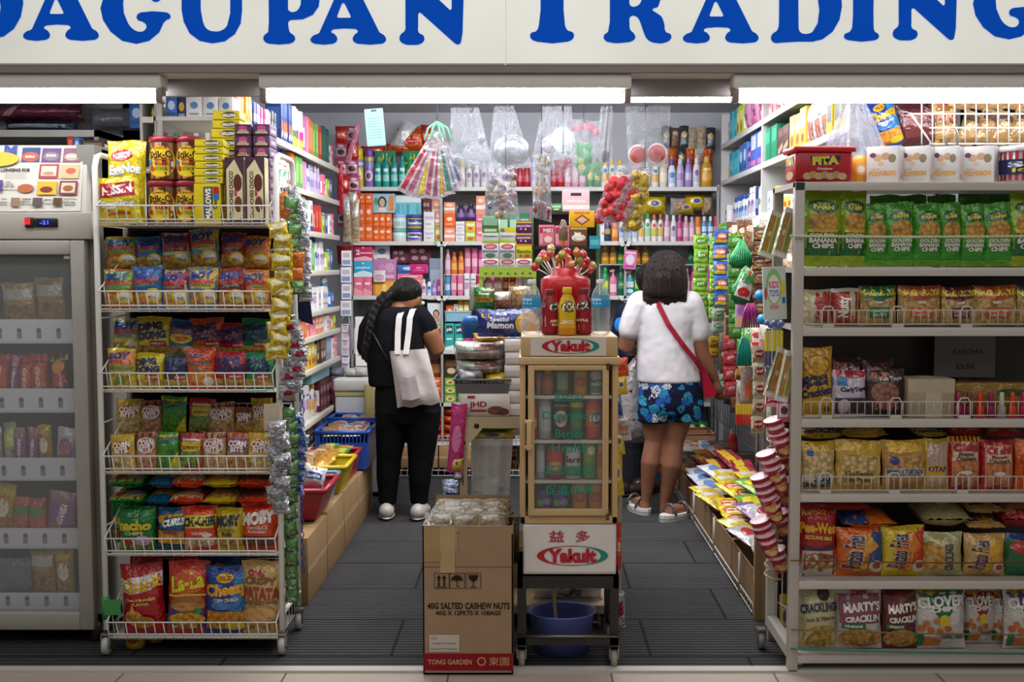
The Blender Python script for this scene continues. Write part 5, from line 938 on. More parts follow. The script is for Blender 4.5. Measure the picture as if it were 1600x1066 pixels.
# red and pink bags pinned in the left back corner, long pink and red strip
for i in range(12):
 px=522+17*(i%2)+(3 if i>5 else 0);py=196+26*(i//2)
 x,z,w,h=R(px,py,px+20,py+28,7.9);inst('pl_pink' if i%3 else 'pl_red','snack_packet','pink' if i%3 else 'red','packet','shiny packet pinned in the back corner',x,7.95,z,w,h,.06,sort='tz')
for x0,x1,y0,y1,c,dsc,ry in((530,555,190,255,'c87a90','long slanted pink strip pack in the back corner',.28),(528,536,256,330,'b01a34','long upright dark red strip pack in the back corner',0)):
 m=MB();x,z,w,h=R(x0,y0,x1,y1,7.8);m.box((0,0,h/2),(.035,.02,h),c,'foil',None,.004);o=reg(m.obj('hanging_strip_pack',None,(x,7.82,z)),dsc,'strip pack');o.rotation_euler=(0,ry,0)
# ==== side shelves on the freezer side
LX=-1.28;LB=LX-.34;y0,y1=4.95,7.62;lc=(y0+y1)/2
LZ=[2.14,1.925,1.695,1.468,1.228,1.083,.895,.593,.44]
ls=empty('shelf_unit',(LX,lc,0),'cream side shelf unit facing the aisle above the freezer chest','shelf unit')
for i,z in enumerate(LZ):
 ya=y0 if i<3 else 5.9
 m=MB();m.bx(-.34,0,ya-lc,y1-lc,z-.018,z,'cdc8bc','paint');m.bx(-.004,.004,ya-lc,y1-lc,z-.028,z+.004,'d6d0c2','paint',.002);m.obj('shelf_board',ls)
for y in(y0+.02,6.3,y1-.02):
 m=MB();m.bx(-.335,-.31,y-lc-.012,y-lc+.012,0,2.4,'c0bcb2','paint');m.bx(-.02,0,y-lc-.01,y-lc+.01,0,.45,'c0bcb2','paint')if y>y0+1 else None;m.obj('upright',ls)
m=MB();m.bx(-.34,-.334,y0-lc,y1-lc,.1,2.45,'aeadae','paint');m.obj('back_panel',ls)
def ws(i):return 'on the side shelf, %s board'%['top','second','third','fourth','fifth','sixth','seventh','eighth','lowest'][i]
d_bottle('clearbtl','tube','d4d8dc','ffffff',[r_(.2,.05,.8,.3,'d8b83a'),r_(.2,.3,.8,.45,'3a8a4a')],'plastic',12,.7);d_bottle('clearbtl2','tube','d6d8dc','ffffff',[r_(.2,.05,.8,.3,'d8b83a'),r_(.2,.3,.8,.5,'c83a8a')],'plastic',12,.7)
d_bottle('hs','shampoo','e0e6ec','2a52a8',[e_(.5,.3,.3,.12,'3a9a6a'),t_('head',.5,.56,.5,.07,'c03a7a',None),r_(.2,.12,.8,.2,'b8c8dc')],'plastic',14,.55)
d_box('navypk','22366e',[e_(.5,.35,.35,.16,'c8602a'),r_(.1,.6,.9,.9,'3a5ab0'),p_([(.1,.1),(.9,.2),(.9,.3),(.1,.2)],'d8dce8')],[r_(.1,.3,.9,.8,'3a5aa8')],[])
simple_box('pkbox','c87aa8',None,None,extra=[r_(.2,.1,.8,.9,'d8a0c0')]);simple_box('orbx','d8682a',None,None,extra=[r_(.2,.2,.8,.8,'e89a5a')]);simple_box('grbx','5a9a4a',None,None,extra=[r_(.2,.2,.8,.8,'9aca6a')]);simple_box('redbx','b82a2a',None,None,extra=[r_(.2,.2,.8,.8,'d86a4a')]);simple_box('dkgrbx','20504a',None,None,extra=[r_(.2,.2,.8,.8,'3a7a5a')]);simple_box('hairdye','dfe0da',None,None,extra=[r_(0,0,1,.2,'6a3aa0'),e_(.5,.42,.22,.2,'3a2a24'),r_(.1,.7,.9,.86,'4aa05a')]);simple_box('hairdye2','e4e2de',None,None,extra=[r_(0,0,1,.2,'d87a2a'),e_(.5,.42,.22,.2,'5a3020'),r_(.1,.7,.9,.86,'a8a8b0')]);simple_box('hairdye3','e4e2de',None,None,extra=[r_(0,0,1,.2,'2a4a9a'),e_(.5,.42,.22,.2,'2a1a14'),r_(.1,.7,.9,.86,'a8a8b0')])
def sr(i,Y0,items):
 y=side_run(ws(i),LX,LZ[i],Y0,items)
 if Y0>5.3:fill_run(ws(i),LX,LZ[i],y,7.5,1,i,.75 if i in(4,5)else 1)
B='bottle';X='box'
# end cap facing the street, top board and the board below it
EY=y0+.01
row('on the top side shelf, street end',EY,187,[('pl_yel','snack_packet','yellow packet','packet',231,258,165,.1),('bxblue','soap_box','bright blue box',X,259,277,150,.12),('bxnavy','soap_box','dark purple blue box',X,278,290,151,.12),('bxwhite2','cream_box','white box',X,291,316,150,.12),('bxwhite2','cream_box','white box',X,317,341,151,.12),('bxwhite2','cream_box','white box',X,342,364,152,.12)])
m=MB();a=W(222,187,y0);m.bx(a.x-LX-.0,-.34,0,.34,LZ[0]-.028,LZ[0],'d6d0c2','paint')if 0 else None
eu=empty('shelf_unit',(-1.63,y0+.005,0),'cream end shelf behind the snack rack holding white boxes','shelf unit')
for z in(LZ[0],LZ[1]):m=MB();m.bx(W(222,187,y0).x+1.63,.004,0,.3,z-.026,z-.001,'d6d0c2','paint');m.obj('shelf_board',eu)
m=MB();x=W(222,187,y0).x+1.63;m.bx(x-.012,x,0,.3,0,2.4,'c0bcb2','paint');m.bx(x,.0,.29,.3,0,2.4,'a6a5a6','paint');m.obj('side_panel',eu)
for px,k,d in((238,'btl_navy','dark capped'),(254,'btl_pur','purple capped'),(271,'btl_gr','green capped'),(286,'btl_mag','pink capped'),(302,'btl_blue','blue capped'),(320,'btl_w','white capped'),(336,'btl_w','pale capped'),(352,'btl_mag','rose capped')):
 x,z,w,h=R(px-8,207,px+8,261,EY);inst(k,'shampoo_bottle',d+' bottle',B,'peeking over the wafer jars',x,EY+.05,LZ[1],w,.15,.05)
sr(0,5.0,[('bxmag','soap_box','magenta box',X,2,.05,.14,.1),('orbx','soap_box','orange box',X,3,.045,.14,.1),('bxyel','soap_box','yellow box',X,2,.045,.14,.1),('tube_navy','deodorant_stick','blue stick',B,4,.04,.13,.04),('tube_mag','deodorant_stick','pink stick',B,4,.04,.13,.04),('tube_w','deodorant_stick','pale mauve stick',B,3,.04,.13,.04),('tube_bk','deodorant_stick','dark stick',B,2,.045,.14,.05)])
sr(0,5.98,[('navypk','razor_pack','navy and silver pack','pack',5,.055,.235,.08),('clearbtl','brush_tube','clear tube with green foot','tube',3,.06,.24,.06),('clearbtl2','brush_tube','clear tube with pink foot','tube',3,.06,.24,.06),('pkbox','soap_box','pink box',X,1,.07,.22,.1),('orbx','soap_box','orange box',X,2,.07,.22,.1),('grbx','soap_box','light green box',X,2,.08,.22,.1),('redbx','soap_box','red box',X,1,.09,.22,.1),('dkgrbx','soap_box','dark green box',X,3,.08,.23,.1)])
sr(1,5.7,[('tube_g','lotion_tube','green tube','tube',3,.05,.15,.05),('hs','shampoo_bottle','blue capped shampoo bottle with leaf',B,2,.12,.2,.07),('hs','shampoo_bottle','shorter blue capped white shampoo bottle',B,1,.12,.19,.07),('orbx','soap_box','orange box',X,1,.09,.19,.08),('grbx','soap_box','green box',X,2,.09,.18,.08),('pkbox','soap_box','pink box',X,2,.08,.17,.08),('btl_wb','lotion_bottle','white bottle with blue cap',B,2,.07,.18,.06),('btl_lil','lotion_bottle','lilac bottle',B,4,.08,.18,.06)])
sr(2,5.9,[('hairdye','hair_dye_box','purple footed hair dye box',X,3,.11,.2,.07),('hairdye2','hair_dye_box','orange footed hair dye box',X,1,.09,.2,.07),('hairdye3','hair_dye_box','blue footed hair dye box',X,2,.09,.2,.07),('hairdye','hair_dye_box','mauve footed hair dye box',X,1,.09,.2,.07),('hairdye3','hair_dye_box','navy footed hair dye box',X,2,.09,.19,.07),('redbx','soap_box','dark red box',X,3,.09,.17,.08)])
sr(3,6.1,[('bxwhite2','cream_box','white box',X,3,.09,.19,.09),('btl_wb','lotion_bottle','white bottle with blue cap',B,2,.08,.2,.07),('bxwhite','cream_box','white and mauve box',X,2,.1,.18,.09),('grbx','soap_box','lime box',X,1,.09,.17,.08),('btl_wb','lotion_bottle','tall white bottle with blue cap',B,2,.1,.21,.07),('btl_w','lotion_bottle','white bottle',B,3,.08,.18,.07)])
sr(4,6.1,[('bxwhite','cream_box','white and mauve box',X,3,.1,.2,.09),('jar_w2','cream_jar','pale blue and white jar','jar',3,.11,.1,.1),('tube_w','lotion_tube','white and mauve tube','tube',4,.06,.14,.05),('bxwhite2','cream_box','white and blue box',X,3,.09,.14,.08),('btl_blue','lotion_bottle','blue and white bottle',B,2,.08,.2,.07)])
sr(5,6.1,[('bxwhite','medicine_box','white medicine box',X,3,.08,.11,.07),('orbx','medicine_box','orange medicine box',X,3,.08,.11,.07),('bxpink','medicine_box','pink medicine box',X,3,.09,.12,.07),('bxsal','medicine_box','salmon medicine box',X,3,.09,.11,.07)])
sr(6,6.1,[('bxpurple','cereal_box','purple box',X,3,.13,.16,.09),('bxyel','cereal_box','yellow box',X,3,.1,.16,.09),('bxlime','cereal_box','lime and yellow box',X,1,.1,.13,.08),('bxbrown','cereal_box','brown box',X,3,.1,.17,.08),('bxgrey','cereal_box','grey blue box',X,2,.09,.17,.08)])
sr(7,6.1,[('tube_bk','lotion_bottle','black and white bottle',B,4,.11,.22,.09),('tube_w','lotion_bottle','white bottle with blue band',B,2,.09,.2,.07),('btl_wy','lotion_bottle','cream bottle with yellow cap',B,2,.09,.2,.07),('pump_pk','lotion_pump','pink pump bottle',B,1,.08,.17,.07),('bxdkred','cereal_box','dark red box',X,4,.1,.19,.08)])
bk=empty('plastic_basket',(LX-.12,7.05,LZ[7]+.2),'light blue basket with brown goods on the eighth side shelf','basket')
m=MB()
for s in(-1,1):m.bx(s*.09-.003,s*.09+.003,-.3,.3,0,.07,'7fb8c8','plastic');m.bx(-.09,.09,s*.3-.003,s*.3+.003,0,.07,'7fb8c8','plastic')
m.bx(-.09,.09,-.3,.3,0,.004,'7fb8c8','plastic');m.bx(.085,.1,-.31,.31,.06,.074,'8fc4d2','plastic');m.obj('basket_body',bk)
m=MB();
for i in range(8):m.ball((random.uniform(-.05,.04),-.25+.07*i,.042),(.04,.045,.035),['5a2a20','7a3a24','4a2a1c'][i%3],'foil')
o=m.obj('dried_fruit',None,(LX-.12,7.05,LZ[7]+.2));o['kind']='stuff'
sr(8,6.3,[('bxbrown','cereal_box','brown box',X,5,.12,.12,.1),('bxgrey','cereal_box','grey box',X,3,.12,.11,.1)])
# small bottles on a low shelf corner and hanging cards
for i in range(4):
 x,z,w,h=R(534-(i%2),392+26*i,549,416+26*i,7.6);inst(d_box('cardstrip','d8d6d6',[r_(.1,.1,.9,.4,'7a8ab8'),r_(.15,.55,.85,.85,'b0a8b0')],[],[]),'blister_card','white blister card','card','in the strip before the back shelf',x,7.6,z,w,h,.015,sort='tz')
d_pillow('bulb_pk','b8a890',[r_(.1,.1,.9,.6,'9a8468','food'),r_(.1,.68,.9,.92,'c8ccd4')],'foil')
for i,(x0,x1,y0_,y1_)in enumerate(((536,549,306,378),(548,562,312,380),(545,558,300,340))):
 x,z,w,h=R(x0,y0_,x1,y1_,7.85);inst('bulb_pk','hanging_spice_packet','beige dried spice packet','packet','hanging at the end of the orange boxes',x,7.86,z,w,h,.04)
m=MB();x,z,w,h=R(523,383,548,413,7.7);m.lathe([(w*.42,0),(w*.5,h),(w*.52,h),(w*.52,h*.96)],'b02438','plastic',14,sy=.8);reg(m.obj('plastic_tub',None,(x,7.78,z)),'red plastic tub on the side shelf near the back corner','tub')
# ==== chest freezer, crates and cartons on the floor
FX0,FX1,FYa,FYb=-1.265,W(602,700,7.3).x,7.3,7.95;fz=zpx(592,7.3)
cf=empty('chest_freezer',((FX0+FX1)/2,7.3,0),'white chest freezer at the back behind blue crates','freezer');c=(FX0+FX1)/2;hw=(FX1-FX0)/2
m=MB();m.bx(-hw,hw,0,.65,.03,fz-.11,'c3c4ca','paint',.012);m.obj('cabinet',cf)
m=MB();m.bx(-hw-.01,hw+.01,-.012,.66,fz-.085,fz,'d0d0cc','paint',.015);m.obj('lid',cf)
m=MB();m.bx(-hw,hw+.004,-.004,.65,fz-.11,fz-.085,'b8b070','plastic');m.obj('lid_seal',cf)
m=MB();a=W(577,606,7.28).x-c;m.bx(a-.03,a+.035,-.04,.0,fz-.29,fz-.03,'b9ae74','plastic',.012);m.obj('handle',cf)
d_pillow('rag','b4b0aa',[],'cloth')
for x0,x1,y0_,y1_,k,d in((512,536,570,584,'greybag','dark blue grey cloth bag lying on the chest freezer'),(537,560,572,585,'rag','beige cloth bundle lying on the chest freezer'),(552,575,571,586,'rag','pale cloth bundle at the freezer handle')):
 x,z,w,h=R(x0,y0_,x1,y1_,7.4);inst(k,'cloth_bundle',d,'cloth','',x,7.45,fz+.001,w,h,.14)
x,z,w,h=R(556,495,576,572,7.75);inst('bxwhite2','cream_box','pale card hanging behind the black-clad person above the freezer','card','',x,7.75,z,w,h,.02)
hang=empty('sachet_strip',W(541,500,7.6),'strip of white and pink sachets hanging above the chest freezer','sachet strip');p0=hang.location.copy()
d_box('sach','d8d8dc',[e_(.5,.5,.3,.25,'a8b8d8'),r_(.1,.8,.9,.95,'c03a4a')],[],[])
for i in range(6):
 p=W(540,518+12.5*i,7.6);o=bpy.data.objects.new('sachet',DES['sach'][0][1]);COL.objects.link(o);o.parent=hang;o.location=p-p0;o.scale=(.05,.012,.05);o.rotation_euler=(random.uniform(-.2,.2),0,random.uniform(-.3,.3))
for i,(x1_,col)in enumerate(((533,'c8a890'),(545,'6ab87a'),(549,'b87ac0'))):
 m=MB();a=W(541,470,7.6)-p0;b_=W(x1_,505+20*i,7.58)-p0;m.tube([a,(a+b_)/2+Vector((.01,0,0)),b_],.003,col,'plastic',5);m.obj('cord',hang)
# crates: open boxes
def crate(name,desc,cat,x0,x1,ya,yb,z0,z1,col,rim=.012,holes=None,flare=.0,where=''):
 o=empty(name,((x0+x1)/2,ya,z0),desc,cat,where);hw=(x1-x0)/2;L=yb-ya;h=z1-z0;m=MB();kd='card' if 'card' in name else 'plastic'
 b=flare
 cn=[(-hw+b,b),(hw-b,b),(hw-b,L-b),(-hw+b,L-b)];ct=[(-hw,0),(hw,0),(hw,L),(-hw,L)]
 for i in range(4):
  j=(i+1)%4;A0,B0,A1,B1=Vector((*cn[i],0)),Vector((*cn[j],0)),Vector((*ct[i],h)),Vector((*ct[j],h));n=14 if holes and i in holes else 0
  if n:
   for k in range(n):
    for u0,u1,v0,v1 in((k/n,(k+.35)/n,0,1),((k+.35)/n,(k+1)/n,0,.72),((k+.35)/n,(k+1)/n,.93,1)):
     q=lambda u,v:A0.lerp(B0,u).lerp(A1.lerp(B1,u),v)
     m.add([q(u0,v0),q(u1,v0),q(u1,v1),q(u0,v1)],[(3,2,1,0)],col,kd)
  else:m.add([A0,B0,B1,A1],[(3,2,1,0)],col,kd)
 m.add([Vector((*p,0))for p in cn],[(0,1,2,3)],col,kd);m.obj('shell',o)
 m=MB();ring=[Vector((*p,h))for p in ct]
 for i in range(4):m.tube([ring[i],ring[(i+1)%4]],rim,col,kd,6)
 m.obj('rim',o);return o
def fill(where,items,x0,x1,ya,yb,z,n,w,l,h,name='snack_packet',cat='packet',seed=1,lay=1):
 rd=random.Random(seed)
 nx=max(1,round((x1-x0)/w));ny=max(1,math.ceil(n/nx));c=0
 for j in range(ny):
  for i in range(nx):
   if c>=n:return
   k,d=items[c%len(items)];c+=1
   inst(k,name,d,cat,where,x0+(x1-x0)*(i+.5)/nx,ya+(yb-ya)*(j+.5)/ny-l*.3,z+h*.5,w*.98,l,h,rx=-pi/2+.22,rz=rd.uniform(-.25,.25),sort='y')
CX1=-.985
def zf(px,py,Y):return zpx(py,Y)
# cartons standing on the floor under the crates
d_box('carton2','a2835f',[r_(.45,0,.55,1,'b59a74')],[r_(.0,.46,1,.54,'b59a74')],[r_(0,.45,1,.55,'b0946c')],'card',.008)
for i,(ya,yb,h)in enumerate(((4.95,5.42,.3),(5.44,5.92,.31),(5.94,6.42,.31),(6.44,7.0,.3))):
 inst('carton2','cardboard_carton','brown carton carrying crates','carton','along the aisle below the side shelves',(-1.262+CX1)/2,(ya+yb)/2,0,CX1+1.262,h,yb-ya,sort='y')
blue='1f4fa8'
crate('plastic_crate','blue slotted plastic crate with white packets before the chest freezer','crate',-1.262,W(576,760,6.6).x,6.58,7.02,.312,.53,blue,.012,(0,2),.01)
crate('plastic_crate','second blue slotted crate rim behind the first, touching the freezer','crate',-1.262,W(585,740,6.95).x,7.05,7.28,.302,.545,blue,.012,(0,2),.01)
crate('plastic_tray','red plastic tray with snack packets behind the yellow tray','tray',-1.262,W(554,760,6.3).x,6.2,6.55,.315,.44,'a82a34',.012,None,.02)
crate('plastic_tray','yellow plastic tray of small snack packets','tray',-1.262,W(546,780,5.95).x,5.82,6.18,.315,.46,'d0b420',.012,None,.04)
crate('plastic_tray','pale blue tray behind the red tray','tray',-1.262,W(526,790,5.7).x,5.6,5.8,.315,.44,'6f98c0',.01,None,.03)
crate('plastic_tray','large red plastic tray in front holding a white pack','tray',-1.262,W(519,810,5.4).x,5.2,5.58,.315,.46,'a3283a',.013,None,.05)
d_pillow('pk_tan','b89a70',[r_(.1,.15,.9,.7,'a07a4a','food'),r_(.1,.75,.9,.9,'d8d0c0')],'foil');d_pillow('pk_gold','c8982a',[r_(.1,.2,.9,.8,'b07a2a','food')],'foil');d_pillow('pk_wh','d0cdc8',[r_(.1,.2,.9,.8,'b8b0a4','food'),r_(.2,.4,.8,.6,'c06a5a')],'foil');d_pillow('pk_pinkw','d0b8bc',[r_(.1,.3,.9,.7,'a83a4a'),r_(.2,.4,.8,.6,'e0d8d4')],'foil');d_pillow('pk_green','4a8a3a',[r_(.1,.3,.9,.7,'c8b83a')],'foil')
fill('in the first blue crate',[('pk_tan','tan packet'),('pk_wh','white packet'),('pk_wh','white packet'),('pk_pinkw','pink and white packet')],-1.23,-1.0,6.66,7.0,.47,8,.11,.15,.05,seed=2)
fill('in the second blue crate',[('pk_wh','white packet'),('pk_tan','tan packet')],-1.23,-1.0,7.1,7.25,.48,4,.11,.13,.05,seed=3)
fill('in the red tray behind',[('pk_gold','golden packet'),('pk_green','green and yellow packet'),('pk_tan','tan packet')],-1.23,-1.04,6.26,6.5,.41,5,.09,.16,.045,seed=4)
fill('in the yellow tray',[('pk_tan','tan packet'),('pk_gold','golden packet'),('pk_wh','pale packet'),('pk_gold','amber packet')],-1.23,-1.05,5.9,6.14,.43,8,.085,.17,.045,seed=5)
fill('in the pale blue tray',[('pk_wh','white packet'),('pk_pinkw','pink and white packet')],-1.24,-1.1,5.64,5.78,.4,4,.1,.13,.04,seed=6)
fill('in the front red tray',[('pk_wh','white packet'),('pk_pinkw','pink packet')],-1.24,-1.12,5.28,5.5,.42,3,.12,.17,.05,seed=7)
d_pillow('tissue','e2e2e6',[r_(.12,.28,.88,.6,'3a62a8'),t_('Sanita',.5,.44,.6,.16,'f0f2f8',None,.08),e_(.42,.78,.06,.05,'c04a4a'),e_(.58,.78,.06,.05,'c04a4a')],'foil',None,None,.02,.3)
x,z,w,h=R(476,794,507,826,5.35);inst('tissue','tissue_pack','puffy white pack with blue band on the front red tray','tissue pack','',x-.01,5.36,.45,w*1.1,h,.09,rx=-.5,ry=.15)
# goods stored above the display freezer
for i,(z,d)in enumerate(((zpx(205,5.2),'upper'),(zpx(226,5.0),'lower'))):
 pass
hs=empty('wall_shelf',(-2.2,5.2,0),'pale metal shelf above the display freezer with dark packets','shelf');m=MB()
z=zpx(203,5.0);m.bx(-.6,.32,-.2,.1,z-.03,z,'c0bcb2','paint');m.bx(-.6,.32,.1,.11,z-.5,2.6,'8d8c8e','paint');m.bx(-.6,-.58,-.2,.1,0,z,'9d9c9e','paint');m.bx(.3,.32,-.2,.1,0,z,'9d9c9e','paint');m.obj('shelf_board',hs)
d_pillow('mar_bag','5a2434',[r_(.1,.2,.9,.8,'6a3040'),p_([(.2,.2),(.35,.8),(.42,.8),(.3,.2)],'a0808a')],'foil');d_pillow('dkblue_bag','2a3448',[r_(.1,.3,.9,.6,'8a98a0')],'foil')
for x0,x1,y0_,y1_,k,d in((-40,118,158,185,'mar_bag','large dark maroon plastic wrapped bundle above the freezer'),(-10,110,186,204,'dkblue_bag','flat dark bundle under the maroon one above the freezer'),(128,200,165,200,'greybag','grey silver bundle above the freezer'),(200,222,160,200,'bxblue','blue box at the end of the shelf above the freezer')):
 x,zz,w,h=R(x0,y0_,x1,y1_,5.02);zz=max(zz,z+.001);inst(k,'wrapped_bundle',d,'bundle','',x,5.12,zz,w,h,.16)
for x0,x1,y0_,k,d in((104,114,206,'redbx','thin red box standing behind the freezer top'),(115,124,208,'bxblue','thin blue box standing behind the freezer top'),(126,162,212,'bxbrown','dark striped pack behind the freezer top')):
 x,zz,w,h=R(x0,y0_,x1,232,4.8);inst(k,'small_box',d,'box','',x,4.83,fzh,w,h,.05)
# ==== side shelves on the sachet side
QX=1.33;QZ=[2.335,2.085,1.79];q0,q1=4.8,8.04;qc=(q0+q1)/2
qs=empty('shelf_unit',(QX,qc,0),'grey side shelf unit high over the hanging sachets','shelf unit')
for z in QZ:
 m=MB();m.bx(0,.36,q0-qc,q1-qc,z-.018,z,'b8b7b6','paint');m.bx(-.004,.004,q0-qc,q1-qc,z-.03,z+.004,'cfcecc','paint',.002);m.obj('shelf_board',qs)
for y in(q0+.02,6.62,q1-.01):
 m=MB();m.bx(-.002,.36,y-qc-.014,y-qc+.014,1.76,2.55,'c9c9c8','paint');m.bx(.0,.03,y-qc-.014,y-qc+.014,0,1.77,'b4b4b2','paint');m.obj('upright',qs)
m=MB();m.bx(.355,.362,q0-qc,q1-qc,.1,2.55,'a9a9ac','paint');m.obj('back_panel',qs)
def qr(i,Y0,items,sec):
 w='on the %s sachet-side shelf, %s'%(['top','second','third'][i],sec);fill_run(w,QX,QZ[i],side_run('on the %s sachet-side shelf, %s'%(['top','second','third'][i],sec),QX,QZ[i],Y0,items,-1),7.9 if 'inner' in sec else 6.5,-1,i*2+1)
simple_box('bxsilver','c8c6b8',None,None,extra=[r_(.1,.1,.9,.45,'d8b830'),r_(.2,.55,.8,.9,'e4e4e8')]);simple_box('bxtissue','4a62b8',None,None,extra=[r_(.1,.55,.9,.95,'c8ccd8'),r_(.1,.1,.9,.25,'c870a0')]);simple_box('bxaqua','2a9ab0',None,None,extra=[r_(.1,.3,.9,.7,'5ac0cc')]);simple_box('bxgrn2','1f7a58',None,None,extra=[r_(.1,.55,.9,.9,'3a9a78')]);simple_box('bxcof','4a2c28',None,None,extra=[p_([(.1,.1),(.9,.3),(.9,.5),(.1,.3)],'a88878'),r_(.1,.7,.9,.9,'6a4a40')]);simple_box('bxoreo','d8c02a',None,None,extra=[r_(.1,.3,.9,.7,'4a4a4a')])
d_pillow('pl_magbag','c0508a',[r_(.1,.15,.9,.8,'d898b8'),r_(.2,.3,.8,.45,'a02a6a')]);d_pillow('pl_silver','c0bcc0',[r_(.15,.1,.85,.5,'b0583a','food'),r_(.2,.55,.8,.9,'d8d4d8')])
qr(0,6.7,[('pl_magbag','tissue_bag','magenta tissue bag','bag',3,.22,.26,.1),('bxlime','soap_box','lime box',X,2,.1,.2,.09),('bxaqua','soap_box','aqua box',X,2,.12,.2,.09)],'inner bay')
qr(1,6.7,[('bxtissue','tissue_box','blue and silver tissue box',X,2,.19,.215,.1),('bxpurple','soap_box','violet box',X,1,.12,.15,.09),('bxblue','soap_box','blue box',X,2,.14,.19,.09),('bxaqua','soap_box','aqua box',X,2,.15,.17,.09),('btl_gold','oil_bottle','brown capped bottle',B,2,.09,.16,.08)],'inner bay')
qr(2,6.7,[('pump_w','lotion_pump','cream white pump bottle',B,2,.12,.27,.1),('tube_navy','lotion_bottle','lilac blue bottle',B,1,.08,.19,.07),('btl_w','lotion_bottle','white bottle',B,2,.12,.2,.08),('btl_wb','lotion_bottle','white bottle with blue cap',B,5,.1,.17,.07)],'inner bay')
qr(0,4.9,[('bxsilver','soap_box','yellow and silver box',X,6,.18,.2,.1),('pl_silver','foil_bag','silver bag','bag',3,.16,.22,.08)],'street bay')
qr(1,4.85,[('bxoreo','biscuit_box','yellow dark squared box',X,4,.1,.2,.09),('pl_silver','foil_bag','silver bag with red print','bag',3,.13,.22,.07),('bxyel','tea_box','yellow box',X,1,.13,.2,.09),('bxlime','tea_box','lime box',X,2,.12,.19,.09),('bxcof','coffee_box','dark brown box',X,2,.14,.16,.09),('bxgrn2','tea_box','dark green box',X,2,.15,.19,.1)],'street bay')
qr(2,5.3,[('bxblue','medicine_box','blue box',X,1,.1,.14,.08),('bxwhite2','medicine_box','white box',X,3,.11,.17,.08),('bxwhite','medicine_box','white and mauve box',X,2,.1,.15,.08),('bxyel','medicine_box','yellow box',X,3,.11,.14,.08),('bxlime','medicine_box','lime box',X,1,.1,.15,.08)],'street bay')
# grid panel that the sachets hang from
gp=empty('grid_panel',(1.27,6.3,0),'grey wire grid wall carrying sachet strips over the low counter','grid panel');m=MB()
for i in range(34):y=-1.5+3.2*i/33;m.tube([(0,y,.45),(0,y,1.74)],.0025,'a8a8aa','metal',4)
for i in range(18):z=.45+1.29*i/17;m.tube([(0,-1.5,z),(0,1.7,z)],.0025,'a8a8aa','metal',4)
m.obj('wire_mesh',gp);m=MB()
for y in(-1.5,.1,1.7):m=MB();m.tube([(.012,y,0),(.012,y,1.76)],.012,'9a9a9c','paint',6);m.obj('post',gp)
def sachets(desc,x0,x1,y0,y1,n,key,Y,name='hanging_sachet_strip',cat='sachet strip',child='sachet',rz=.35):
 Y=min(7.55,1.19*F/(x1-CX))
 p0=W((x0+x1)/2,y0,Y);root=empty(name,p0,desc,cat);a=W(x0,y0,Y);b=W(x1,y1,Y);hh=(a.z-b.z)/n
 for i in range(n):
  o=bpy.data.objects.new(child,DES[key][0][1]);COL.objects.link(o);o.parent=root;o.location=(random.uniform(-.004,.004),random.uniform(-.01,.01),-hh*(i+.99));o.scale=((b.x-a.x)*.99,.022,hh*.98);o.rotation_euler=(random.uniform(-.08,.08),random.uniform(-.05,.05),random.uniform(-.2,.1)+rz)
 return root
def sdes(key,base,oval,txt,tc,low,top=None):
 pr=[r_(.04,.05,.96,.34,low),e_(.5,.55,.38,.24,oval),t_(txt,.5,.56,.54,.2,tc,None,.1,.05)]
 if top:pr.append(r_(0,.84,1,.98,top))
 return d_pillow(key,base,pr,'foil',None,None,.02,.3)
sdes('s_joyg','8cc63a','5ea02a','JOY','f4f6f0','b4d860','c8dc8a');sdes('s_joygd','3a8f3a','6ab84a','JOY','f4f6f0','58a040','b8c840');sdes('s_tide','2a62b8','d8702a','Tide','f0f0f4','e0c02a','3a78c8');sdes('s_white','d8dcd4','4a9a5a','JOY','f4f6f0','a8c8a8','e8ece4');sdes('s_red','b8283a','d8606a','JOY','f4e8e8','c84a4a','d87a80');sdes('s_cream','d8ccb0','b82a32','kopi','f4ecd8','b8a488','e4dcc4');sdes('s_brown','6a4434','d8c0a0','kopi','6a2a1a','d8a840','8a5a40');sdes('s_gold','d8a82a','e8c84a','mix','7a3a10','c88a1a')
sachets('strip of light green dish soap sachets beside the white-shirted person',1084,1107,367,522,7,'s_joyg',7.5)
sachets('narrow strip of green sachets behind the blue and yellow strip',1109,1119,370,500,6,'s_joyg',7.45)
sachets('strip of blue and yellow detergent sachets',1116,1138,358,480,5,'s_tide',7.2)
sachets('strip of white and green soap sachets under the blue and yellow strip',1111,1133,482,520,2,'s_white',7.2)
sachets('strip of dark green dish soap sachets beside the green net bags',1139,1160,365,530,7,'s_joygd',7.0)
sachets('strip of red dish soap sachets hanging by the hand',1130,1151,524,620,4,'s_red',7.05)
sachets('strip of gold coffee sachets under the white and green strip',1106,1124,525,560,2,'s_gold',7.35)
sachets('strip of cream coffee sachets in front of the counter end',1176,1197,540,678,5,'s_cream',6.6)
sachets('strip of brown coffee sachets with gold bands behind the net bags',1176,1200,355,492,6,'s_brown',6.75)
sachets('strip of gold and brown sachets near the shelf corner',1196,1209,352,452,5,'s_brown',6.5)
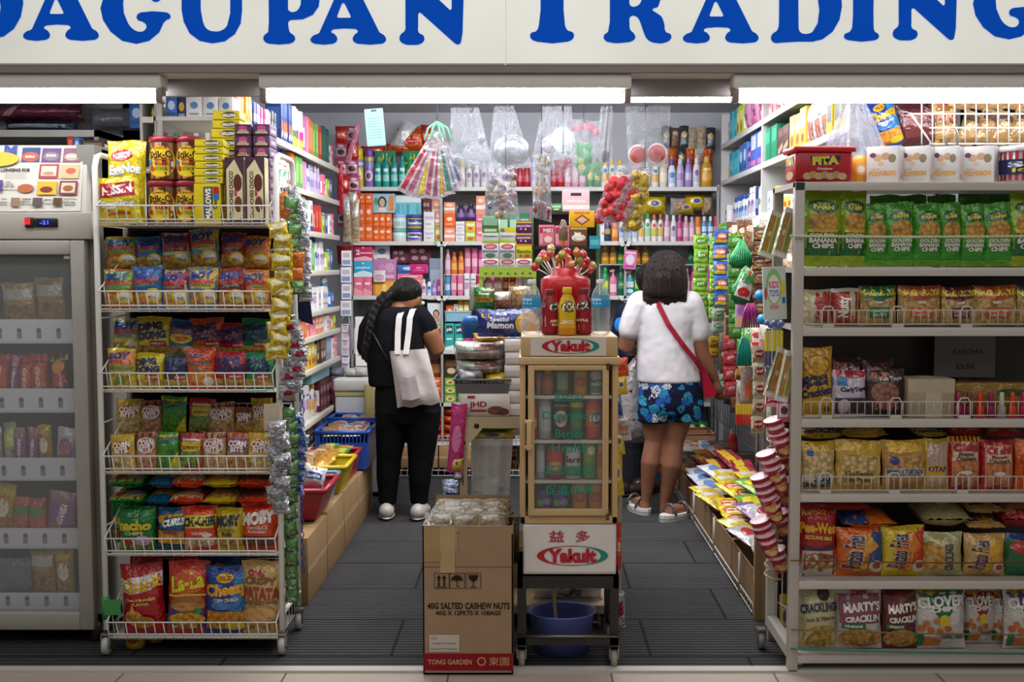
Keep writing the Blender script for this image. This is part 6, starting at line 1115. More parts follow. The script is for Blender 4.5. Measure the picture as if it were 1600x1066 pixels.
# net bags, toys and other hanging goods
def hanging(name,desc,cat,px,py,Y,build):
 if 1130<px<1195:Y=1.14*F/(px+12-CX)
 p=W(px,py,Y);m=MB();build(m,1*Y/F);return reg(m.obj(name,None,p),desc,cat)
def netbag(c,w,h,c2=None):
 def f(m,s):
  m.lathe([(.03*w*s,0),(.1*w*s,-.06*h*s),(.42*w*s,-.55*h*s),(.5*w*s,-.8*h*s),(.4*w*s,-.96*h*s),(.1*w*s,-h*s)][::-1],c,'foil',12,sy=.5)
  if c2:
   for i in range(14):a=pi+pi*(i+.5)/14;m.tube([(.08*w*s*cos(a),.06*w*s*sin(a),-.05*h*s),(.46*w*s*cos(a),.25*w*s*sin(a),-.6*h*s),(.5*w*s*cos(a),.27*w*s*sin(a),-.85*h*s)],1.0*s,c2,'foil',4)
 return f
hanging('hanging_net_bag','dark green net bag hanging above another among green sachets','net bag',1159,374,6.75,netbag('0f6a3a',38,46,'2a9a5a'))
hanging('hanging_net_bag','dark green net bag with a tomato label hanging among sachets','net bag',1166,415,6.6,netbag('1f6a3a',46,62,'2f8a4a'))
x,z,w,h=R(1146,420,1172,466,5.75);inst(d_pillow('tomlab','d0d8cc',[r_(0,.6,1,.98,'3a9a4a'),r_(.35,.8,.7,.93,'c02a2a'),e_(.5,.2,.4,.17,'c8302a'),t_('TOMATO',.5,.55,.8,.1,'2a6a4a',None)],'foil'),'seed_packet','green and white packet with tomato picture','packet','before the net bag',x,5.76,z,w,h,.02,ry=.35)
def sticks(cols,w,h,n,r=1.2):
 def f(m,s):
  for i in range(n):x=(i/(n-1)-.5)*w*s;m.tube([(x*.35,0,0),(x*.8,0,-.4*h*s),(x,0,-h*s)],r*s,cols[i%len(cols)],'plastic',5)
 return f
hanging('hanging_hair_clips','bunch of magenta hair clips hanging under the net bag','hair clips',1173,474,6.5,sticks(['b02a8a','8a1a6a'],26,38,8,1.6))
x,z,w,h=R(1150,476,1166,512,5.8);inst(d_box('clipcard','d8a8c8',[e_(.5,.7,.35,.2,'a87ac8'),r_(.1,.1,.9,.4,'e0b85a')],[],[]),'toy_card','pink and yellow card beside magenta clips','card','',x,5.82,z,w,h,.01)
hanging('hanging_plastic_ties','teal bunch of plastic ties hanging beside the cream sachets','plastic ties',1163,528,6.4,sticks(['12998a','0f7a70'],22,44,9,1.8))
hanging('hanging_lighter_pack','bunch of yellow and red lighters hanging low by the cream sachets','lighters',1164,630,6.3,lambda m,s:[m.bx((i*4.6-14)*s,(i*4.6-10.4)*s,0,.012,(-34+16*k)*s,(-18+16*k)*s,['c8302a','e0b82a'][k],'plastic')for i in range(6)for k in range(2)])
x,z,w,h=R(1156,574,1176,632,5.9);inst('pl_red' if 0 else d_pillow('chilibag','9a8a84',[e_(.6,.4,.25,.35,'c8502a'),e_(.4,.7,.2,.2,'8a7070')],'foil'),'hanging_spice_bag','clear bag with red contents under the teal ties','bag','',x,5.9,z,w,h,.03)
for i,(px,py)in enumerate(((1187,462),(1191,499))):
 hanging('hanging_toy_ball',('upper','lower')[i]+' bright blue ball hanging between sachets and toy card','ball',px,py,6.3,lambda m,s:m.ball((0,0,0),8.5*s,'2a8ac8','plastic',12,8))
d_box('toycard','c8d4cc',[e_(.45,.62,.36,.34,'8ac07a'),e_(.45,.58,.27,.27,'e8e4e0'),t_('KIDS',.45,.66,.42,.12,'c83a6a',None),t_('TOYS',.45,.5,.42,.12,'3a6ac0',None),e_(.85,.6,.1,.14,'e0c83a'),e_(.08,.5,.06,.12,'c84a4a'),r_(.25,.2,.65,.28,'d88a8a'),r_(.8,.3,.95,.42,'2a78b8')],[],[],'plastic',.03)
x,z,w,h=R(1193,417,1230,500,4.2);inst('toycard','hanging_toy_card','pale toy card with arch print and big letters','toy card','',x,4.2,z,w,h,.012,ry=-.05,rz=.2)
hanging('hanging_toothbrush_pack','clear pack of yellow toothbrushes with blue ends','toothbrush pack',1210,497,4.24,lambda m,s:[([m.ball(((i*6-12)*s,0,(-8-4*(i%2))*s),4.5*s,'5a7ab8','plastic',8,5)],m.bx((i*6-14)*s,(i*6-10)*s,0,.01,-52*s,-20*s,'d8c83a','plastic'),m.bx((i*6-14)*s,(i*6-10)*s,0,.01,-76*s,-52*s,'4a4a70','plastic'))for i in range(5)])
d_box('penpack','c8c0a8',[r_(.1,.12,.45,.9,'b8823a'),r_(.55,.12,.9,.9,'98983a'),r_(0,.0,1,.08,'e0e0e0'),r_(0,.9,1,1,'c8ccd0'),r_(.0,.1,.08,.9,'3a6a3a'),e_(.3,.5,.1,.06,'d8d0c0')],[],[],'foil',.01)
for x0,x1,y0_,y1_,Y,d,ry in((1190,1213,330,402,4.42,'tan and olive long pack hanging high at the gondola corner',.3),(1212,1234,325,402,4.19,'second tan and olive long pack hanging high at the gondola corner',.28),(1200,1228,545,622,4.23,'tan and olive long pack hanging low at the gondola corner',.3),(1216,1235,550,628,4.15,'second olive long pack hanging low at the gondola post',.22)):
 x,z,w,h=R(x0,y0_,x1,y1_,Y);inst('penpack','hanging_brush_pack',d,'pack','',x-w*.3,Y,z,w,h*1.02,.02,ry=ry,rz=.3)
x,z,w,h=R(1196,612,1214,636,4.34);inst('napkin_p','hanging_small_pack','small crimson pack with white edge hanging under the olive packs','pack','',x,4.34,z,w,h,.02)
x,z,w,h=R(1214,618,1234,660,4.16);inst('pl_pink','hanging_small_pack','pink and mauve clear pack hanging under the olive packs','pack','',x,4.16,z,w,h,.03)
rg=random.Random(11)
for r in range(6):
 for c in range(11):
  k,d=rg.choice([('s_brown','brown coffee packet'),('pl_brown','brown packet'),('pk_wh','white packet'),('pl_dk','dark packet'),('s_joygd','green packet'),('s_white','white and green packet'),('s_cream','cream packet'),('pl_beige','beige packet')])
  inst(k,'snack_packet',d,'packet','on the grid wall, %s row'%['lowest','second','third','fourth','fifth','top'][r],1.25,5.15+.21*c+rg.uniform(-.03,.03),.62+.19*r+rg.uniform(-.02,.02),.17,.19,.04,rz=-pi/2+.5,sort='y')
# ==== low counter of cartons full of packets
QC0=.965
lc_=empty('wire_shelf',(1.2,6.1,0),'low wire frame along the aisle holding cartons of candy packets','wire shelf');m=MB()
for z in(.012,.05):m.tube([(QC0-1.215,-1.3,z),(QC0-1.215,1.35,z)],.004,'c4bfb6','paint',5)
for i in range(48):y=-1.3+2.65*i/47;m.tube([(QC0-1.215,y,.012),(QC0-1.215,y,.05)],.002,'c4bfb6','paint',4)
for y in(-1.0,-.28,.45,1.2):m.tube([(QC0-1.218,y,0),(QC0-1.218,y,.2)],.006,'c4bfb6','paint',5)
m.obj('wire_front',lc_)
for i,(ya,yb)in enumerate(((4.85,5.4),(5.42,6.02),(6.04,6.64),(6.66,7.3))):
 crate('cardboard_carton','open brown carton of packets','carton',QC0+.0,1.25,ya,yb,.012,.185,'8f7357',.004,None,.0,'along the aisle under the sachets')
d_pillow('pk_y1','d8c41e',[r_(.1,.3,.9,.75,'c84a3a'),r_(.2,.4,.8,.65,'e8dcb0'),t_('candy',.5,.52,.5,.16,'b02a2a',None)],'foil');d_pillow('pk_y2','d0b82a',[r_(.05,.1,.95,.5,'c8a03a','food'),r_(.1,.6,.9,.85,'d8d0c0')],'foil');d_pillow('pk_pur','7a5a8a',[r_(.1,.3,.9,.7,'d8ccd8')],'foil');d_pillow('pk_lol','8a1f34',[r_(.1,.1,.5,.9,'d8b82a'),e_(.7,.5,.2,.3,'b03a4a')],'foil');d_pillow('pk_sil','b8b4b8',[e_(.5,.5,.35,.25,'b02a34'),r_(.1,.1,.9,.25,'d8d8dc')],'foil');d_pillow('pk_or','c8802a',[r_(.1,.2,.9,.7,'b8682a','food')],'foil');d_pillow('pk_bk','4a3a34',[r_(.1,.3,.9,.7,'6a5a4a','food')],'foil');d_pillow('pk_ltb','c8ccd4',[e_(.5,.5,.35,.25,'6a8ac0'),r_(.1,.1,.9,.25,'d8d0b0')],'foil');d_pillow('pk_grn','6aa03a',[r_(.1,.3,.9,.7,'d8cc2a')],'foil')
seq=[(4.93,[('pk_sil','silver packet with red oval'),('pk_ltb','pale blue packet')]),(5.12,[('pk_sil','silver packet with red oval'),('pk_ltb','pale blue packet'),('pk_ltb','pale blue packet')]),(5.3,[('pk_y2','yellow food packet'),('pk_sil','silver packet with red oval'),('pk_pur','mauve packet')]),(5.48,[('pk_y1','yellow candy packet'),('pk_pur','mauve packet'),('pk_y1','yellow candy packet')]),(5.66,[('pk_y1','yellow candy packet'),('pk_grn','green and yellow packet'),('pk_y1','yellow candy packet')]),(5.84,[('pk_y1','yellow candy packet'),('pk_y1','yellow candy packet'),('pk_grn','green and yellow packet')]),(6.02,[('pk_y2','yellow food packet'),('pk_y1','yellow candy packet'),('pk_y2','yellow food packet')]),(6.2,[('pk_y2','yellow food packet'),('pk_y2','yellow food packet'),('pk_lol','red and yellow lollipop pack')]),(6.38,[('pk_ltb','white and blue packet'),('pk_y2','yellow food packet'),('pk_lol','red and yellow lollipop pack')]),(6.56,[('pk_ltb','white and blue packet'),('pk_ltb','white and blue packet'),('pk_lol','red and yellow lollipop pack')]),(6.74,[('pk_ltb','white and blue packet'),('pk_lol','red and yellow lollipop pack'),('pk_lol','red and yellow lollipop pack')]),(6.92,[('pk_or','orange food packet'),('pk_lol','red and yellow lollipop pack'),('pk_sil','silver mauve packet')]),(7.1,[('pk_bk','dark brown packet'),('pk_or','orange food packet'),('pk_bk','dark brown packet')])]
for Y,it in seq:
 for i,(k,d)in enumerate(it):
  x=QC0+.075+.09*i+random.uniform(-.01,.01);inst(k,'candy_packet',d,'packet','in the aisle cartons, %s row'%('front','middle','wall')[i],x,Y-.08,.215+.055*i+(.02 if Y<5.4 else 0),.13,.2,.05,rx=-pi/2+.3,rz=random.uniform(-.3,.3)+.35,ry=-.0,sort='y')
crate('plastic_tray','flat white tray of packets at the far end of the counter','tray',.99,1.24,7.32,7.62,.2,.3,'c4c0b8',.01,None,.02);crate('cardboard_carton','open shallow brown box behind the white tray','carton',.96,1.24,7.66,7.95,.25,.36,'a87a5a',.006,None,0);crate('plastic_crate','low blue crate at the back corner behind the counter','crate',.68,.95,7.7,8.0,.02,.24,'1f5a98',.01,(0,),.02)
m=MB();m.bx(.97,1.25,7.3,7.97,0,.195,'6a5540','card');reg(m.obj('cardboard_carton'),'dark carton standing under the white tray at the counter end','carton')
fill('in the white tray',[('pk_wh','white packet'),('pk_ltb','pale packet')],1.0,1.22,7.36,7.6,.26,4,.11,.16,.04)
hb('ketch','ketch','b0281e','d8c8b8',[r_(.25,.2,.75,.45,'c84a38')],.7)
x,z,w,h=R(1137,664,1156,702,7.2);inst('ketch','detergent_bottle','red plastic bottle standing behind the counter packets',B,'',x,7.25,z-.03,w,h,.07);m=MB();m.bx(x-.06,x+.14,7.17,7.3,.2,z-.03,'7a6a58','card');reg(m.obj('cardboard_box'),'brown box carrying the red bottle behind the counter','box')
# spring of paper cups beside the gondola
cu=empty('cup_spring',W(1207,640,4.26),'coiled cane spring holding red snack cups beside the gondola','cup holder');m=MB();p0=cu.location
def coil(y0_,y1_,n,x0,x1):
 pts=[]
 for i in range(n*14+1):
  t=i/(n*14);a=2*pi*i/14;c=W(x0+(x1-x0)*t,y0_+(y1_-y0_)*t,4.26);s=4.26/F;pts.append(c-p0+Vector((cos(a)*13.5*s,sin(a)*13.5*s,0)))
 return pts
m.tube(coil(650,905,17,1213,1208),.0035,'b8986a','plastic',5);m.obj('coil',cu);m=MB();m.tube([W(1216,630,4.3)-p0,W(1211,910,4.3)-p0],.006,'b0a898','paint',5);m.obj('post',cu)
PR['cup']=[(.36,0),(.37,.02),(.5,.93),(.53,.94),(.53,.97)];CAPS['cup']=[(.5,.96),(.53,.965),(.53,.985),(.5,.99)]
d_bottle('cup','cup','b01f3c','d8bcc4',[r_(0,.62,1,.8,'d88a98'),t_('Snaku',.5,.71,.6,.12,'f4e8e4',None,0,.05),e_(.35,.3,.18,.12,'c8a060'),e_(.62,.36,.18,.12,'b88a4a'),e_(.55,.2,.2,.1,'d0b070')],'plastic',16,1)
for i,(px,py)in enumerate(((1208,655),(1217,676),(1196,708),(1203,719),(1211,733),(1187,744),(1192,755),(1196,766),(1203,780),(1187,812),(1190,822),(1196,834),(1222,700),(1223,752),(1218,800),(1212,858))):
 Y=4.18+(.08 if i>11 else .0)-.004*(i%4);p=W(px,py,Y);c=inst('cup','snack_cup','pale lidded red snack cup' if i<12 else 'lower red snack cup','cup','tilted in the spring by the gondola' if i<12 else 'in the cane spring by the gondola',0,0,0,.072,.092,.072,rx=-.12+.25,ry=-.33,sort='tz')
 c.location=p-(c.rotation_euler.to_matrix()@Vector((0,0,.09)))
# wheeled display stand between counter and gondola
st=empty('display_stand',(W(1204,900,4.36).x,4.36,0),'white metal stand on casters with wire side beside the gondola','stand');x=st.location.x;m=MB()
m.bx(-.016,.016,-.016,.016,.1,.37,'bab6ae','paint');m.obj('post',st);m=MB();m.add([(-.016,-.02,.1),(.02,-.02,.1),(.075,-.22,.02),(.035,-.22,.02),(-.016,-.02,.145),(.02,-.02,.145),(.075,-.22,.06),(.035,-.22,.06)],[(0,3,2,1),(4,5,6,7),(0,1,5,4),(1,2,6,5),(2,3,7,6),(3,0,4,7)],'c0bcb4','paint');m.obj('foot',st);caster(st,-.03,.02,.034,'8a8680')
m=MB()
for i in range(5):t=i/4;m.tube([(.02+.05*t,-.02-.17*t,.12),(.02+.05*t,-.02-.17*t,.36)],.0025,'c8c4bc','paint',4)
for z in(.2,.36):m.tube([(.02,-.02,z),(.07,-.19,z)],.0025,'c8c4bc','paint',4)
m.obj('wire_side',st)
x_,z,w,h=R(1181,880,1200,985,4.75);inst('carton2','cardboard_sheet','flat brown cardboard standing behind the white stand','cardboard','',x_,4.75,0,w*1.4,.36,.03)
x_,z,w,h=R(1213,905,1228,1000,4.5);inst('pl_yel','snack_bag','narrow olive snack bag hanging low inside the stand','snack bag','',x_,4.46,z,w,h*.8,.03)
# ==== the gondola with banana chips
GY=4.12;gx0=W(1238,600,GY).x;gx1=2.1;GB=.38;GC='b9b1aa'
gd=empty('gondola_shelf',(gx0,GY,0),'tall pale metal gondola shelf of snacks on the banana chip side','shelf unit')
GZ=[zpx(y,GY)for y in(284,418,512,655,772,908,1024)]
m=MB();m.bx(0,.036,0,.036,0,GZ[0],GC,'paint',.002);m.obj('post',gd);m=MB();m.bx(0,.036,GB-.03,GB,0,GZ[0],'8f8882','paint');m.obj('post',gd)
for i,z in enumerate(GZ):
 m=MB();m.bx(.0 if i==0 else .036,gx1-gx0,.003,GB,z-.02,z,GC,'paint');m.bx(.0 if i==0 else .036,gx1-gx0,0,.005,z-.031,z,'c4bdb6','paint',.001);m.obj('shelf_board',gd)
m=MB();m.bx(.036,gx1-gx0,GB-.01,GB,0,GZ[1],'3b3532','paint');m.obj('back_panel',gd);m=MB();m.bx(.036,gx1-gx0,.06,.08,0,GZ[6]-.02,'6f6862','paint');m.obj('kick_panel',gd)  # dark back panel added in place of the shade in the open back
for i in(2,3,4):
 m=MB();z=GZ[i];xx=.045
 for zz in(.012,.062):m.tube([(xx,.012,z+zz),(gx1-gx0,.012,z+zz)],.0022,'cfcac2','paint',5)
 n=36
 for k in range(n):x=xx+.028*k;m.tube([(x,.012,z+.012),(x,.012,z+.062)],.0016,'cfcac2','paint',4)
 for px in(1295,1404,1512,1620):
  x=W(px,500,GY).x-gx0;m.tube([(x-.022,.01,z+.0),(x-.022,.01,z+.06),(x-.012,.01,z+.076),(x+.012,.01,z+.076),(x+.022,.01,z+.06),(x+.022,.01,z+.0)],.003,'d4cfc8','paint',5);m.bx(x-.02,x+.02,.006,.011,z-.006,z+.014,'c8c2ba','plastic')
 m.obj('wire_fence',gd)
def rope(y,col,dsc,y2=None,r=.005,Yo=-.012):
 p=[W(1236,y,GY+Yo),W(1420,(y+(y2 or y))/2+1.5,GY+Yo),W(1640,y2 or y,GY+Yo)];m=MB();p0=p[0].copy();pts=[v-p0 for v in p];m.tube(pts,r,col,'cloth',6)
 for i in range(60):
  t=i/59*2;k=min(int(t),1);c=pts[k].lerp(pts[k+1],t-k);m.ball(c,(r*1.1,r*1.15,r*1.15),col,'cloth',6,4)
 reg(m.obj('shelf_rope',None,p0),dsc,'rope')
rope(369,'c4ccb0','pale green rope stretched across the banana chip bags');rope(876,'7a4a34','brown cord stretched across the potato fries bags',880,.0025);rope(984,'8a7448','tan cord stretched across the cracklings bags',993,.0028);rope(1014,'4a8a7a','green white cord stretched along the lowest shelf',1022,.004,-.016)
def pouch(key,base,top,prints):return d_pillow(key,base,prints,'foil',None,None,.0,.7)
bp_=[r_(.0,.0,1,.14,'9ab41e'),r_(0,.14,1,.47,'1f6a34'),e_(.5,.78,.4,.09,'0f5a34'),t_('HOMELY',.5,.82,.3,.025,'d8c84a',None),t_('FARM',.5,.775,.5,.055,'c8b83a',None,0,.05),e_(.5,.57,.38,.14,'c8943a','food'),r_(.1,.44,.86,.48,'d8a82a'),t_('GOLDEN',.5,.4,.68,.05,'e8e6d0',None,0,.05),t_('BANANA',.5,.335,.7,.055,'f0ede0',None,0,.06),t_('CHIPS',.5,.265,.54,.055,'f0ede0',None,0,.06),r_(.1,.08,.8,.09,'b8c84a')]
pouch('banana','8aa51f',None,bp_);bq=[r_(.0,.0,1,.09,'6aa51f')]+[r_(0,.09,1,.45,'3a9a2a')]+bp_[2:]
pouch('banana2','4a9a2a',None,bq)
def grow(where,base,items,name='snack_bag',cat='snack bag',Y=None,d=.06,z=None):
 Y=Y or GY+.03
 for it in items:
  key,desc,x0,x1,yt=it[:5];x,_,w,h=R(x0-1,yt-1,x1+1,yt+10,Y);zb=GZ[base]+.002 if z is None else z;h=W((x0+x1)/2,yt,Y).z-zb
  if len(it)>5 and it[5]=='n':nm=it[6];ct=it[7]
  else:nm,ct=name,cat
  inst(key,nm,desc,ct,where,x,Y+d/2,zb,w,h,d,rz=random.uniform(-.06,.06),ry=random.uniform(-.02,.02),rx=-.05)
grow('on the gondola second shelf',1,[('banana','tall lime banana chip bag',1258,1318,296),('banana','tall lime banana chip bag',1318,1357,297),('banana2','green banana chip bag',1357,1391,318),('banana2','green banana chip bag',1390,1434,315),('banana2','green banana chip bag',1434,1477,317),('banana2','green banana chip bag',1475,1508,316),('banana2','green banana chip bag',1508,1546,318),('banana2','green banana chip bag',1544,1588,316),('banana','tall lime banana chip bag',1586,1640,300)])
grow('in the shaded row behind',1,[('banana2','banana chip bag',1366+46*i,1408+46*i,304)for i in range(5)],Y=GY+.14)
def nag(key,top,lab):return d_pillow(key,'b8945a',[r_(.02,.08,.98,.7,'c8a468','food'),r_(0,.68,1,1,top),p_([(.04,.72),(.5,.62),(.96,.72)],top),e_(.5,.82,.46,.1,top),t_('NAGARAYA',.5,.83,.94,.13,'d8c83a',None,0,.07),r_(.25,.2,.8,.46,lab),t_('CRACKER',.52,.37,.46,.07,'e8dcc0',None),t_('NUTS',.52,.27,.36,.07,'e8dcc0',None),r_(.4,.56,.6,.62,'d8d0c0')],'foil',None,None,.03,.35)
nag('nagg','1a6a44','1a7a5a');nag('nago','b0501e','c85a2a');nag('nagr','6a1a24','7a2a44')
d_pillow('chocow','c8bc94',[r_(.42,.04,.95,.96,'b03a34'),t_('Choco Chip',.55,.5,.8,.26,'b02a2a','ece4d8',pi/2,.05),e_(.2,.6,.14,.2,'d8ceac')],'foil');d_pillow('nutty','a83a2a',[r_(.62,.03,.97,.97,'c8c0a0'),t_('Nutty',.42,.5,.7,.34,'f0e8e0',None,pi/2,.05),r_(0,.9,1,1,'d8d0c8')],'foil')
grow('on the gondola third shelf',2,[('chocow','cream and red wafer pack',1259,1303,453),('nutty','red and cream wafer pack',1303,1346,451),('nagg','green topped cracker nut bag',1347,1404,447),('nago','orange topped cracker nut bag beside the green topped one',1407,1474,447),('nagr','maroon topped cracker nut bag',1475,1528,449),('nago','orange topped cracker nut bag beside the maroon topped one',1527,1594,447),('nagg','second green topped cracker nut bag',1594,1650,449)])
d_pillow('eggy','c89a1a',[e_(.5,.74,.42,.17,'8a4a1a'),e_(.5,.74,.38,.14,'d8a82a','food'),t_('EGG',.42,.5,.76,.16,'2a2a50',None,.06,.08),t_('Cracklets',.5,.35,.92,.11,'2a2a50',None,.1,.05),e_(.8,.1,.08,.05,'5a4a2a')],'foil');d_pillow('curly','c8c0cc',[r_(0,.84,1,1,'a8283a'),r_(0,.66,.4,.84,'3a7ab0'),t_('CurlyTops',.58,.58,.76,.12,'2a2040',None,.06,.05),r_(.05,.06,.95,.4,'4a2a5a'),e_(.3,.22,.18,.16,'c8b8c0'),e_(.68,.22,.24,.15,'3a2420')],'foil');d_pillow('dkcho','3a2420',[r_(.1,.78,.5,.9,'a83a2a'),t_('Flat Tops',.6,.78,.6,.1,'d8d0c8',None,.12),e_(.45,.5,.38,.22,'9a6a5a','food'),t_('DROPS',.5,.22,.6,.16,'b06a5a',None,0,.05)],'foil');d_pillow('dkred2','4a1a20',[r_(.1,.2,.9,.7,'6a2a2a')],'foil')
wg3='on the gondola fourth shelf'
grow(wg3,3,[('eggy','yellow egg cracklet bag',1253,1306,544),('curly','white and purple chocolate bag',1304,1358,580),('dkcho','dark brown chocolate bag',1357,1417,577)])
grow(wg3,3,[('dkcho','brown bag peeking out behind',1302,1352,560),('dkred2','dark red bag peeking out behind',1352,1400,563)],Y=GY+.12)
d_box('tapedbox','a89a80',[r_(0,.64,1,1,'b8aa90'),r_(.38,0,.72,.64,'c0b49c')],[],[r_(.38,0,.7,1,'b8ab94')],'card',.01)
x,z,w,h=R(1417,592,1490,652,GY+.04);inst('tapedbox','cardboard_box','small beige taped carton beside the nail polish','box',wg3,x,GY+.1,GZ[3],w,h,.13)
x,z,w,h=R(1494,590,1620,640,GY+.1);inst(d_box('tanbag','96722a',[e_(.7,.7,.2,.12,'4a5a2a')],[],[],'foil',.06),'polish_tray','tan display tray behind the nail polish','tray',wg3,x,GY+.15,GZ[3],w,h,.08)
for i,c in enumerate(('b01a6a','7a2040','d83a1a','8a1a50','a8a098','d8401a','b81a5a','c02a4a')):
 k=d_bottle('nail'+c,'nail',c,c if i!=4 else 'c8c4bc');x,z,w,h=R(1492+17*i,613,1506+17*i,652,GY+.03)
 inst(k,'nail_polish',['magenta','dark wine','orange red','plum','silver','bright orange','pink red','crimson'][i]+' nail polish bottle','nail polish',wg3,x,GY+.045,GZ[3],w,h,w)
d_box('sign_c','6d6868',[t_('CARONIA',.55,.58,.5,.11,'322e2e',None),t_('$2.50',.5,.24,.3,.13,'322e2e',None)],[],[],'paper',.01)
x,z,w,h=R(1466,522,1562,592,GY+.2);inst('sign_c','price_sign','grey price sign standing behind the nail polish','sign','',x,GY+.25,z,w,h,.008);m=MB();m.bx(x-.02,x+.02,GY+.254,GY+.3,GZ[3],z+.02,'4a4644','card');reg(m.obj('sign_support'),'dark card prop behind the grey price sign','prop')
d_pillow('eg4','c8a83a',[r_(.02,.3,.98,.8,'d8bc88','food'),r_(0,.8,1,1,'c8a01e'),r_(.08,.05,.92,.34,'d8d0b8'),t_('EGG',.62,.25,.44,.12,'2a3a7a',None,0,.06),t_('CRACKLETS',.5,.12,.8,.09,'2a3a7a',None,0,.05),e_(.3,.78,.1,.07,'3a5aa0')],'foil');d_pillow('puff4','c8a03a',[r_(.04,.1,.96,.7,'d8b878','food'),r_(0,.78,1,1,'c8a01e'),t_('Galletas',.5,.34,.6,.1,'6a4a1a',None),t_('de Puto',.5,.22,.5,.08,'6a4a1a',None)],'foil');d_pillow('mamon4','b8864a',[r_(.04,.3,.96,.7,'c89858','food'),r_(0,.76,1,1,'d0a41a'),r_(.05,.26,.95,.44,'c8c4c0'),t_('MAMON TOSTADO',.5,.38,.84,.08,'2a3050',None,0,.05),t_('TOASTED MAMON',.5,.3,.7,.05,'2a3050',None),e_(.25,.6,.1,.08,'2a4a8a')],'foil');d_pillow('otap4','c8a83a',[r_(.1,.08,.9,.9,'c8a888'),r_(.0,.28,1,.5,'d8a82a'),t_('OTAP',.5,.42,.7,.1,'3a3a70',None,0,.05)]+[r_(.12+.2*i,.5,.24+.2*i,.92,'b89a98')for i in range(4)],'foil')
def oi(key,base,st):return d_pillow(key,base,[r_(.1,.06,.9,.9,'c88a68'),r_(.14,.1,.86,.56,'c87a48','food'),r_(.14,.56,.86,.88,'d8b8a0')]+([r_(i/8,.9,i/8+.06,1,'d8b02a')for i in range(8)]if st else[])+[t_('Oishi',.5,.8,.7,.13,'a81a2a','e8dcd0',0,.07),t_('Prawn',.5,.67,.44,.07,'5a3a20',None),t_('Crackers',.5,.59,.6,.07,'5a3a20',None),e_(.5,.34,.18,.04,'e0dcd4')],'foil',None,None,.03,.35)
oi('oi1','a82024',1);oi('oi2','b0242a',0)
wg4='on the gondola fifth shelf'
grow(wg4,4,[('eg4','yellow topped egg cracklet bag with white label',1250,1309,692),('puff4','golden biscuit bag with brown lettering',1308,1381,690),('mamon4','toasted cake bag with white band',1383,1453,690),('otap4','striped wafer bag',1448,1487,688),('oi1','red prawn cracker bag with yellow striped top',1487,1537,684),('oi2','plain red prawn cracker bag',1538,1590,690),('pl_oran','orange snack bag at the frame edge',1592,1640,688)])
grow('standing behind',4,[('eg4','second yellow egg cracklet bag',1255,1310,700),('puff4','second golden biscuit bag',1312,1380,698),('mamon4','second toasted cake bag',1384,1450,698),('oi1','second prawn cracker bag',1490,1535,698),('oi2','third prawn cracker bag',1540,1588,698)],Y=GY+.14)
def glie(where,items,L=.16,Yo=.05):
 for key,desc,x0,x1,y0_,y1_ in items:
  x,z,w,h=R(x0,y0_,x1,y1_,GY+Yo);inst(key,'snack_bag',desc,'snack bag',where,x,GY+Yo,z+h*.5,w,L,h*.9,rx=-pi/2+.08)
glie('lying on the gondola fifth shelf bags',[('eg4','flat yellow egg cracklet bag',1250,1318,669,694),('puff4','flat golden biscuit bag',1316,1390,668,692),('eg4','small flat yellow bag',1432,1483,670,690),('oi1','flat red and yellow prawn bag',1483,1542,667,686),('oi2','flat red prawn bag',1540,1602,668,690)])
wg5='on the gondola sixth shelf'
def fries(key,base,c2,pic):return d_pillow(key,base,[p_([(.62,.05),(1,.05),(1,.97),(.72,.97)],c2),p_([(.2,.5),(.6,.95),(.9,.6),(.5,.4)],pic),r_(.35,.1,.62,.5,pic,'food'),e_(.82,.2,.16,.13,'d8c8b8'),e_(.84,.22,.1,.07,'9a4a2a'),t_('Potato Fries',.33,.52,.88,.3,'3a1f50','e8d8c0',pi/2-.12,.03)],'foil')
fries('frieso','d0641a','1f4a90','d89a3a');fries('friesy','d0b41a','c8401a','e07a1a');fries('friest','c8a060','d09a3a','d8a02a')
d_pillow('peewee','a81820',[r_(0,.0,1,.36,'c0bcb8'),e_(.5,.18,.46,.16,'a8743a','food'),p_([(0,.38),(1,.38),(1,.45),(.5,.36),(0,.45)],'2a3058'),t_('Pee-Wee',.5,.68,.92,.13,'e8a81a','6a1010',.0,.06),t_('SIZZLING BBQ',.5,.54,.7,.055,'e0c03a',None,0,.05),t_('Rambo',.4,.9,.6,.08,'d88a2a',None,.1),t_('CHICHA',.72,.28,.4,.06,'7a2a2a',None)],'foil');d_pillow('crackv','b0a878',[e_(.2,.4,.3,.4,'c89848','food'),t_('CRACKLINGS',.62,.45,.8,.16,'3a3450',None,pi/2,.03),e_(.6,.9,.1,.05,'c8c0a0')],'foil');d_pillow('pnut','1a6a3a',[e_(.4,.7,.25,.16,'b02a24'),r_(.5,.1,.9,.5,'a83a30'),r_(0,.88,1,1,'2a4a8a')],'foil')
grow(wg5,5,[('peewee','red corn snack bag with yellow lettering',1250,1312,792),('frieso','orange and blue potato fries bag',1312,1386,828),('friesy','yellow and red potato fries bag',1383,1452,826),('crackv','pale olive cracklings bag with sideways lettering',1448,1510,836),('friest','tan potato fries bag',1512,1576,838),('pnut','dark green and red nut bag',1574,1640,838)],d=.08)
d_pillow('oranbag','b83a1a',[p_([(.1,.2),(.9,.6),(.9,.9),(.1,.5)],'d86a2a')],'foil');d_pillow('bluor','d8701a',[p_([(0,0),(.5,0),(.4,1),(0,1)],'1f4f98'),e_(.22,.5,.17,.3,'3a78b8')],'foil');d_pillow('palegr','a8a070',[e_(.5,.6,.3,.16,'7a7440','food'),e_(.5,.3,.14,.06,'d8d4c8')],'foil')
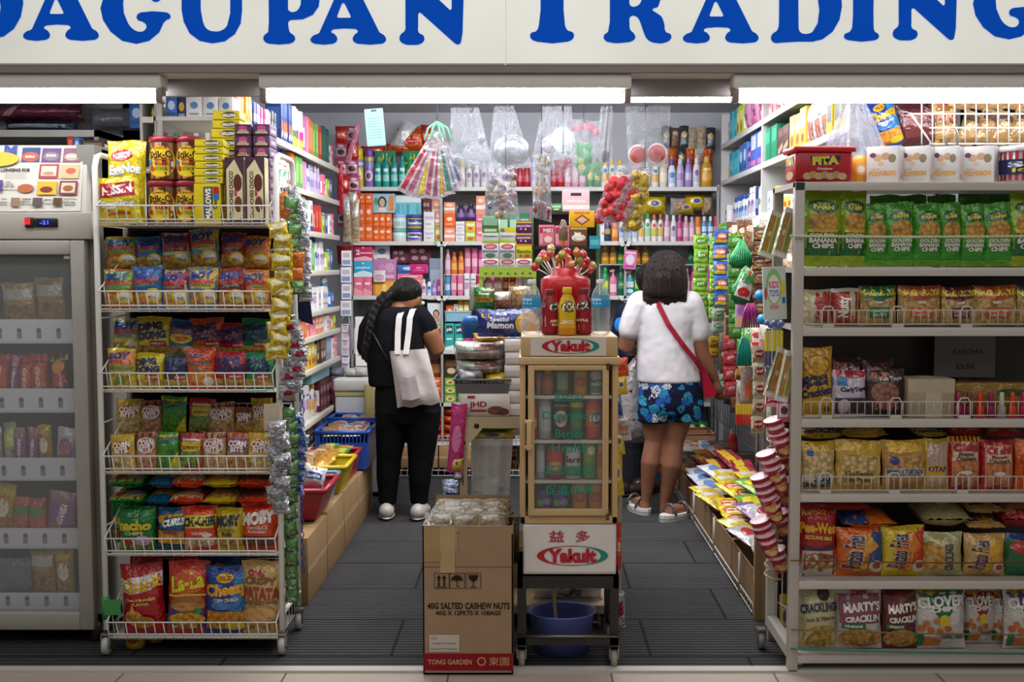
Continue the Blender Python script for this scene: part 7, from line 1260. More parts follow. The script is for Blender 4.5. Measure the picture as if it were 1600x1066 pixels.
grow('standing second',5,[('frieso','orange fries bag behind',1316,1384,834),('friesy','yellow fries bag behind',1388,1446,832),('crackv','olive cracklings bag behind',1450,1508,838),('friest','tan fries bag behind',1514,1574,840)],Y=GY+.15,d=.08)
glie('lying on the gondola sixth shelf bags',[('bluor','blue and orange fries bag',1316,1402,803,836),('oranbag','red and orange bag',1290,1366,787,806),('palegr','pale olive bag',1440,1520,788,836),('friest','tan bag',1514,1572,788,812),('friest','second tan bag',1514,1572,814,836),('oi2','red bag',1568,1625,788,836)],.2)
wg6='on the gondola lowest shelf'
def marty(key,base,c2):return d_pillow(key,base,[r_(.06,.42,.94,.88,c2),t_('Oishi',.5,.9,.3,.05,'a81a2a',None,0,.06),t_("MARTY'S",.55,.68,.78,.13,'f0eae6','4a2030',.04,.05),t_('CRACKLIN',.56,.5,.76,.09,'f0eae6','4a2030',.04,.05),r_(.1,.34,.62,.42,'2a6a3a'),t_('VINEGAR',.36,.38,.4,.04,'e8e8d8',None),e_(.5,.18,.46,.16,'b88a4a','food')],'foil')
marty('marw','c4bcb8','8a4a62');marty('marr','5a1f20','6a2426')
d_pillow('crackh','c0b88e',[e_(.55,.2,.46,.2,'c09a4a','food'),t_('CRACKLINGS',.52,.68,.96,.13,'2f3348',None,.05,.04),t_('Salt & Vinegar',.55,.5,.76,.07,'6a6648',None,.08),e_(.62,.88,.16,.1,'4a3a34')],'foil')
def clover(key,c1,ham):return d_pillow(key,'d0ccc8',[p_([(.04,.92),(.98,.92),(.56,.4)],c1),e_(.3,.93,.22,.05,'c8a01a'),t_('CLOVER',.52,.76,.92,.15,'f0ede8','5a5458',.04,.05),t_('CHIPS',.55,.64,.5,.07,'f0ede8',None,0,.06),e_(.55,.46,.12,.09,'d8c02a')]+[e_(.12+.17*i,.34-.02*(i%3),.07,.05,'c8641e')for i in range(4)]+[e_(.2+.2*i,.42+.05*(i%2),.06,.045,'d0742a')for i in range(2)]+[r_(.04,.05,.5,.2,'c87a2a'),r_(.04,.05,.16,.25,'1f6a3a'),t_(ham,.72,.22,.46,.07,'3a3a38',None,0,.04)],'foil')
clover('clov','1a6a40','HAM&CHEESE');clover('clor','9a1f30','BARBECUE');clover('clop','4a3a80','CHEESE')
grow(wg6,6,[('crackh','pale olive cracklings bag with level lettering',1250,1313,922),('marw','white and mauve cracklin bag',1311,1384,920),('marr','dark maroon cracklin bag',1382,1440,922),('clov','white chip bag with green triangle',1434,1516,920),('clop','white chip bag at the frame edge',1577,1650,922)],d=.085)
grow(wg6,6,[('clor','white chip bag with red triangle',1508,1562,922),('clor','chip bag half hidden between white ones',1556,1590,924)],Y=GY+.09,d=.08)
# on top of the gondola
wg0='on top of the gondola'
pr=[(.455,0),(.47,.02),(.5,.86)]
def fita():
 m=MB();m.box((0,0,.43),(.95,.95,.86),'b01a26','plastic',None,.08);S=S_face('front');S2=lambda u,v,l=0:((u-.5)*.95,-.475-l,v)
 P_=[p_([(.28,.44),(.74,.5),(.78,.74),(.24,.72)],'2a2450'),t_('FITA',.51,.6,.42,.2,'e0c83a',None,.04,.08),t_('Crackers',.5,.37,.26,.06,'f0e4d0',None)]+[e_(.2+.1*i,.16+.04*(i%2),.08,.1,['c8a878','b8946a'][i%2])for i in range(7)]
 stamp(m,S2,P_,'plastic',.004,.55);S3=lambda u,v,l=0:(-.475-l,.5-u,v);stamp(m,S3,[p_([(.2,.44),(.8,.5),(.8,.74),(.2,.72)],'2a2450'),t_('FITA',.5,.6,.5,.18,'e0c83a',None,0,.08),e_(.5,.2,.3,.12,'c8a878')],'plastic',.004,.55)
 c=MB();c.box((0,0,.92),(1.03,1.03,.16),'c0202c','plastic',None,.04);DES['fita']=[('',m.mesh('fita')),('lid',c.mesh('fita_lid'))]
fita();x,z,w,h=R(1240,228,1337,284,GY);inst('fita','cracker_tub','red square plastic cracker tub with lid','tub',wg0,x,GY+.09,GZ[0],w,h,.15,rz=.06)
m=MB();x,z,w,h=R(1334,238,1358,284,GY+.1);m.lathe([(.05,-.02),(h*.5,-.012),(h*.5,.012),(.05,.02)],'e0951a','plastic',22,axis='y',sx=.8);stamp(m,lambda u,v,l=0:((u-.5)*h*.5,-.021-l,(v-.5)*h*.5),[e_(.5,.5,.4,.4,'e8b060'),e_(.5,.5,.25,.25,'f0e8d8')],'plastic',.001);reg(m.obj('candy_tin',None,(x,GY+.13,GZ[0]+h*.5)),'round orange tin standing on edge beside the red tub','tin')
d_box('polv','d8d5d2',[e_(.35,.68,.14,.1,'c8a888'),e_(.6,.72,.14,.1,'c09a78'),e_(.8,.66,.12,.12,'8a7a60'),e_(.45,.52,.1,.06,'d8b898'),e_(.2,.76,.1,.07,'6a3a50'),t_('POLVORON',.5,.26,.8,.12,'d8a04a',None,0,.06),t_('classic',.3,.38,.3,.06,'c8b890',None)],[r_(0,0,1,1,'c8c4cc'),r_(.2,.1,.8,.9,'b8b4bc'),t_('Polvoron',.5,.55,.6,.26,'d8a86a',None,pi/2,.04),e_(.5,.18,.2,.07,'c88a3a')],[],'paper',.01)
for i,(x0,x1)in enumerate(((1357,1404),(1408,1452),(1460,1498),(1508,1554))):x,z,w,h=R(x0,226,x1,284,GY+.02);inst('polv','sweets_box','white box with orange lettering','box',wg0,x+.03,GY+.1,GZ[0],w*1.08,h,.07,rz=-.6)
d_bottle('stripes','tub','d8d0d0','e4e0e0',[r_(i/11,.05,i/11+.045,.85,'b02a3a')for i in range(11)]+[r_(0,.22,1,.62,'1f2a5a'),t_('Stix',.5,.48,.6,.14,'f0f0f4',None,0,.05),t_('ICES',.5,.32,.5,.1,'d8c83a',None)],'plastic',20)
x,z,w,h=R(1578,226,1650,284,GY);inst('stripes','candy_tub','white tub with red stripes and navy band','tub',wg0,x,GY+.09,GZ[0],w,h,w)
# behind the top row: big clear bag, chip bags and a wire basket of wrapped rolls
d_pillow('bigclear','ccd0d8',[],'mist',None,3,.0,.6)
x,z,w,h=R(1275,150,1412,284,GY+.18);m=MB()
m.sheet(lambda u,v:((u-.5)*w*(.22+.78*(1-v)**.8),-.05*sin(pi*u)-.012*sin(26*u+3*v)*(.4+v*.4),v*h),26,10,'a4a8b4','mist');m.sheet(lambda u,v:((u-.5)*w*(.22+.78*(1-v)**.8),.05*sin(pi*u),v*h),12,8,'a4a8b4','mist');reg(m.obj('plastic_bag',None,(x,GY+.26,GZ[0]+.002)),'large translucent gathered plastic bag hanging behind the red tub','bag')
for x0,x1,y0_,y1_,k,d,ry in((1378,1418,150,230,'cheezy','blue chip bag tilted behind the sweets boxes',-.35),(1418,1468,150,228,'chuzit' if 0 else 'dkred2','maroon chip bag hanging behind the sweets boxes',-.2),(1466,1500,150,226,'patata','brown and tan bag behind the wire basket',-.1)):
 x,z,w,h=R(x0,y0_,x1,y1_,GY+.3);inst(k,'snack_bag',d,'snack bag','',x,GY+.33,z,w*1.2,h,.06,ry=ry)
m=MB();p=lambda a,b:W(a,b,GY+.22);o0=p(1420,225)
for yy in(178,200,225):m.tube([p(1422 if yy<200 else 1452,yy)-o0,p(1640,yy)-o0],.0035,'d0cec8','paint',5)
for i in range(12):a=1440+17*i;m.tube([p(a,150)-o0,p(a,226)-o0],.003,'d0cec8','paint',5)
m.tube([p(1422,176)-o0,p(1456,226)-o0],.004,'d0cec8','paint',5);reg(m.obj('wire_basket',None,o0),'white wire grid basket above the sweets boxes','basket')
hanging('metal_hook','chrome hook hanging on the wire grid basket','hook',1488,196,GY+.2,lambda m,s:m.tube([(-8*s,0,-30*s),(-9*s,0,-12*s),(-4*s,0,-3*s),(4*s,0,-3*s),(9*s,0,-12*s),(8*s,0,-30*s)],1.5*s,'c8c8cc','metal',6))
d_pillow('roll','b89668',[r_(.1,.1,.9,.8,'a8824e'),r_(.0,.7,1,.96,'5a4438')],'foil',None,None,.0,.4)
for i in range(5):x,z,w,h=R(1494+26*i,172-4*(i%2),1522+26*i,228,GY+.3);inst('roll','wrapped_roll','tan wrapped roll behind the wire grid basket','roll','',x,GY+.32,z,w,h,.05,ry=.3)
for i in range(5):x,z,w,h=R(1494+26*i,140,1520+26*i,170,GY+.3);inst('roll','wrapped_roll','upper tan wrapped roll','roll','high behind the wire grid basket',x,GY+.33,z,w,h,.05,ry=.15)
# ==== glass cabinet on its black trolley
KY=4.17;kc=W(889,700,KY).x;CR='c9a878'
def kz(y):return zpx(y,KY)
def kx(px):return W(px,700,KY).x-kc
tr=empty('trolley_stand',(kc,KY,0),'black metal trolley on casters under the drinks cabinet','trolley');TZ0=kz(899);m=MB();a,b=kx(808),kx(968)
m.bx(a,b,0,.02,TZ0-.05,TZ0,'2a2725','paint');m.bx(a,b,.33,.35,TZ0-.05,TZ0,'2a2725','paint');m.bx(a,a+.02,0,.35,TZ0-.05,TZ0,'2a2725','paint');m.bx(b-.02,b,0,.35,TZ0-.05,TZ0,'2a2725','paint');m.bx(a,b,0,.35,TZ0-.004,TZ0,'2a2725','paint');m.obj('top_frame',tr)
for x in(a,b-.032):
 for y in(0,.32):m=MB();m.bx(x,x+.032,y,y+.03,.07,TZ0-.05,'2d2a28','paint');m.obj('leg',tr);caster(tr,x+.016,y+.015,.032,'9a958a')
m=MB();m.bx(a,b,0,.02,.085,.115,'2d2a28','paint');m.bx(a,a+.02,0,.35,.085,.11,'2d2a28','paint');m.bx(b-.02,b,0,.35,.085,.11,'2d2a28','paint');m.tube([(a,-.005,.12),(b,-.005,.12)],.006,'8a857c','metal',6);m.obj('lower_rail',tr)
bb=empty('white_crate_base',(kc,KY,TZ0),'white box with red characters and oval logo under the drinks cabinet','box');a,b=kx(817),kx(964);h=kz(821)-TZ0;m=MB();m.bx(a,b,.005,.34,0,h,'ddd6d2','plastic',.006);m.bx(a+.006,b-.006,.002,.006,.012,h-.004,'e0dad6','plastic')
S=lambda u,v,l=0:(a+(b-a)*u,.0-l,h*v)
def logo(S,cu,cv,ru,rv,mb,asp):
 n=24
 for sgn,c in((-1,'b8182c'),(1,'178a74')):
  o=[(cu+sgn*ru*cos(t),cv+rv*sin(t))for t in[-1.75+3.5*i/n for i in range(n+1)]];q=[(cu+sgn*(ru*.08+ru*.72*max(-.11,cos(t*.93))),cv+rv*.93*sin(t*.93))for t in[-1.75+3.5*i/n for i in range(n+1)]]
  vs=[S(*p,.001)for p in o]+[S(*p,.001)for p in q];mb.add(vs,[(i,i+1,n+2+i,n+1+i)for i in range(n)],c,'plastic')
 stamp(mb,S,[t_('Yakult',cu,cv,ru*1.3,rv*1.22,'b8182c',None,0,.055)],'plastic',.0012,asp,1.5)
logo(S,.53,.39,.38,.2,m,.56);stamp(m,S,[t_('益',.36,.78,.16,.22,'b8182c',None,0,.01),t_('多',.64,.78,.15,.22,'b8182c',None,0,.01)],'plastic',.0012,.56);m.obj('panel_box',bb)
kb=empty('drinks_cabinet',(kc,KY,kz(820)),'small cream glass door drinks cabinet with oval logo header','cabinet');z0=kz(820);a,b=kx(812),kx(966)
def zk(y):return kz(y)-z0
m=MB();zt=zk(560);t=.022;D=.34
m.bx(a,a+t,.012,D,0,zt,CR,'paint',.003);m.bx(b-t,b,.012,D,0,zt,CR,'paint',.003);m.bx(a,b,.012,D,0,zk(808),CR,'paint',.003);m.bx(a,b,.012,D,zt-.02,zt,CR,'paint');m.bx(a,b,D-.015,D,0,zt,'b8a084','paint');m.bx(a-.004,b+.006,-.004,D+.01,zk(570),zk(558),'d0b284','paint',.004);m.obj('cabinet_body',kb)
m=MB();zh=zk(526);m.bx(a+.004,b-.002,.004,D,zk(558),zh,CR,'paint',.006);m.bx(a+.04,b-.046,.001,.006,zk(556),zh-.003,'ddd2c8','plastic')
S=lambda u,v,l=0:(a+.04+(b-a-.086)*u,.0-l,zk(556)+(zh-zk(556))*v);logo(S,.53,.5,.38,.4,m,.27);m.obj('header',kb)
ga,gb_,g0,g1=kx(835),kx(941),zk(795),zk(579);da,db,d0,d1=kx(825),kx(951),zk(806),zk(571);m=MB()
for x0,x1 in((da,ga),(gb_,db)):m.bx(x0,x1,-.006,.01,d0,d1,CR,'paint',.003)
for y0,y1 in((d0,g0),(g1,d1)):m.bx(ga-.002,gb_+.002,-.006,.01,y0,y1,CR,'paint',.003)
dr=m.obj('door',kb);m=MB();m.bx(ga,gb_,0,.004,g0,g1,'e4e8e6','glass');S=lambda u,v,l=0:(W(u,700,KY).x-kc,-.0015-l,kz(v)-z0)
for s,cx_,cy,w,h in(('Better',890,621,46,13),('Digestion',890,651,84,15),('Better',890,678,44,12),('Health',890,700,56,14),('幫助消化',890,735,76,16),('促進健康',890,766,76,16)):
 vs,fs=text2d(s,.01);m.add([S(cx_+x*w,cy-y*h)for x,y in vs],fs,'2f8f78','plastic')
m.obj('glass_pane',dr);m=MB();x=kx(827)
for y in(658,698):m.bx(x-.016,x+.012,-.03,-.004,zk(y)-.006,zk(y)+.006,'d0b284','plastic',.002)
m.bx(x-.01,x+.008,-.036,-.026,zk(702),zk(656),'d0b284','plastic',.003);m.obj('handle',dr)
m=MB();m.bx(kx(947),kx(952),-.014,-.004,zk(577),zk(568),'6a5a48','metal');m.bx(kx(947),kx(952),-.014,-.004,zk(812),zk(803),'6a5a48','metal');m.obj('hinge',kb)
KS=[]
for y in(623,693,756,806):
 z=zk(y)+(.004 if y<800 else .004);KS.append(z+z0);m=MB()
 if y<800:m.bx(a+t,b-t,.03,D-.02,z-.005,z,'c8c4bc','plastic');m.bx(a+t,b-t,.028,.031,z-.008,z+.004,'d4d0c8','plastic');m.obj('shelf',kb)
def can(key,c,*pr):return d_bottle(key,'can',c,prints=pr)
can('cn_or','c8501a',r_(.1,.3,.9,.7,'d86a2a'),e_(.7,.5,.24,.16,'3a5aa0'),t_('F&N',.62,.5,.5,.14,'f0f0f0',None));can('cn_rt','3a2420',r_(0,.8,1,.95,'c8a03a'),e_(.5,.5,.3,.2,'d8c8b8'),t_('A&W',.5,.5,.5,.2,'7a2a1a',None));can('cn_gr','2a6a40',r_(0,.78,1,.9,'c8b83a'),e_(.5,.45,.3,.2,'4a8a50'));can('cn_sv','a8acb0',r_(.2,.2,.8,.8,'c4c8cc'));can('cn_rd','b0241e',r_(.1,.3,.9,.8,'c83a2a'),e_(.5,.4,.3,.14,'d8b05a'));can('cn_wh','c8c8c4',r_(.1,.1,.9,.4,'5a7a50'),t_('Sarsi',.5,.62,.7,.18,'2a2a2a',None));can('cn_lm','7aa01a',e_(.6,.75,.22,.12,'d8e0c0'),e_(.5,.3,.3,.16,'5a8a1a'));can('cn_yl','c8902a',e_(.5,.5,.3,.2,'b04a1a'),r_(.1,.8,.9,.92,'d8b05a'));can('cn_pp','4a2a78',e_(.3,.4,.2,.16,'7ab02a'),e_(.65,.45,.2,.16,'9a7ac0'));can('cn_pk','a06858',r_(.1,.3,.9,.7,'b87a68'));can('cn_gn2','5a7a4a',r_(.2,.2,.8,.8,'8aa878'))
hb('bt_or','round','a85a34','c87a4a',[r_(.1,.3,.9,.55,'b86a44')],1)
for r,(where,yb,its)in enumerate((('on the cabinet top shelf',623,(('cn_pk','brown pink',838,846,590),('bt_or','orange',846,865,583),('cn_gn2','pale green',869,889,582),('cn_yl','amber',897,918,584),('cn_wh','white',922,941,588))),('on the cabinet second shelf',693,(('cn_rd','red',828,840,634),('cn_sv','silver',841,862,630),('cn_rt','dark brown root beer',865,888,630),('cn_gr','dark green',890,912,630),('cn_or','orange soda',915,939,628))),('on the cabinet third shelf',756,(('cn_sv','grey',838,852,704),('cn_rd','red',854,880,706),('cn_wh','white and black',883,908,708),('cn_lm','lime green',911,932,698),('cn_yl','amber',933,944,700))),('at the cabinet bottom',806,(('cn_pp','purple',838,862,776),('cn_pp','violet and green',864,888,777),('cn_yl','amber',894,918,764),('cn_yl','golden',920,942,764))))):
 for k,d,x0,x1,yt in its:x,z,w,h=R(x0,yt,x1,yb,KY+.05);inst(k,'drink_can',d+' drink','drink',where,x,KY+.08,KS[r]+.001,w,kz(yt)-KS[r]+.01,w)
# bottles and lollipops on the cabinet
KT=kz(526)+.001;wk='on top of the drinks cabinet'
d_bottle('water','pet','dfe8ee','e4e4e2',[r_(-.5,.5,1.5,.72,'1f98d0'),r_(.1,.56,.5,.66,'c8e4f0')],'clear',20)
d_bottle('tea_r','tea','8a1420','7a1a20',[r_(0,.06,1,.74,'a01828'),e_(.72,.62,.26,.1,'1f3a1a'),t_('C2',.7,.62,.42,.15,'f4f0ea',None,.15,.04,.2),r_(.1,.18,.34,.42,'d8c8c4'),r_(.1,.6,.3,.72,'d8c8c4'),t_('APPLE',.72,.3,.42,.06,'f0d8b0',None),t_('RED',.72,.22,.3,.05,'f0d8b0',None)],'plastic',18)
d_bottle('tea_r2','tea','8a1420','7a1a20',[r_(0,.06,1,.74,'a01828'),e_(.44,.62,.3,.1,'1f3a1a'),t_('C2',.42,.62,.46,.16,'f4f0ea',None,.15,.04,.2),t_('APPLE',.4,.32,.5,.06,'f0d8b0',None),r_(.28,.1,.52,.22,'b86a1a')],'plastic',18)
d_bottle('tea_y','tea','d0980e','d8b81a',[r_(0,.06,1,.78,'e0b80e'),e_(.57,.6,.32,.12,'1f3a1a'),t_('C2',.55,.6,.48,.18,'f6f2ea',None,.15,.04,.2),r_(.2,.2,.8,.34,'e8a02a'),t_('LEMON',.5,.28,.5,.07,'f4ecc0',None),r_(0,.06,1,.16,'d0801a')],'plastic',18)
for k,n,d,x0,x1,yt,dy in(('water','water_bottle','clear water bottle with blue label, nearest the stacked trays',816,846,439,.04),('water','water_bottle','clear water bottle with blue label, nearest the customer',924,954,439,.04),('tea_r','tea_bottle','red tea bottle beside the clear water bottle and yellow one',846,873,455,.07),('tea_y','tea_bottle','yellow tea bottle with yellow cap',873,900,451,.03),('tea_r2','tea_bottle','red tea bottle with dark lettering facing front',899,926,453,.07)):
 x,z,w,h=R(x0,yt,x1,526,KY+dy);inst(k,n,d,B,wk if k=='tea_y' else '',x,KY+dy+w/2,KT,w,h,w)
lt=empty('lollipop_stand',(W(884,500,KY+.2).x,KY+.24,KT),'red tiered plastic stand behind the tea bottles holding lollipops','lollipop stand');m=MB();zq=lambda y:zpx(y,KY+.22)-KT
m.lathe([(.085,0),(.09,zq(462)),(.096,zq(455)),(.096,zq(437)),(.08,zq(432)),(.06,zq(430)),(.056,zq(420)),(.045,zq(418)),(.03,zq(416)),(.03,zq(408)),(.012,zq(404)),(.01,zq(396))],'b8141e','plastic',24);m.obj('tiered_tub',lt)
for i,(px,py,c)in enumerate(((836,418,'c83040'),(842,408,'8a9a4a'),(853,404,'d8803a'),(849,398,'c8485a'),(860,396,'d86a4a'),(861,389,'d8c08a'),(870,415,'9a8a3a'),(873,405,'e0902a'),(878,399,'a8983a'),(886,394,'c02a3a'),(887,405,'d8782a'),(893,414,'c88a4a'),(901,395,'d8783a'),(905,407,'a8a04a'),(911,398,'c84a4a'),(916,408,'c83a4a'),(910,416,'b83a3a'),(926,416,'b8904a'),(922,421,'c85a4a'),(846,402,'c83a4a'))):
 p=W(px,py,KY+.17+.1*random.random());b=Vector((lt.location.x+(p.x-lt.location.x)*.55,KY+.2,KT+zq(430)));m=MB();m.tube([b-p,Vector((0,0,0))],.0022,'e8dcd8','plastic',5);r=reg(m.obj('lollipop',None,p),'round wrapped lollipop on white stick','lollipop','fanned out of the red stand');m=MB();m.ball((0,0,0),.0165,c,'foil',10,7);m.tube([(0,0,.009),(0,0,.02)],.003,c,'foil',5,rs=[.003,.007]);m.obj('candy',r)
m=MB();p=W(880,395,KY+.24);m.lathe([(.003,-.01),(.004,.04),(.016,.05),(.02,.08),(.015,.11),(.005,.13)],'8a6a4a','foil',10,cols=['d8a02a','d8a02a','7a6a4a','8a6a5a','7a5a4a']);reg(m.obj('lollipop_topper',None,(p.x,KY+.24,KT+zq(396))),'brown wrapped topper on yellow stick over the lollipops','lollipop topper')
# carton of cashew nuts in front
bx_=empty('cardboard_box',(W(731,900,4.1).x,4.1,0),'tall open brown cardboard box with black print beside the trolley','box');hw=.165;hb_=zpx(822,4.1);D=.24;m=MB();cd='a3866a'
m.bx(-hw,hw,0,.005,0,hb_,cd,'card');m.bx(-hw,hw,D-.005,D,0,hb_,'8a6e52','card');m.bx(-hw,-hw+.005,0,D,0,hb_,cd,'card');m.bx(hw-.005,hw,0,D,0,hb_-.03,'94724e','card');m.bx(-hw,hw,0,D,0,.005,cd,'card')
S=lambda u,v,l=0:(-hw+2*hw*u,-.0005-l,hb_*v)
def bp(px,py):return((px-662)/134,(1064-py)/242)
def br_(x0,y0,x1,y1,c):a=bp(x0,y1);b=bp(x1,y0);return r_(a[0],a[1],b[0],b[1],c)
def bt(s,x0,y0,x1,y1,c,bold=.03):a=bp(x0,y1);b=bp(x1,y0);return t_(s,(a[0]+b[0])/2,(a[1]+b[1])/2,b[0]-a[0],b[1]-a[1],c,None,0,bold)
P_=[br_(662,1030,796,1058,'8f1f2c'),bt('TONG GARDEN',669,1040,734,1048,'c8a070'),bt('東園',760,1036,790,1050,'c8a070',0),e_(*bp(749,1043),.05,.03,'c8a070'),e_(*bp(749,1043),.036,.021,'8f1f2c'),br_(663,888,798,889,'7d5f40'),bt('40G SALTED CASHEW NUTS',669,947,791,957,'2a2320',.025),bt('40G X 12PKTS X 10BAGS',681,960,778,967,'2a2320',.02),br_(671,999,716,1027,'c8beb4'),bt('NO',675,1003,683,1007,'8a8078'),bt('CASHEW NUTS EXPORT',676,1012,712,1015,'8a8078'),bt('PRODUCT OF THAILAND',674,1021,713,1024,'8a8078'),br_(664,823,714,862,'ad8f68'),br_(688,823,710,898,'b89c76'),br_(664,862,690,880,'a88a62')]
for x0 in(679,702,726):P_+=[br_(x0,898,x0+22.5,898.8,'2a2320'),br_(x0,922.5,x0+22.5,923.3,'2a2320'),br_(x0,898,x0+.8,923,'2a2320'),br_(x0+21.8,898,x0+22.6,923,'2a2320')]
for x0 in(683,691):P_+=[br_(x0+1.6,907,x0+4.4,912,'2a2320'),br_(x0+1.6,913,x0+4.4,919,'2a2320'),p_([bp(x0-.6,907),bp(x0+6.6,907),bp(x0+3,901)],'2a2320')]
P_+=[br_(682,920,698,921.3,'2a2320'),e_(*bp(713,910),.064,.036,'2a2320',None,0,pi),br_(712.4,909,713.6,920,'2a2320'),br_(713,919,717,920.2,'2a2320'),p_([bp(729.5,901),bp(745,901),bp(742.5,909),bp(737.2,912),bp(732,909)],'2a2320'),br_(736.6,911,737.9,920,'2a2320'),br_(732,919.4,742.5,920.8,'2a2320')]
stamp(m,S,P_,'card',.0004,1.8);m.obj('box_walls',bx_)
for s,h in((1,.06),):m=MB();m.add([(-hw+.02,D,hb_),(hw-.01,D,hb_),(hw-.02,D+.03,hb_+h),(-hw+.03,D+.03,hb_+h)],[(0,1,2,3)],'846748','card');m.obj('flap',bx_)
for i in range(9):
 inst(d_pillow('nutpk','6a5e48',[r_(.05,.1,.95,.6,'6e5c3c','food'),r_(.1,.62,.9,.9,'9a9484','crink')],'foil')if i%3 else d_pillow('nutclr','a8a49a',[r_(.2,.2,.8,.6,'6e5c3c','food')],'crink'),'nut_packet','crinkled clear nut packet' if i%3 else 'crinkled silvery nut packet','packet','heaped in the open cashew box',bx_.location.x-.09+.09*(i%3)+random.uniform(-.015,.015),4.1+.06+.06*(i//3)-.04,hb_-.025+.012*(i//3),.125,.11,.055,rx=-pi/2+.45,rz=random.uniform(-.5,.5))
x,z,w,h=R(793,815,812,890,4.3);inst('nutpk','nut_packet','dark clear nut packet standing between box and cabinet','packet','',x-.01,4.38,z,w*1.4,h,.04)
# blue basin, white bag and hose under the trolley
bn=empty('plastic_basin',(kc-.02,4.24,0.0),'blue violet plastic basin under the trolley','basin');m=MB();q=[(.105,.004),(.11,.002),(.125,.15),(.137,.158),(.137,.163),(.12,.155),(.1,.015)];m.lathe(q,'7680cc','plastic',22,sy=.85,c=(0,.12,0));m.obj('shell',bn)
m=MB();m.tube([(kc-.035,4.3,.03),(kc-.05,4.33,.2),(kc-.055,4.36,.37)],.008,'b09a72','plastic',7);reg(m.obj('wooden_stick'),'beige stick standing in the blue basin','stick')
d_pillow('wbag','b8b4b4',[t_('lingt',.6,.5,.7,.24,'3a3638',None,pi/2,.03),e_(.4,.35,.05,.04,'9a3a3a'),e_(.4,.6,.05,.04,'9a3a3a')],'foil');x,z,w,h=R(833,905,948,946,4.45);inst('wbag','plastic_bag','white printed plastic bag stored behind the trolley legs','bag','',x,4.7,.102,w,.1,.1)
x,z,w,h=R(868,950,940,978,4.45);
for i in range(4):inst('rpk' if i%2 else 'pk_pinkw','candy_bag','red and white candy bag','bag','under the table behind the basin',x-.08+.05*i,4.66,.0,.07,.095,.06)
# ==== the table behind
TY=4.62;tz=zpx(652,TY);t0,t1=W(716,650,TY).x,W(972,650,TY).x;tc=(t0+t1)/2;hw=(t1-t0)/2
tb=empty('slotted_table',(tc,TY,0),'cream slotted metal table stacked with goods behind the drinks cabinet','table');TC='b5a486';m=MB();m.bx(-hw,hw,0,1.0,tz-.012,tz,TC,'paint');m.bx(-hw,hw,-.004,0,tz-.045,tz+.002,TC,'paint');m.obj('tabletop',tb)
for x in(-hw,hw-.034):
 for y in(0,.97):
  m=MB();m.bx(x,x+.036,y,y+.004,0,tz-.012,TC,'paint');m.bx(x,x+.004,y,y+.036,0,tz-.012,TC,'paint')
  for k in range(9):m.bx(x+.014,x+.021,y-.0006,y,.06+.09*k,.1+.09*k,'6a5e48','paint')
  m.obj('leg',tb)
m=MB();m.add([(-hw,-.005,tz-.045),(-hw+.1,-.005,tz-.045),(-hw+.036,-.005,tz-.12),(-hw,-.005,tz-.14)],[(3,2,1,0)],'bcab8d','paint')
for x,z in((.02,-.03),(.075,-.035),(.02,-.105)):m.lathe([(.009,-.009),(.011,-.006),(.011,0)],'4a3428','metal',8,(-hw+x,0,tz+z),axis='y')
m.obj('corner_plate',tb);m=MB();m.bx(-hw,hw,-.004,0,.066,.1,TC,'paint');m.bx(-hw,hw,0,1.0,.08,.1,TC,'paint');m.obj('lower_shelf',tb)
def on(name,key,d,cat,x0,x1,yt,yb,Y,dp,z=None,**k):x,zz,w,h=R(x0,yt,x1,yb,Y);return inst(key,name,d,cat,'',x,Y+dp/2,zz if z is None else z,w,h,dp,**k)
simple_box('jhbox','d0ccc8',None,None,extra=[t_('JHD',.36,.5,.34,.3,'8a2028',None,.05,.03),r_(.2,.2,.52,.3,'8a2028'),e_(.72,.26,.18,.2,'7a4a2a','food'),e_(.86,.2,.12,.16,'6a3a24','food'),r_(.15,.82,.3,.92,'9a2a2a')]);on('biscuit_carton','jhbox','white printed carton lowest on the table corner','carton',719,797,616,651,TY+.01,.3,tz+.001)
bk=crate('plastic_basket','grey slotted plastic basket on the white printed carton','basket',W(709,600,TY).x,W(797,600,TY).x,TY+.01,TY+.3,zpx(616,TY+.01)+.002,zpx(594,TY+.01),'5c5b60',.005,(0,1,3),.008)
d_pillow('tray','b8b4b4',[r_(.05,.15,.95,.45,'8a7a70'),r_(.4,.6,.95,.9,'7a4a40'),r_(.05,.6,.4,.8,'a8c0a8')],'foil',None,None,.0,.25);d_pillow('graypk','8a8e96',[e_(.4,.5,.3,.3,'c8ccd4')],'foil')
on('food_tray','tray','upper plastic wrapped white tray above the grey basket','tray',709,786,536,566,TY+.05,.2);on('food_tray','tray','lower plastic wrapped white tray above the grey basket','tray',711,786,564,588,TY+.05,.2);on('candy_packet','graypk','silver blue crinkled packet in the grey basket','packet',714,756,578,600,TY+.03,.1);on('snack_packet','pl_yel','yellow packet in the grey basket','packet',756,795,585,606,TY+.04,.14)
d_box('styro','d6d3d2',[r_(0,.46,1,.5,'b4b0b0')],[],[],'plastic',.08)
for i in range(6):on('foam_box','styro','white foam food box','box',788+(i%2),817,531+20*i,550.5+20*i,TY+.02,.13);REG[-1]=(REG[-1][0],'white foam food box','stacked beside the drinks cabinet','tz')
on('snack_bag','pl_oran' if 0 else d_pillow('yelbag','d89a12',[],'foil'),'plain orange yellow bag lying under the blue cake bag','snack bag',737,794,523,540,TY+.12,.2)
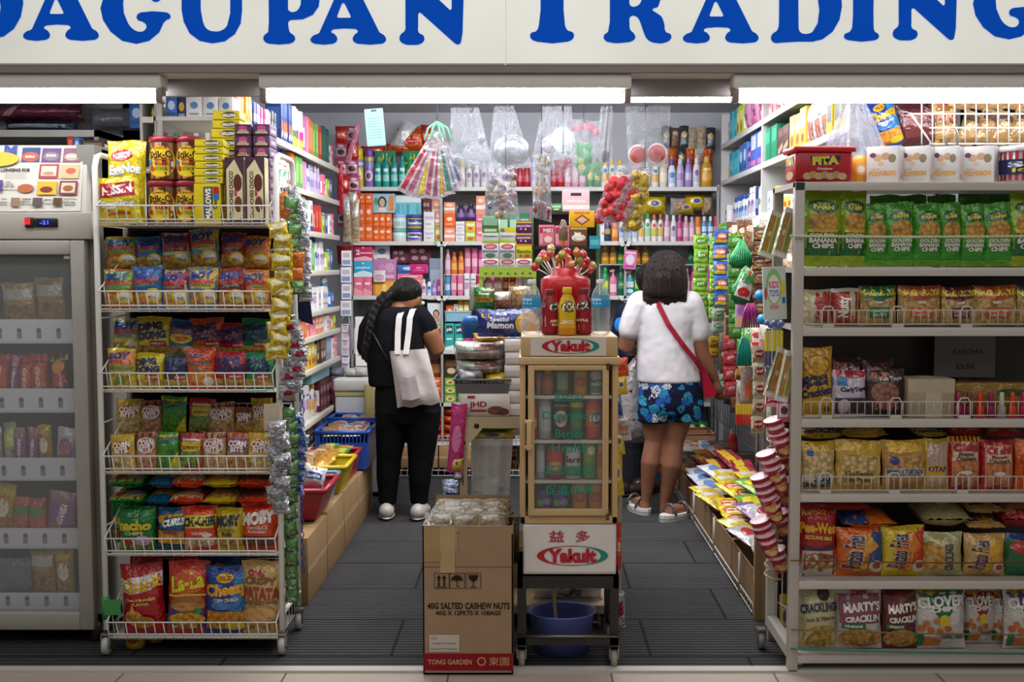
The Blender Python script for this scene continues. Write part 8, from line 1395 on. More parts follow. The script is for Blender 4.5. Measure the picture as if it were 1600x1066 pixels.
d_pillow('mamon','1f3080',[r_(.08,.7,.2,.94,'d8b81a'),t_('8',.14,.82,.06,.14,'1f3080',None),t_('Monde',.4,.84,.16,.1,'e8e8f0',None),t_('Special',.36,.64,.3,.18,'f0f0f4',None,0,.02),t_('Mamon',.38,.44,.42,.22,'f0f0f4',None,0,.04),e_(.82,.48,.2,.42,'d8b81a'),e_(.84,.44,.16,.34,'e8dcc8'),e_(.86,.34,.12,.2,'d89a3a')],'foil',None,None,.0,.4);on('cake_bag','mamon','dark blue cake bag with yellow picture on the table stack','cake bag',745,842,484,528,TY+.06,.1)
d_pillow('clover_g','1f7a34',[r_(.05,.4,.95,.62,'c8a01e'),t_('CHOCNUT',.5,.51,.8,.14,'7a2a1a',None,0,.05),r_(.1,.1,.9,.36,'2a8a3a'),t_('Sweet',.5,.76,.5,.1,'e8e8c0',None),r_(.5,.85,1,.95,'a82a24')],'foil');on('snack_bag','clover_g','green and yellow snack bag standing on the cake bag','snack bag',739,773,450,487,TY+.12,.06)
d_pillow('nutbag','a89888',[r_(.08,.05,.92,.6,'8a5a44','food'),e_(.5,.8,.2,.1,'d0ccc8')],'foil');d_pillow('nutbag2','c0ac88',[r_(.08,.05,.92,.85,'b89868','food'),e_(.6,.75,.16,.1,'d8b83a')],'foil');on('nut_bag','nutbag','clear bag of brown nuts behind the cake bag','nut bag',768,800,457,488,TY+.13,.07);on('nut_bag','nutbag2','clear bag of pale snacks behind the cake bag','nut bag',796,832,448,488,TY+.15,.07);on('nut_bag','rag','white plastic bundle behind the green snack bag','bag',733,750,445,485,TY+.22,.06)
m=MB();x,z,w,h=R(720,496,755,530,TY+.2);m.lathe([(w*.5,0),(w*.55,h*.6),(w*.6,h*.62),(w*.4,h),(.01,h*1.02)],'2a6ab8','plastic',16);reg(m.obj('plastic_tub',None,(x,TY+.3,z)),'blue plastic tub with domed lid behind the cake bag','tub')
on('goods_box','carton2','hidden brown carton carrying the cake bag stack','box',748,840,541,651,TY+.17,.22,tz+.001)
# under the table
on('snack_bag','pl_green','green bag lying high under the table top','snack bag',722,808,662,676,TY+.05,.2);on('snack_bag','pl_yel','olive yellow bag lying under the table top','snack bag',732,806,672,692,TY+.06,.2);on('storage_box','carton2','brown carton on the table lower shelf','carton',740,850,736,800,TY+.25,.3,.102)
m=MB();x,z,w,h=R(732,690,798,815,TY+.04);h+=z-.15;m.sheet(lambda u,v:((u-.5)*w*(.72+.28*v)+.03*v*h,-.03*sin(pi*u)-.006*sin(20*u)*v,v*h),20,8,'d4d6da','milk');m.sheet(lambda u,v:((u-.5)*w*(.72+.28*v)+.03*v*h,.03*sin(pi*u),v*h),8,6,'d4d6da','milk');reg(m.obj('plastic_bag',None,(x-.01,TY+.1,.15)),'pale translucent plastic bag standing under the table','bag')
for i in range(4):on('snack_packet','pl_brown' if i%2 else 'fz_hd','brown red packet under the table beside the translucent bag','packet',791+8*(i%2),800+8*(i%2),700+18*(i//2),718+18*(i//2),TY+.27,.05);REG[-1]=(REG[-1][0],REG[-1][1],'','z')
for x0,x1,y0,y1,k,d in((697,722,632,740,'pl_mag','long magenta bag hanging at the table leg'),(706,722,672,690,'pl_yel','small yellow bag hanging at the table leg'),(704,722,715,737,'pl_yel','lower yellow bag hanging at the table leg'),(708,722,738,752,'pk_pur','small purple bag hanging at the table leg')):on('hanging_bag',k,d,'bag',x0,x1,y0,y1,TY-.03,.03,ry=.08)
x,z,w,h=R(688,750,722,808,4.75);on('candy_bag','bpk','clear round bag of wrapped sweets by the table leg','bag',689,722,752,806,4.75,.1)
for x0,x1,y0,y1,k,d in((962,984,560,590,'pl_or','orange bag hanging highest beside the cabinet'),(963,982,588,618,'pl_yel','yellow bag hanging beside the cabinet'),(962,976,615,660,'bpk','blue bag hanging beside the cabinet'),(962,988,650,690,'pk_wh','white and red bag hanging beside the cabinet'),(962,978,672,712,'pl_yel','yellow bag hanging under the white bag'),(962,976,710,775,'pl_yel','long yellow bag hanging lowest beside the cabinet')):on('hanging_bag',k,d,'bag',x0,x1,y0,y1,TY-.05,.03,ry=-.1)
on('hanging_bag','pl_red','crimson cloth bag hanging at the white base box','bag',963,971,818,892,KY+.1,.03);on('candy_bag','rpk','clear bag of red sweets hanging at the trolley leg','bag',962,978,925,985,KY+.1,.04)
# green plastic rack with jars, tea boxes on it
GRY=5.25;ga,gb_=W(749,430,GRY).x,W(838,430,GRY).x;gzt=zpx(418,GRY);gr=empty('plastic_rack',((ga+gb_)/2,GRY,tz),'lime green plastic rack on the table carrying tea boxes','rack');hw=(gb_-ga)/2;gh=gzt-tz;m=MB();m.bx(-hw,hw,0,.16,gh-.01,gh,'a8c84a','plastic');m.bx(-hw,hw,-.003,.0,gh-.045,gh,'aece4e','plastic')
for i in range(7):m.lathe([(.006,-.001),(.006,0)],'5a6a20','plastic',8,(-hw+.03+i*.034,-.0035,gh-.026),axis='y')
m.obj('top_shelf',gr)
for x in(-hw,hw-.016):m=MB();m.bx(x,x+.016,0,.16,0,gh-.01,'b4d458','plastic');m.obj('side_panel',gr)
mz=zpx(456,GRY)-tz;m=MB();m.bx(-hw+.016,hw-.016,0,.16,mz-.01,mz,'a8c84a','plastic');m.obj('middle_shelf',gr)
for x0,x1,k,d in((755,770,'btl_pk','pink capped bottle'),(770,785,'btl_pk','pink capped bottle'),(785,795,'jar_br','brown spice jar'),(796,806,'jar_br','brown spice jar'),(807,817,'jar_wh','white bottle'),(818,827,'jar_wh','white bottle'),(828,836,'jar_wh','white bottle')):x,z,w,h=R(x0,432,x1,456,GRY+.02);inst(k,'small_bottle',d,B,'inside the lime green rack',x,GRY+.06,tz+mz+.001,w,h,w)
def tstack(where,x0,x1,its):stack(where,GRY+.01,x0,x1,417.6,[(k,'tea_box',d,'tea box',h)for k,d,h in its],.1)
tstack('nearest the portrait box side',753,779.5,[('teabox4','tea box with oval',13),('teabox3','grey blue tea box',24.5),('teabox','green topped tea box',26),('mamaltea','dull green box',16)]);tstack('in the middle tea stack',780.5,805,[('teabox4','tea box with oval',13),('teabox3','grey blue tea box',24.5),('teabox2','yellow topped tea box',25)]);tstack('in the tea stack by the coffee',806.5,831,[('teabox4','tea box with oval',13),('teabox6','yellow tea box',23),('teabox5','purple tea box',18.5),('teabox5','upper purple tea box',18.5)])
# black display rack with coffee
cr=empty('display_rack',(W(884,400,5.3).x,5.3,tz),'dark wire display rack behind the lollipops holding coffee boxes','rack');m=MB();hw=.155;z1=zpx(385,5.3)-tz;z2=zpx(331,5.42)-tz
m.bx(-hw,hw,0,.1,z1-.012,z1,'2c2a2c','paint');m.bx(-hw,hw,.11,.2,z2-.012,z2,'2c2a2c','paint');m.bx(-hw,hw,.2,.205,0,z2,'2c2a2c','paint');m.obj('shelf_board',cr)
for s in(-1,1):m=MB();m.bx(s*hw-.006,s*hw+.006,.1,.2,0,z2,'4a7a5a','paint');m.obj('side_panel',cr)
row('on the dark coffee rack',5.305,385,[('pinkpack','coffee_box','pink drink box','box',842,866,352,.06),('pinkpack','coffee_box','pink drink box','box',867,890,353,.06),('coffee','coffee_box','brown box with white cup picture','box',891,917,356,.06)]);row('standing on the cup picture box',5.305,355.5,[('yelreg','coffee_box','yellow box with brown diamond','box',890,929,330,.06)]);row('high on the dark coffee rack',5.42,331,[('pinkwide','tissue_box','pale pink box with handle hole','box',879,921,297,.06),('bxgreen','tea_box','green box','box',861,878,319,.06)])
on('hanging_price_card','bxaqua','bright blue card hanging at the coffee rack corner','card',921,938,369,389,5.28,.006)
# ==== things hanging from the shopfront
HY=4.42
def bagsheet(m,pts,Y=0,kind='bagclear',col='d8dce4',o0=None):
 q=[W(x,y,HY)-o0 for x,y in pts]
 def S(u,v):a=q[0].lerp(q[1],u);b=q[3].lerp(q[2],u);p=a.lerp(b,v);return p+Vector((0,-.02*sin(pi*u)*sin(pi*v)+.007*sin(19*u+5*v)+.004*sin(31*v),0))
 m.sheet(S,14,12,col,kind)
def hbag(name,d,cat,pts,top,build=None):
 o0=W(*top,HY);o=empty(name,o0,d,cat);m=MB();bagsheet(m,pts,o0=o0);m.obj('clear_bag',o);s=HY/F
 m=MB();m.tube([Vector((0,0,(2.125-o0.z))),Vector((0,0,.0)),Vector((.012,0,-.014)),Vector((.02,0,.002))],.0018,'5a5a5e','metal',5);m.obj('hook',o)
 if build:m=MB();build(m,s,lambda x,y,dy=0:W(x,y,HY+.012+dy)-o0);m.obj('contents',o)
 return o
def disc(m,c,rx,rz,col,kind='metal',t=.004,ry=0):m.lathe([(rx*.3,-t*1.2),(rx*.92,-t),(rx,0),(rx*.9,t),(rx*.2,t)],col,kind,24,c,axis='y',sy=rz/rx)
hbag('kitchen_bag','clear plastic bag with small metal lids hanging beside the comb bundle','bag',[(704,168),(748,168),(772,268),(702,258)],(731,170),lambda m,s,p:(disc(m,p(752,217),6*s,9*s,'9a9ca4'),disc(m,p(715,250),7*s,10*s,'8a8c94'),disc(m,p(745,240,.01),22*s,18*s,'bfc2c8','mist')))
hbag('strainer_bag','clear plastic bag with a large silver pot lid','bag',[(772,166),(803,166),(832,262),(762,262)],(796,168),lambda m,s,p:(disc(m,p(799,236),29*s,25*s,'b4b7be'),disc(m,p(799,236,-.006),23*s,19*s,'c8cbd2')))
hbag('hanging_spice_bag','clear bag of brown gold and purple dried spices hanging low','bag',[(762,258),(804,258),(812,345),(755,338)],(790,262),lambda m,s,p:[m.ball(p(random.uniform(766,804),random.uniform(268,338)),random.uniform(4,8)*s,c,'foil',7,5)for c in['8a6a3a','b8943a','6a4a7a','a84a5a','7a5a3a','5a3a6a','9a7a4a']*4])
hbag('doily_bag','clear bag holding a white toothed paper disc','bag',[(848,166),(893,166),(902,240),(832,246)],(872,168),lambda m,s,p:(m.add([p(879,218)]+[p(879+(17.5 if i%2 else 20)*cos(2*pi*i/48),218-(18 if i%2 else 21)*sin(2*pi*i/48))for i in range(48)],[(0,1+i,1+(i+1)%48)for i in range(48)],'f0f0f2','paper'),disc(m,p(860,226,.01),14*s,14*s,'c4b8be','foil')))
hbag('hanging_spice_bag','narrow clear bag of brown grain with orange band beside the toothed disc','bag',[(832,240),(860,240),(862,348),(832,340)],(846,243),lambda m,s,p:[m.ball(p(random.uniform(836,857),y),6.5*s,c,'food',8,5)for y,c in[(248+3.2*i,'9a8460')for i in range(15)]+[(296+2*i,'c88a3a')for i in range(4)]+[(318+3*i,'8a2434')for i in range(8)]])
hbag('hanging_spice_bag','clear bag with dark red cloth between brown and toy bags','bag',[(862,236),(902,240),(898,275),(862,280)],(880,240),lambda m,s,p:m.add([p(866,250),p(896,246),p(892,262),p(868,270)],[(0,3,2,1)],'8a1a34','cloth'))
def toy(m,s,p):
 for x,y,r in((908,235,10),(915,245,11),(908,255,11),(912,265,10),(930,262,8),(936,270,6),(903,228,6),(919,230,8)):m.ball(p(x,y),(r*s,.008,r*s),'2f9a4a','plastic',10,6)
 for x,y,r in((908,252,5),(909,262,6)):m.ball(p(x,y,-.006),(r*s,.006,r*s),'c8b83a','plastic',8,5)
 for x,y,r in((903,200,9),(920,198,10),(930,206,8)):m.ball(p(x,y),(r*s,.008,r*s*.7),'c8486a','plastic',8,5)
hbag('toy_bag','pink tinted bag with a green plastic toy','toy bag',[(896,186),(938,190),(946,296),(892,286)],(912,188),toy)
hbag('spoon_bag','narrow clear bag with a dark wooden spoon','bag',[(938,166),(958,166),(956,258),(934,254)],(948,168),lambda m,s,p:(m.tube([p(950,175),p(946,232)],1.5*s,'7a6a5a','plastic',6),m.ball(p(945,244),(7*s,.006,10*s),'4a3a32','plastic',10,7)))
hbag('lid_bag','large clear bag with two round orange red lids','bag',[(977,166),(1048,166),(1044,262),(982,262)],(1012,168),lambda m,s,p:[(disc(m,p(x,y),16*s,16*s,'e0d8d4','plastic'),disc(m,p(x,y,-.006),13.5*s,13.5*s,'d0402a','plastic'))for x,y in((997,242),(1027,240))])
def net(m,s,p):
 rd=random.Random(4)
 for i in range(80):
  x,y=rd.uniform(-1,1),rd.uniform(-1,1);m.ball(p(966+22*x+10*-y,310+32*y,rd.uniform(-.015,.015)),rd.uniform(6,11)*s,['c8283e','d8323e','e0403a'][i%3],'food',7,5);m.ball(p(994+10*x-8*y,315+42*y,rd.uniform(-.015,.015)),rd.uniform(6,10)*s,['d0b02a','dcc03a','c0a43a'][i%3],'food',7,5)
 m.tube([p(966,266),p(972,260),p(982,268),p(976,274),p(968,270)],.003,'e8d8d0','plastic',5)
hbag('scrubber_bag','tilted clear bag of red and yellow scrubbing nets','bag',[(962,256),(1022,262),(990,372),(926,338)],(1008,262),net)
fan=empty('hanging_comb_bundle',W(683,192,HY),'fanned bundle of long packed combs tied with mint ribbon','comb bundle');o0=fan.location
for i,(bx,by,c)in enumerate(((627,300,'a83040'),(640,306,'a06078'),(656,310,'d0b83a'),(668,310,'9a5060'),(680,312,'8a5068'),(692,308,'c8a83a'),(704,304,'4a7a70'),(712,298,'6a8aa8'),(720,288,'5a6a90'))):
 a,b=W(680+i*.8,205,HY+.004*(i%3))-o0,W(bx,by,HY+.004*(i%3))-o0;d=(b-a).normalized();n=Vector((-d.z,0,d.x));m=MB();w0,w1=.01,.019
 m.add([a-n*w0,a+n*w0,b+n*w1,b-n*w1]+[v+Vector((0,.006,0))for v in(a-n*w0,a+n*w0,b+n*w1,b-n*w1)],[(0,1,2,3),(7,6,5,4),(0,3,7,4),(1,5,6,2),(0,4,5,1),(3,2,6,7)],'b8aab0','foil');k=a.lerp(b,.3);e=a.lerp(b,.94);y=Vector((0,-.002,0));m.add([k-n*w0*.6+y,k+n*w0*.5+y,e+n*w1*.4+y,e-n*w1*.6+y],[(0,1,2,3)],c,'foil');m.obj('comb_pack',fan)
m=MB();[m.tube([W(683,190,HY)-o0,W(683+dx,200,HY-.01)-o0,W(683+dx*1.4,215+abs(dx)*.3,HY-.012)-o0],.0045,'8ad0a8','cloth',5)for dx in(-14,-7,3,9,16)];m.tube([(0,0,2.125-o0.z),(0,0,0)],.0015,'6a6a6a','metal',4);m.obj('ribbon',fan)
d_box('calend','9ac8bc',[r_(.12,.2+.075*i,.85,.225+.075*i,'7aa89c')for i in range(8)]+[r_(.35,.92,.65,.97,'4a4a4a')],[],[]);o=put('calend','hanging_notice_sheet','mint green notice sheet hanging under the lamp','notice','',(574,170,603,228),HY,.003,ry=-.08)
m=MB();m.tube([W(1004,133,HY)-W(1012,150,HY),W(1014,152,HY)-W(1012,150,HY),W(1016,160,HY)-W(1012,150,HY),W(1011,166,HY)-W(1012,150,HY),W(1007,160,HY)-W(1012,150,HY)],.002,'4a4a4c','metal',5);reg(m.obj('wire_hook',None,W(1012,150,HY)),'bent wire hook hanging from the fascia gap','hook')
# ==== people
def loft(m,secs,Y,col='fff',kind='cloth',n=18):
 """closed body section by section: (photo x, photo y, depth offset, half width px, half depth m[, tilt])"""
 s=Y/F;vs=[];fs=[];k=len(secs)
 for q in secs:
  c=W(q[0],q[1],Y);c.y+=q[2];tl=q[5]if len(q)>5 else 0
  vs+=[c+Vector((q[3]*s*cos(2*pi*i/n),q[4]*sin(2*pi*i/n),-q[3]*s*cos(2*pi*i/n)*tl))for i in range(n)]
 for j in range(k-1):fs+=[(j*n+i,(j+1)*n+i,(j+1)*n+(i+1)%n,j*n+(i+1)%n)for i in range(n)]
 fs+=[tuple(range(n)),tuple(range(k*n-1,(k-1)*n-1,-1))];m.add(vs,fs,col,kind,True)
def limb(m,pts,Y,col='fff',n=12):
 """round tapering limb: (photo x, photo y, depth offset, radius px)"""
 P=[W(p[0],p[1],Y)+Vector((0,p[2],0))for p in pts];m.tube(P,0,col,'skin',n,True,[p[3]*Y/F for p in pts])
 m.ball(P[0],pts[0][3]*Y/F,col,'skin',n,8);m.ball(P[-1],pts[-1][3]*Y/F,col,'skin',n,8)
def fuse(m,name,parent,col,kind,vox=.009,it=5,org=None):
 me=m.mesh('tmp');o=bpy.data.objects.new('tmp',me);COL.objects.link(o);r=o.modifiers.new('r','REMESH');r.mode='VOXEL';r.voxel_size=vox;sm=o.modifiers.new('s','SMOOTH');sm.factor=.5;sm.iterations=it
 me2=bpy.data.meshes.new_from_object(o.evaluated_get(bpy.context.evaluated_depsgraph_get()));bpy.data.objects.remove(o);me2.name=name
 for v in me2.vertices:v.co-=org
 ca=me2.color_attributes.get('Col')or me2.color_attributes.new('Col','FLOAT_COLOR','CORNER');ca.data.foreach_set('color',[*hx(col),1.0]*len(ca.data))
 me2.materials.clear();me2.materials.append(mat(kind));me2.polygons.foreach_set('use_smooth',[True]*len(me2.polygons));me2.polygons.foreach_set('material_index',[0]*len(me2.polygons))
 o=bpy.data.objects.new(name,me2);COL.objects.link(o)
 if parent:o.parent=parent
 else:o.location=org
 return o
def hand(m,p,d,side,s=1.0,curl=.5):
 """palm with four fingers and a thumb; d = pointing direction, side = thumb side"""
 d=Vector(d).normalized();side=Vector(side);side=(side-d*side.dot(d)).normalized();nrm=d.cross(side)
 m.tube([p-d*.03*s,p,p+d*.045*s,p+d*.075*s],0,'fff','skin',10,True,[.021*s,.027*s,.032*s,.022*s])
 for i,L in enumerate((.062,.072,.068,.052)):
  b=p+d*.068*s+side*(.026-.0175*i)*s;e=b+d*L*.55*s+nrm*curl*.012*s;f=e+(d*(1-curl)+nrm*curl).normalized()*L*.5*s
  m.tube([b-d*.02*s,b,e,f],0,'fff','skin',7,True,[.009*s,.009*s,.008*s,.0062*s])
 b=p+side*.024*s+d*.01*s;e=b+(side*.75+d*.7)*.034*s;m.tube([p,b,e,e+(d*.9+side*.2+nrm*.3)*.03*s],0,'fff','skin',7,True,[.013*s,.0115*s,.0095*s,.007*s])
def face(root,c,fw,up,r,skin,org):
 """eyes, brows and mouth on the front of a head; c = centre, fw = looking direction"""
 fw=fw.normalized();sd=fw.cross(up).normalized();up=sd.cross(fw)
 for s in(-1,1):
  m=MB();m.ball(c-org+fw*r*.9+sd*s*r*.36+up*r*.02,(r*.13,)*3,'f0eeea','plastic',8,6);m.ball(c-org+fw*r*1.0+sd*s*r*.36+up*r*.02,(r*.065,)*3,'2a1a12','plastic',8,6);m.obj('eye',root)
 m=MB();m.tube([c-org+fw*r*.97+sd*t*r*.24-up*r*(.52+.05*(t*t))for t in(-1,-.5,0,.5,1)],r*.05,'9a5048','skin',6);m.obj('mouth',root)
def head(m,c,r,fw,up):
 fw=fw.normalized();sd=fw.cross(up).normalized();m.ball(c,(r*.8,r*.95,r*1.12),'fff','skin',18,12);m.ball(c-up*r*.55+fw*r*.3,(r*.55,r*.6,r*.5),'fff','skin',12,8)
 m.tube([c+fw*r*.85+up*r*.05,c+fw*r*1.12-up*r*.2,c+fw*r*.9-up*r*.28],0,'fff','skin',7,True,[r*.07,r*.13,r*.09])
 for s in(-1,1):m.ball(c+sd*s*r*.8-up*r*.05,(r*.1,r*.2,r*.28),'fff','skin',8,6)
UPV=Vector((0,0,1))
# ---- woman in black, seen from behind
Y1=G(628,806).y;g1=Vector((W(625,800,Y1).x,Y1,0));SK1='8f5f44'
w1=empty('person',g1,'person in black shirt and trousers with a long braid, shopping at the shelves','person')
m=MB();hc=W(637,467,Y1)+Vector((0,.05,0));f1=Vector((.55,.75,-.35));head(m,hc,.1,f1,UPV)
loft(m,[(628,470,.03,13,.055),(624,482,.0,15,.06),(622,500,0,36,.085),(620,540,.01,36,.1),(626,590,.01,37,.11),(634,625,0,40,.12)],Y1,'fff','skin')
for q in(((615,610,0,24),(613,660,0,20),(610,705,.0,15),(608,745,-.02,14),(607,790,0,8),(607,803,0,9)),((658,610,0,24),(657,660,0,20),(655,705,0,15),(655,745,-.02,14),(653,790,0,8),(653,803,0,9)),((655,497,0,15),(671,522,.015,16),(681,545,.04,14.5),(675,556,.16,10.5),(660,560,.26,8)),((586,497,0,15),(575,525,.02,14),(572,550,.05,12),(584,556,.16,10),(600,560,.26,8))):limb(m,q,Y1)
for px in(658,602):hand(m,W(px,560,Y1)+Vector((0,.28,0)),(0,1,.1),(1 if px<630 else-1,0,.3))
fuse(m,'body',w1,SK1,'skin',.0085,4,g1);face(w1,hc,f1,UPV,.1,SK1,g1)
m=MB();loft(m,[(623,479,.01,21,.07),(621,485,.0,36,.09),(619,497,0,44,.105),(617,525,.0,45,.118),(619,560,.0,47,.128),(625,598,.005,50,.135),(626,604,.005,50,.135)],Y1);limb(m,((654,494,0,18),(663,506,.01,18),(667,514,.015,17.5)),Y1);limb(m,((588,496,0,18),(577,515,.01,18),(573,543,.02,17)),Y1);fuse(m,'shirt',w1,'121217','cloth',.01,5,g1)
m=MB();loft(m,[(634,596,.005,47,.13),(636,618,0,51,.145),(637,640,0,52,.15),(637,660,0,49,.13)],Y1)
loft(m,[(614,640,0,28,.13),(611,680,0,24,.11),(608,715,0,20,.09),(606,745,0,18,.085),(606,772,0,15,.07),(606,786,0,14,.065)],Y1);loft(m,[(661,640,0,29,.13),(660,680,0,25,.11),(658,715,0,21,.09),(656,745,0,18,.085),(655,772,0,15,.07),(655,786,0,14,.065)],Y1);fuse(m,'trousers',w1,'101013','cloth',.01,5,g1)
def shoe(root,px,py,Y,org,col,sole,ang,L=.24,wd=.046):
 g=G(px,py);m=MB();M_=Matrix.Rotation(ang,3,'Z');c=g-org
 for q,r,cc in(((0,.0,.05),(wd,.055,.048),col),((0,.08,.042),(wd,.1,.04),col),((0,.15,.035),(wd,.075,.033),col),((0,.07,.014),(wd*1.06,L*.52,.016),sole)):
  v=M_@Vector(q);mm=MB();mm.ball((0,0,0),r,cc,'plastic',14,9);m.add([M_@Vector(p)+c+v for p in mm.v],mm.f,cc,'plastic',True)
 return m.obj('shoe',root)
shoe(w1,604,812,Y1,g1,'b8b3ad','d0ccc6',.1);shoe(w1,653,813,Y1,g1,'b8b3ad','d0ccc6',-.1)
m=MB();m.ball(hc+Vector((-.01,-.014,.045)),(.094,.108,.085),'fff','hair',18,12);limb(m,((620,458,.0,14),(609,461,-.03,8),(603,464,-.05,7)),Y1);br=[(603,463,-.06),(597,470,-.075),(592,478,-.085),(588,487,-.1),(585,497,-.115),(583,507,-.125),(581,517,-.13),(579,527,-.13),(577,537,-.13),(575,547,-.125),(574,556,-.12)]
for i,(px,py,dy)in enumerate(br):
 for s in(-1,1):m.ball(W(px+s*2.6,py+s*2.2,Y1)+Vector((0,dy,0)),(.019-.0007*i,.019-.0007*i,.025),'fff','hair',8,6)
fuse(m,'hair',w1,'0d0a09','hair',.006,2,g1)
m=MB();S=lambda u,v:hc-g1+(Matrix.Rotation((u-.5)*2.0,3,'Z')@Vector((f1.x,f1.y,0)).normalized())*.112+Vector((0,0,-.09+.085*v));m.sheet(S,12,4,'202024','cloth');m.tube([S(1,.6),W(646,468,Y1)+Vector((0,.0,0))-g1],.002,'202024','cloth',4);m.obj('face_mask',w1)
m=MB();m.tube([W(x,y,Y1)+Vector((0,d,0))-g1 for x,y,d in((586,517,-.118),(600,542,-.128),(614,566,-.135))],.0035,'2c2a30','plastic',5);m.obj('bag_strap',w1)
tg=W(642,560,Y1)+Vector((0,-.17,0));t1=empty('tote_bag',tg,'off white cloth tote bag hanging from the shoulder of the black-clad person','tote bag');Yt=Y1-.17
q=[W(*p,Yt)-tg for p in((621,638),(689,630),(667,545),(609,549))];m=MB()
for sg in(-1,1):
 def S(u,v,sg=sg):p=q[0].lerp(q[1],u).lerp(q[3].lerp(q[2],u),v);return p+Vector((0,sg*.05*(sin(pi*u)**.5)*(1-.6*v)*min(1,v*5+.15)+.008*sin(9*u+4*v),.006*sin(14*u)*(1-v)))
 m.sheet(S,18,14,'b9b1b0','cloth',True,sg>0)
m.sheet(lambda u,v:(lambda a:Vector((a[0],a[1],a[2])))(q[0].lerp(q[1],.16+.42*u).lerp(q[3].lerp(q[2],.16+.42*u),.14+.4*v))+Vector((0,-.058+.02*abs(u-.5),-.004*cos(6*(u-.5)))),8,6,'a59c9e','cloth');m.obj('bag_body',t1);
for x0,x1,xa in((617,627,622),(631,640,639)):
 m=MB();P=[W(x,y,Yt)+Vector((0,d,0))-tg for x,y,d in((x0+(5 if x0<625 else 4),553,-.03),(xa-1,520,.02),(xa,497,.05),(xa+3,485,.1),(xa+8,482,.16),(xa+12,490,.24))]
 for a,b in zip(P,P[1:]):m.add([a+Vector((-.017,0,0)),a+Vector((.017,0,0)),b+Vector((.017,0,0)),b+Vector((-.017,0,0))],[(0,1,2,3)],'bab4b2','cloth')
 m.obj('strap',t1)
# ---- woman in white T-shirt, seen from behind
Y2=G(1022,803).y;g2=Vector((W(1040,800,Y2).x,Y2,0));SK2='8a5c46'
w2=empty('person',g2,'person in white T-shirt and blue flowered shorts seen from behind','person')
m=MB();hc=W(1041,432,Y2)+Vector((0,.03,0));f2=Vector((.1,1,-.12));head(m,hc,.105,f2,UPV)
loft(m,[(1040,455,.02,15,.06),(1040,466,.01,20,.065),(1040,480,0,36,.085),(1040,530,0,38,.1),(1044,590,0,42,.12),(1047,630,0,46,.13)],Y2,'fff','skin')
for q in(((1024,620,0,25),(1022,660,0,20.5),(1022,690,0,15),(1016,722,-.02,16),(1012,755,-.005,11),(1009,783,0,7.5),(1008,797,0,9)),((1064,620,0,26),(1057,660,0,22.5),(1052,692,0,16.5),(1048,726,-.02,17.5),(1043,758,-.005,12),(1038,785,0,8),(1039,800,0,9.5)),((1080,480,0,15),(1090,520,.0,15),(1098,556,.01,12.5),(1109,578,.02,10.5),(1118,592,.03,7.5)),((1000,482,0,15),(984,515,0,15.5),(979,541,.02,13),(987,549,.14,11),(1002,553,.26,7.5))):limb(m,q,Y2)
hand(m,W(1120,598,Y2)+Vector((0,.035,0)),(.25,.15,-1),(-.9,.5,-.1),1.0,.55);hand(m,W(1004,554,Y2)+Vector((0,.29,0)),(.2,1,0),(.3,0,1))
for g,a in(((1006,802),-.5),((1044,813),-.9)):
 p=G(*g);d=Vector((-sin(a)if g[0]>1020 else sin(a)*.5,cos(a),0)).normalized();m.tube([p+Vector((0,0,.055)),p+d*.07+Vector((0,0,.055)),p+d*.14+Vector((0,0,.045))],0,'fff','skin',10,True,[.036,.036,.03])
 sd=d.cross(UPV)
 for i in range(5):b=p+d*.14+sd*(.028-.014*i)+Vector((0,0,.043));m.tube([b-d*.02,b+d*(.03-.004*abs(i-1))],.0085,'fff','skin',6)
fuse(m,'body',w2,SK2,'skin',.008,4,g2);face(w2,hc,f2,UPV,.105,SK2,g2)
m=MB();loft(m,[(1040,458,.02,21,.075),(1040,466,.01,38,.095),(1040,478,0,49,.11),(1040,500,0,47,.12),(1039,530,0,44,.128),(1042,560,0,47,.138),(1045,590,0,50,.15),(1046,597,0,51,.152)],Y2);limb(m,((1078,475,0,21),(1088,498,.0,18.5),(1092,520,.0,18.5)),Y2);limb(m,((1001,476,0,22),(990,498,0,20),(984,515,0,18.5)),Y2);fuse(m,'shirt',w2,'c9c5cb','cloth',.01,5,g2)
m=MB();loft(m,[(1047,588,0,48,.14),(1048,610,0,51,.155),(1048,632,0,52,.155),(1048,645,0,51,.14)],Y2);loft(m,[(1023,630,0,28,.14),(1021,650,0,26,.125),(1021,659,0,26,.125)],Y2);loft(m,[(1070,630,0,30,.14),(1070,648,0,30,.13),(1070,657,0,30,.13)],Y2);fuse(m,'shorts',w2,'26365e','floral',.01,5,g2)
m=MB();loft(m,[(1041,391,.0,8,.04),(1041,395,0,18,.075),(1041,404,0,27,.1),(1040,418,-.01,32.5,.115),(1039,434,-.02,35,.115),(1038,450,-.035,36,.1),(1037,458,-.05,34,.085),(1036,463,-.055,29,.07)],Y2)
for i in range(13):px=1006+5.2*i;limb(m,((px,455,-.1+.0012*abs(px-1037),4.2),(px-1,469,-.105+.001*abs(px-1037),3.2),(px-2,470+9*((i*7)%5)/4*(1 if 1010<px<1062 else .2),-.105+.001*abs(px-1037),1.6)),Y2,n=7)
fuse(m,'hair',w2,'1c1210','hair',.006,2,g2)
m=MB();P=[W(x,y,Y2)+Vector((0,d,0))-g2 for x,y,d in((1046,462,.06),(1030,465,-.085),(1025,474,-.118),(1040,505,-.132),(1062,536,-.135),(1083,562,-.12),(1096,580,-.09))]
for a,b in zip(P,P[1:]):n=Vector((.011,0,.009));m.add([a-n,a+n,b+n,b-n]+[v+Vector((0,.008,0))for v in(a-n,a+n,b+n,b-n)],[(0,3,2,1),(4,5,6,7),(0,1,5,4),(1,2,6,5),(2,3,7,6),(3,0,4,7)],'8f1630','plastic')
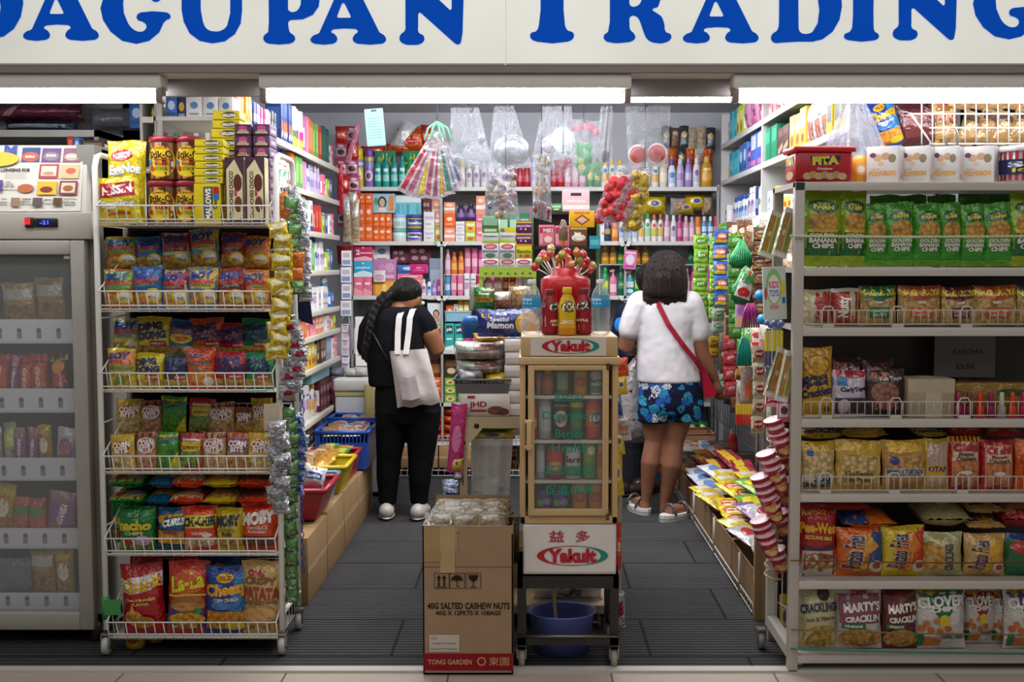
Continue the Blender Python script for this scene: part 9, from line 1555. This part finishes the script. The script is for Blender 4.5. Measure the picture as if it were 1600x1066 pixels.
bg=W(1105,597,Y2)+Vector((0,-.02,0));sb=empty('shoulder_bag',bg,'red crossbody bag on the hip of the white-shirted person','bag')
for i in range(len(m.v)):m.v[i]=tuple(Vector(m.v[i])+g2-bg)
m.obj('strap',sb);m=MB();S=lambda x,y,d:W(x,y,Y2)+Vector((0,-.02+d,0))-bg;fr_=[(1093,574),(1101,577),(1117,612),(1115,619),(1098,621)]
m.add([S(*p,-.025)for p in fr_]+[S(*p,.025)for p in fr_],[(4,3,2,1,0),(5,6,7,8,9)]+[(i,(i+1)%5,(i+1)%5+5,i+5)for i in range(5)],'9c1230','plastic');m.obj('bag_body',sb)
def sandal(px,py,d,org):
 g=G(px,py)-org;d=Vector((*d,0)).normalized();sd=d.cross(UPV);m=MB()
 for z,cc,k in((.012,'b4b2b4',1.0),(.03,'dcdad8',.96)):
  o=[(g+d*(.075+.135*cos(t))+sd*.05*sin(t)*(1-.15*cos(t)))for t in[2*pi*i/18 for i in range(18)]];b=[v+Vector((0,0,z-.014))for v in o];t_p=[v+Vector((0,0,z+.009))for v in o]
  m.add(b+t_p,[tuple(range(18)),tuple(range(35,17,-1))]+[(i,i+18,(i+1)%18+18,(i+1)%18)for i in range(18)],cc,'plastic')
 for a in(.02,.13):m.tube([g+d*a+sd*.046*cos(t)+Vector((0,0,.035+.062*sin(t)))for t in[pi*i/8 for i in range(9)]],.009,'55504f','plastic',6)
 return m.obj('sandal',w2)
sandal(1006,803,(-.35,.9),g2);sandal(1043,814,(.75,.65),g2)
# ---- third person mostly hidden, and the carrier bag
Y3=Y2+.75;g3=Vector((W(985,760,Y3).x,Y3,0));w3=empty('person',g3,'person in dark navy top mostly hidden behind the white-shirted person','person')
m=MB();hc=W(1020,440,Y3);f3=Vector((1,.3,-.2));head(m,hc,.1,f3,UPV);loft(m,[(1014,458,0,13,.05),(1004,475,0,24,.08),(994,520,0,26,.09),(992,600,0,28,.1)],Y3,'fff','skin')
for q in(((984,590,0,18),(980,680,0,14),(976,765,0,9),(976,772,0,9)),((1002,590,.1,18),(1002,680,.1,14),(1000,758,.1,9),(1000,766,.1,9)),((978,490,-.06,12),(976,530,-.06,10),(992,556,-.1,8)),((1012,490,.06,12),(1016,540,.06,10),(1030,560,.06,8))):limb(m,q,Y3)
hand(m,W(996,560,Y3)+Vector((0,-.1,0)),(1,0,-.5),(0,1,.3));hand(m,W(1034,562,Y3)+Vector((0,.06,0)),(1,0,-.4),(0,-1,.3));fuse(m,'body',w3,SK2,'skin',.01,4,g3);face(w3,hc,f3,UPV,.1,SK2,g3)
m=MB();m.ball(hc+Vector((-.02,0,.02)),(.095,.105,.11),'fff','hair',14,10);fuse(m,'hair',w3,'0d0a09','hair',.008,2,g3)
m=MB();loft(m,[(1008,468,0,22,.08),(1000,478,0,34,.1),(992,510,0,37,.11),(988,560,0,36,.12),(986,600,0,35,.12)],Y3);limb(m,((976,490,-.08,15),(972,525,-.08,14),(980,552,-.1,13)),Y3);fuse(m,'shirt',w3,'1c2236','cloth',.01,5,g3)
m=MB();m.ball(W(968,508,Y3-.13)-g3,(.035,.02,.05),'2a78c8','cloth',12,8);m.obj('shirt_motif',w3);m=MB();loft(m,[(986,595,0,35,.12),(984,640,0,33,.13),(984,700,.04,28,.12),(986,755,.05,24,.12)],Y3);fuse(m,'trousers',w3,'2c2c34','cloth',.01,4,g3);shoe(w3,974,776,Y3,g3,'3a2c28','2a2220',-1.2);shoe(w3,1000,770,Y3,g3,'3a2c28','2a2220',-1.2)
Yc=Y2+.28;m=MB();pb=W(992,640,Yc);cs=[(997,560,8,.03),(993,580,18,.05),(990,620,24,.07),(993,660,26,.07),(1000,690,24,.05)]
loft(m,[(a,b,0,c,d)for a,b,c,d in cs],Yc,'a9a4a6','foil')
for i,(x,y)in enumerate(((985,610),(1000,640),(990,655),(1004,622))):m.ball(W(x,y,Yc-.066),(.012,.012,.007),'a05058','foil',8,5)
m.v=[tuple(Vector(v)-pb)for v in m.v];reg(m.obj('carrier_bag',None,pb),'grey white carrier bag with faint red marks beside the flowered shorts','carrier bag')
finish_labels()
